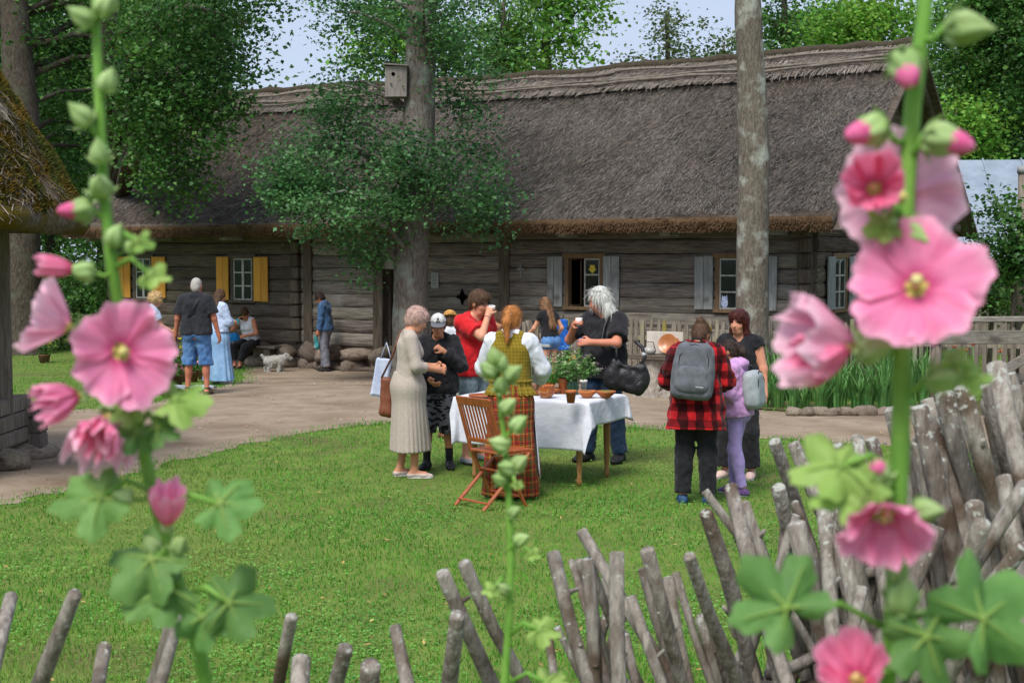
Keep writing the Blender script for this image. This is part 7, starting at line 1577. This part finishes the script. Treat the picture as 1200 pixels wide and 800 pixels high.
# ------------------------------------------------------------------ table, chair, crockery
oak = M('turned_oak', '#8a6237', '#a67c4b', scale=9, rough=.55, stretch=(4, 4, .5), bump=.2, bscale=30, spec=.35); reds = M('red_brown_varnish', '#8a4526', '#a45a34', scale=10, rough=.4, stretch=(3, 3, .6), spec=.45, rand=.1)
clay = M('red_clay', '#a55a31', '#b96f43', scale=14, rough=.7, rand=.1, spec=.25); clayg = M('painted_clay', '#a4572b', '#c49a55', scale=38, lo=.56, hi=.6, rough=.4, spec=.4)
TA = math.radians(-27); TH = .79
cor = at(688, 471, 12.9); tX = Vector((math.cos(TA), math.sin(TA), 0)); tY = Vector((-math.sin(TA), math.cos(TA), 0)); TL, TW = 1.34, .84
TC = Vector((cor.x, cor.y, 0)) - tX * TL / 2 + tY * TW / 2; TC.z = 0
tb = thing('table', 'long wooden table with turned legs standing on the lawn', 'table', TC, TA)
MB().box((0, 0, TH - .018), (TL / 2, TW / 2, .018), None, 0, .004).build('table_top', oak, tb); m = MB()
for (x, y, hx, hy) in ((0, -TW / 2 + .09, TL / 2 - .12, .012), (0, TW / 2 - .09, TL / 2 - .12, .012), (-TL / 2 + .1, 0, .012, TW / 2 - .12), (TL / 2 - .1, 0, .012, TW / 2 - .12)): m.box((x, y, TH - .09), (hx, hy, .05))
m.build('apron_frame', oak, tb)
lp = [(.018, 0), (.022, .03), (.030, .05), (.020, .07), (.026, .085), (.019, .10), (.024, .14), (.030, .30), (.034, .44), (.036, .52), (.026, .535), (.036, .55), (.026, .565), (.034, .58), (.034, TH - .036)]
for x in (-1, 1):
    for y in (-1, 1): MB().lathe(lp, (x * (TL / 2 - .12), y * (TW / 2 - .1), 0), 16).build('leg', oak, tb, True)
# cloth: grid that lies on the top and hangs with folds; long at the front, short at the right end
def drop(u, v):
    """u, v metres on the flat cloth, centred"""
    hx, hy = TL / 2 + .008, TW / 2 + .008; ox, oy = max(0, abs(u) - hx), max(0, abs(v) - hy); sx, sy = (1 if u > 0 else -1), (1 if v > 0 else -1)
    x = max(-hx, min(hx, u)); y = max(-hy, min(hy, v)); z = TH + .006; d = ox + oy if (ox == 0 or oy == 0) else math.hypot(ox, oy)
    if ox and oy:                                       # the corner hangs as a pleat pointing outwards
        q = min(ox, oy); x += sx * (.025 + .20 * q); y += sy * (.025 + .20 * q); z -= max(ox, oy) * .97 + q * .12; x += sx * .05 * math.sin(5 * (ox - oy)); y -= sy * .05 * math.sin(5 * (ox - oy))
    elif ox: z -= ox * .985; x += sx * (.012 + .05 * ox + .018 * ox * 3 * math.sin(v * 13 + 1) * min(1, ox * 4))
    elif oy: z -= oy * .985; y += sy * (.012 + .04 * oy + .012 * oy * 3 * math.sin(u * 11) * min(1, oy * 4))
    return Vector((x, y, z + .0015 * math.sin(u * 17) * math.sin(v * 19)))
U0, U1, V0, V1 = -TL / 2 - .16, TL / 2 + .24, -TW / 2 - .46, TW / 2 + .25; nu, nv = 84, 70; v = []
for i in range(nu + 1):
    for j in range(nv + 1): v.append(drop(U0 + (U1 - U0) * i / nu, V0 + (V1 - V0) * j / nv))
f = [(i * (nv + 1) + j, (i + 1) * (nv + 1) + j, (i + 1) * (nv + 1) + j + 1, i * (nv + 1) + j + 1) for i in range(nu) for j in range(nv)]
cl_o = obj('tablecloth', v, f, cloth('white_tablecloth', '#c3c5cf', '#d4d6dd', scale=5, bump=.45, bscale=14, bdist=.02), None, True); cl_o.location = TC; cl_o.rotation_euler = (0, 0, TA); tag(cl_o, 'white linen cloth draped over the long table', 'tablecloth')
md = cl_o.modifiers.new('thick', 'SOLIDIFY'); md.thickness = .003; md.offset = 1
ZT = TH + .0105
def on_table(px, py): return at(px, py, 1) and (lambda d: Vector((0, 0, CAMZ)) + d * ((ZT - CAMZ) / d.z))(ray(px, py))
def pot(name, label, px, py, prof, mat, cat, fill=None, n=22, group=None, partname='pot_body'):
    p = on_table(px, py); t = thing(name, label, cat, p, 0, group); MB().lathe(prof, (0, 0, 0), n).build(partname, mat, t, True)
    if fill:
        m = MB(); m.lathe([(.0, fill[0] - .004), (fill[1], fill[0] - .003), (fill[1] * .98, fill[0]), (fill[1] * .4, fill[0] + .015), (.0, fill[0] + .012)], (0, 0, 0), 14, .03); m.build('contents', fill[2], t, True)
    return t
bowl = lambda s, h: [(.0, 0), (.035 * s, 0), (.045 * s, .008), (.085 * s, h * .7), (.095 * s, h), (.09 * s, h + .003), (.084 * s, h * .95), (.04 * s, .015), (.0, .013)]
flow = lambda s, h: [(.0, 0), (.034 * s, 0), (.046 * s, h * .78), (.052 * s, h * .8), (.053 * s, h), (.047 * s, h), (.04 * s, h * .5), (.0, h * .5)]
herbs = M('chopped_herbs', '#5b7a35', '#8a6b3c', scale=60, lo=.45, hi=.55, rough=.9, bump=.8, bscale=90); crumb = M('brown_food', '#7a4a28', '#9a6a3c', scale=50, rough=.9, bump=.8, bscale=90)
pot('bowl', 'shallow clay bowl with herbs, nearest the right end of the table', 710, 466, bowl(1.0, .062), clay, 'bowl', (.055, .08, herbs))
pot('bowl', 'shallow clay bowl left of the rightmost bowl', 688, 466, bowl(.95, .065), clay, 'bowl', (.057, .075, crumb))
pot('flower_pot', 'small plain clay flower pot at the front of the table', 669, 472, flow(1.0, .115), clay, 'pot')
pot('painted_pot', 'round painted clay pot with green sprigs on the table', 640, 466, [(.0, 0), (.04, 0), (.07, .03), (.082, .075), (.074, .11), (.08, .12), (.072, .12), (.066, .1), (.0, .09)], clayg, 'pot')
pot('flower_pot', 'tall clay pot standing behind the small flower pot', 660, 461, flow(1.05, .15), clay, 'pot')
pot('bowl', 'low clay dish behind the painted pot', 649, 461, bowl(.9, .05), clay, 'bowl', (.045, .07, crumb))
pot('bowl', 'clay bowl beside the sleeve of the woman in folk costume', 628, 463, bowl(.85, .07), clay, 'bowl')
pot('cup', 'small pale cup standing behind the two right bowls', 684, 457, flow(.7, .1), mat_cup, 'cup')
t = pot('wooden_board', 'brown wooden board lying at the left end of the table', 568, 464, [(.0, 0), (.15, 0), (.155, .008), (.15, .016), (.0, .017)], reds, 'board', n=20)
# bouquet in a dark jar
jar = on_table(671, 462); bq = thing('bouquet', 'big bouquet of wild herbs and pale lilac umbels in a green glass jar', 'bouquet', jar)
MB().lathe([(.0, 0), (.05, 0), (.058, .02), (.058, .1), (.05, .12), (.052, .13), (.046, .13), (.046, .02), (.0, .015)], (0, 0, 0), 16).build('jar', M('green_jar', '#1d3a26', '#2a4d33', rough=.15, spec=.6), bq, True)
st = MB(); gl = []; gw = []; gm = []
for i in range(46):
    a = R.uniform(0, 6.28); rr = R.uniform(.03, .27) * (1.15 if math.cos(a) > .2 else .95); top = Vector((math.cos(a) * rr, math.sin(a) * rr * .7, .13 + R.uniform(.12, .34) * (1 - .4 * rr / .27))); st.tube([(math.cos(a) * .02, math.sin(a) * .02, .02), (math.cos(a) * .035, math.sin(a) * .03, .13), top * .6 + Vector((0, 0, .06)), top], .0022, 4, cap=False)
    for j in range(22):
        f = R.uniform(.35, 1.02); p = Vector((math.cos(a) * .03, math.sin(a) * .03, .12)).lerp(top, f) + Vector((R.gauss(0, .016), R.gauss(0, .016), R.gauss(0, .014))); gl.append(p)
    kind = R.random(); tgt = gm if (math.cos(a) > .35 and kind < .75) else gw
    if kind < .8:
        for j in range(34): tgt.append(top + Vector((R.gauss(0, .022), R.gauss(0, .022), R.gauss(.01, .007))))
st.build('stems', mat_stemg, bq, True)
V, F = leaves_at(np.array(gl), .6, .036, 0); tag(obj('leaves', V, F, M('herb_leaves', '#54803f', '#7a9f5c', scale=9, rough=.6, island=.3, trans=.25), bq), kind='stuff')
for nm, pts, c1, c2 in (('white_florets', gw, '#b3b98f', '#cdd1b4'), ('lilac_florets', gm, '#a08390', '#bfa4ac')):
    if pts: V, F = leaves_at(np.array(pts), 1.0, .011, 0); tag(obj(nm, V, F, M(nm, c1, c2, scale=30, rough=.8, island=.25, trans=.2), bq), kind='stuff')
V, F = leaves_at(np.array([Vector((R.gauss(.0, .03), R.gauss(-.06, .03), R.uniform(.3, .38))) for _ in range(26)]), .6, .016, 0); tag(obj('yellow_florets', V, F, M('yellow_florets', '#b78a22', '#c9a23a', scale=30, rough=.8, island=.2), bq), kind='stuff')
# pot of green herbs beside
hp = on_table(644, 460); t = thing('herb_pot', 'bushy pot of fresh green herbs on the table beside the bouquet', 'pot plant', hp); MB().lathe(flow(1.1, .1), (0, 0, 0), 18).build('pot_body', clay, t, True)
pts = np.array([Vector((R.gauss(0, .085), R.gauss(0, .07), .1 + abs(R.gauss(0.02, .05)))) for _ in range(700)]); V, F = leaves_at(pts, 1.0, .026, .1); tag(obj('leaves', V, F, M('parsley_leaves', '#477a2c', '#629a3c', scale=20, rough=.6, island=.3, trans=.3), t), kind='stuff')
# keg beneath the table
kg = G(620, 576); t = thing('wooden_keg', 'small wooden keg standing on the grass under the table', 'keg', kg)
n = 14
for k in range(n):
    a0, a1 = 2 * math.pi * k / n, 2 * math.pi * (k + .94) / n; v = []
    for z, r in ((0, .085), (.09, .1), (.18, .103), (.27, .096), (.33, .085)):
        for rr in (r, r - .014): v += [(rr * math.cos(a0), rr * math.sin(a0), z), (rr * math.cos(a1), rr * math.sin(a1), z)]
    f = []
    for i in range(4): b = i * 4; f += [(b, b + 1, b + 5, b + 4), (b + 3, b + 2, b + 6, b + 7), (b + 2, b, b + 4, b + 6), (b + 1, b + 3, b + 7, b + 5)]
    f += [(0, 2, 3, 1), (16, 17, 19, 18)]; obj('stave', v, f, oak, t)
for z, r in ((.05, .097), (.27, .1)): MB().lathe([(r - .004, z - .012), (r + .004, z - .012), (r + .004, z + .012), (r - .004, z + .012)], (0, 0, 0), 24).build('hoop', reds, t, True)
MB().lathe([(.0, .31), (.08, .31), (.08, .318), (.0, .318)], (0, 0, 0), 18).build('lid', oak, t)
# folding slatted chair
co = G(576, 592); fc = thing('folding_chair', 'red-brown slatted folding garden chair turned towards the table', 'chair', co, math.radians(-50))
W2 = .215; BK_T, BK_B = (-.30, .92), (.20, .0)       # (y, z): long rear-leaning frame; the seat is carried by the crossed legs
def fy(z): return BK_B[0] + (BK_T[0] - BK_B[0]) * (z / .92)
for s in (-1, 1):
    MB().beam((s * W2, fy(0), 0), (s * W2, fy(.46) , .46), .02, .036, up=(1, 0, 0), bev=.004).build('leg', reds, fc); MB().beam((s * W2, fy(.46), .46), (s * W2, fy(.46) - .15, .93), .02, .036, up=(1, 0, 0), bev=.004).build('back_post', reds, fc)
    MB().beam((s * (W2 - .025), -.25, 0), (s * (W2 - .025), .26, .45), .02, .034, up=(1, 0, 0), bev=.004).build('leg', reds, fc); MB().beam((s * (W2 - .045), -.06, .445), (s * (W2 - .045), .30, .455), .018, .03, up=(1, 0, 0), bev=.004).build('seat_rail', reds, fc)
yb = lambda z: fy(.46) - .15 * (z - .46) / .47
MB().beam((-W2 - .01, yb(.9), .9), (W2 + .01, yb(.9), .9), .075, .018, up=(0, 1, .3), bev=.004).build('top_rail', reds, fc); MB().beam((-W2, yb(.56), .56), (W2, yb(.56), .56), .04, .018, up=(0, 1, .3), bev=.003).build('lower_rail', reds, fc)
for i in range(9): x = -.17 + i * .0425; MB().beam((x, yb(.57), .57), (x, yb(.885), .885), .02, .01, up=(0, 1, 0), bev=.002).build('back_slat', reds, fc)
for i in range(9): y = -.07 + i * .046; MB().box((0, y, .472 + .0025 * i * 0), (W2 - .03, .017, .008), None, 0, .002).build('seat_slat', reds, fc)
for (y, z) in ((-.2, .06), (fy(.09), .09), (fy(.3) + .0, .30)): MB().beam((-W2 + .02, y, z), (W2 - .02, y, z), .022, .016, bev=.003).build('stretcher', reds, fc)

# ------------------------------------------------------------------ display table with pans, stump, blue cloth by the pickets
dp = G(772, 466); t = thing('stump_table', 'dark board on a pale tree stump displaying kitchen pans by the fence', 'stand', dp, HANG)
MB().box((0, 0, .62), (.42, .2, .035), None, .004, .008).build('board', mat_logd, t)
D = Sdf(.016); D.cone((-.1, 0, 0), (-.08, 0, .55), .16, .13, .05); D.cone((.22, 0, 0), (.16, .0, .55), .15, .11, .05); D.cone((-.3, -.05, 0), (-.12, 0, .25), .1, .08, .06); D.cone((.38, -.05, 0), (.2, 0, .3), .08, .09, .06); V, F = D.mesh([(v3(0, 0, -.05), v3(0, 0, -1)), (v3(0, 0, .585), v3(0, 0, 1))], [(.014, 30, 1), (.006, 60, 2)]); obj('stump', V, F, M('pale_driftwood', '#8d8378', '#b0a79c', scale=8, rough=.95, stretch=(3, 3, .6), bump=.8, bscale=20), t, True)
bp_ = dp + Vector((0, 0, .655))
pn = thing('copper_pan', 'shallow copper pan leaning up on the stump table', 'pan', bp_ + HX * .12 + HY * .08, HANG); m = MB(); m.lathe([(.0, 0), (.1, 0), (.15, .05), (.155, .05), (.105, -.006), (.0, -.006)], (0, 0, 0), 20); o = m.build('pan_body', M('copper', '#9a5a30', '#b57544', scale=8, rough=.35, spec=.6), pn, True); o.rotation_euler = (math.radians(70), 0, 0); o.location = (0, 0, .155)
kt = thing('tin_kettle', 'round grey tin pan standing on the stump table', 'kettle', bp_ - HX * .14 - HY * .04, HANG); MB().lathe([(.0, 0), (.07, 0), (.1, .04), (.1, .08), (.06, .11), (.03, .115), (.02, .13), (.0, .132)], (0, 0, 0), 20).build('kettle_body', M('tin_metal', '#8a8680', '#a5a19a', scale=10, rough=.4, spec=.6), kt, True); MB().tube([(-.09, 0, .09), (-.06, 0, .19), (.06, 0, .19), (.09, 0, .09)], .007, 6).build('handle', M('iron_handle', '#3c3936', rough=.5), kt, True)
pb = thing('folk_painting', 'small white painted board with an orange motif behind the pans', 'painting', bp_ + HY * .17, HANG); MB().box((.02, 0, .17), (.3, .012, .17), None, 0, .004).build('panel_board', M('panel_white', '#b7aea3', '#c7bfb4', scale=8), pb); m = MB(); m.lathe([(.0, 0), (.1, 0), (.1, .006), (.0, .006)], (0, 0, 0), 20); o = m.build('orange_motif', M('orange_paint', '#a8552c', '#bf7340', scale=18), pb); o.rotation_euler = (math.radians(90), 0, 0); o.location = (.17, -.0125, .18); o.scale = (1, .8, 1)
bl = hl(-4.1, -1.92); q = at(660, 392, 24.6); t = thing('blue_cloth', 'bright blue jacket hanging on the pickets beside the girl', 'jacket', Vector((q.x, 24.55, gz(0, 24.5)))); D = Sdf(.014); D.cone((-.03, 0, 1.08), (-.06, -.02, .6), .05, .07, .05, flat=((0, 1, 0), 1.6)); D.cone((.03, 0, 1.08), (.06, -.02, .56), .05, .07, .05, flat=((0, 1, 0), 1.6)); D.cone((-.06, 0, 1.05), (-.12, 0, .68), .04, .035, .03); V, F = D.mesh([(v3(0, 0, .6), v3(0, 0, -1))], [(.012, 30, 1)]); obj('jacket_body', V, F, cloth('blue_jacket', '#1c4f9c', '#2a64b4'), t, True); MB().tube([(0, 0, 1.16), (0, .08, 1.2), (0, .14, 1.12)], .008, 5).build('loop', mat_black, t, True)
ls = at(640, 410, 24.4); t = thing('low_stand', 'rough low plank stand before the girl at the fence', 'stand', G(624, 458), HANG)
MB().box((0, 0, .74), (.4, .18, .022), None, .003, .006).build('top', mat_grey, t)
for s in (-.3, .3): MB().box((s, 0, .36), (.03, .12, .36), None, .003, .006).build('leg', mat_grey, t)

# ------------------------------------------------------------------ flower pots in the left grass by the group
def potplant(label, px, py, w, h, leafc, bloom_c, basket=True, n=500, nb=60):
    p = G(px, py); t = thing('potted_flowers', label, 'potted plant', p, 0, 'flower pots in the left grass'); MB().lathe([(.0, 0), (w * .62, 0), (w * .8, .16), (w * .86, .17), (w * .84, .19), (w * .7, .18), (.0, .16)], (0, 0, 0), 18).build('basket' if basket else 'pot_body', M('wicker_' + str(px), '#5d4330', '#7c5c42', scale=40, rough=.9, bump=.8, bscale=60), t, True)
    pts = np.stack([rng.normal(0, w * .55, n), rng.normal(0, w * .5, n), .17 + np.abs(rng.normal(h * .4, h * .28, n))], -1); V, F = leaves_at(pts, .7, .06, .1); obj('foliage', V, F, leafc, t)
    pts = np.stack([rng.normal(0, w * .6, nb), rng.normal(-w * .2, w * .5, nb), .2 + h * rng.uniform(.35, 1.0, nb)], -1); V, F = leaves_at(np.repeat(pts, 5, 0) + rng.normal(0, .018, (nb * 5, 3)), 1.0, .05, 0); obj('blooms', V, F, bloom_c, t)
yb_ = M('yellow_blooms', '#c9a312', '#dcc03a', scale=9, rough=.7, island=.15); pb_ = M('pink_blooms', '#b0567a', '#cf8aa2', scale=9, rough=.7, island=.2); wb_ = M('white_blooms', '#b9b5ad', '#cbc8c2', scale=9, rough=.7)
potplant('tall pot of yellow flowers beside the man in denim shorts', 203, 452, .22, .75, lf_mid, yb_, False, 700, 22); potplant('low basket of pink flowers in the left grass', 192, 453, .2, .18, lf_dark, pb_, True, 300, 34); potplant('basket of pink and green plants behind the legs of the man in denim shorts', 222, 447, .22, .3, lf_mid, pb_, True, 400, 16); potplant('yellow flowers growing by the thick left trunk', 52, 425, .16, .42, lf_mid, yb_, False, 240, 12); potplant('dark pot with white flowers near the blue skirt', 240, 444, .18, .3, lf_dark, wb_, False, 300, 14)
cq = G(208, 458); v = []; nx, ny = 22, 14
for i in range(nx + 1):
    for j in range(ny + 1):
        x, y = -.55 + 1.1 * i / nx, -.22 + .44 * j / ny; v.append((x + .05 * math.sin(y * 9), y + .06 * math.sin(x * 6), .035 + .05 * abs(mnoise.noise(Vector((x * 4, y * 6, 2)))) * 2))
f = [(i * (ny + 1) + j, (i + 1) * (ny + 1) + j, (i + 1) * (ny + 1) + j + 1, i * (ny + 1) + j + 1) for i in range(nx) for j in range(ny)]
o = obj('ground_cloth', v, f, cloth('white_ground_cloth', '#b9bcc2', '#cfd1d6', scale=9), None, True); o.location = cq; md = o.modifiers.new('thick', 'SOLIDIFY'); md.thickness = .006; tag(o, 'crumpled white cloth spread on the grass before the flower pots', 'cloth')
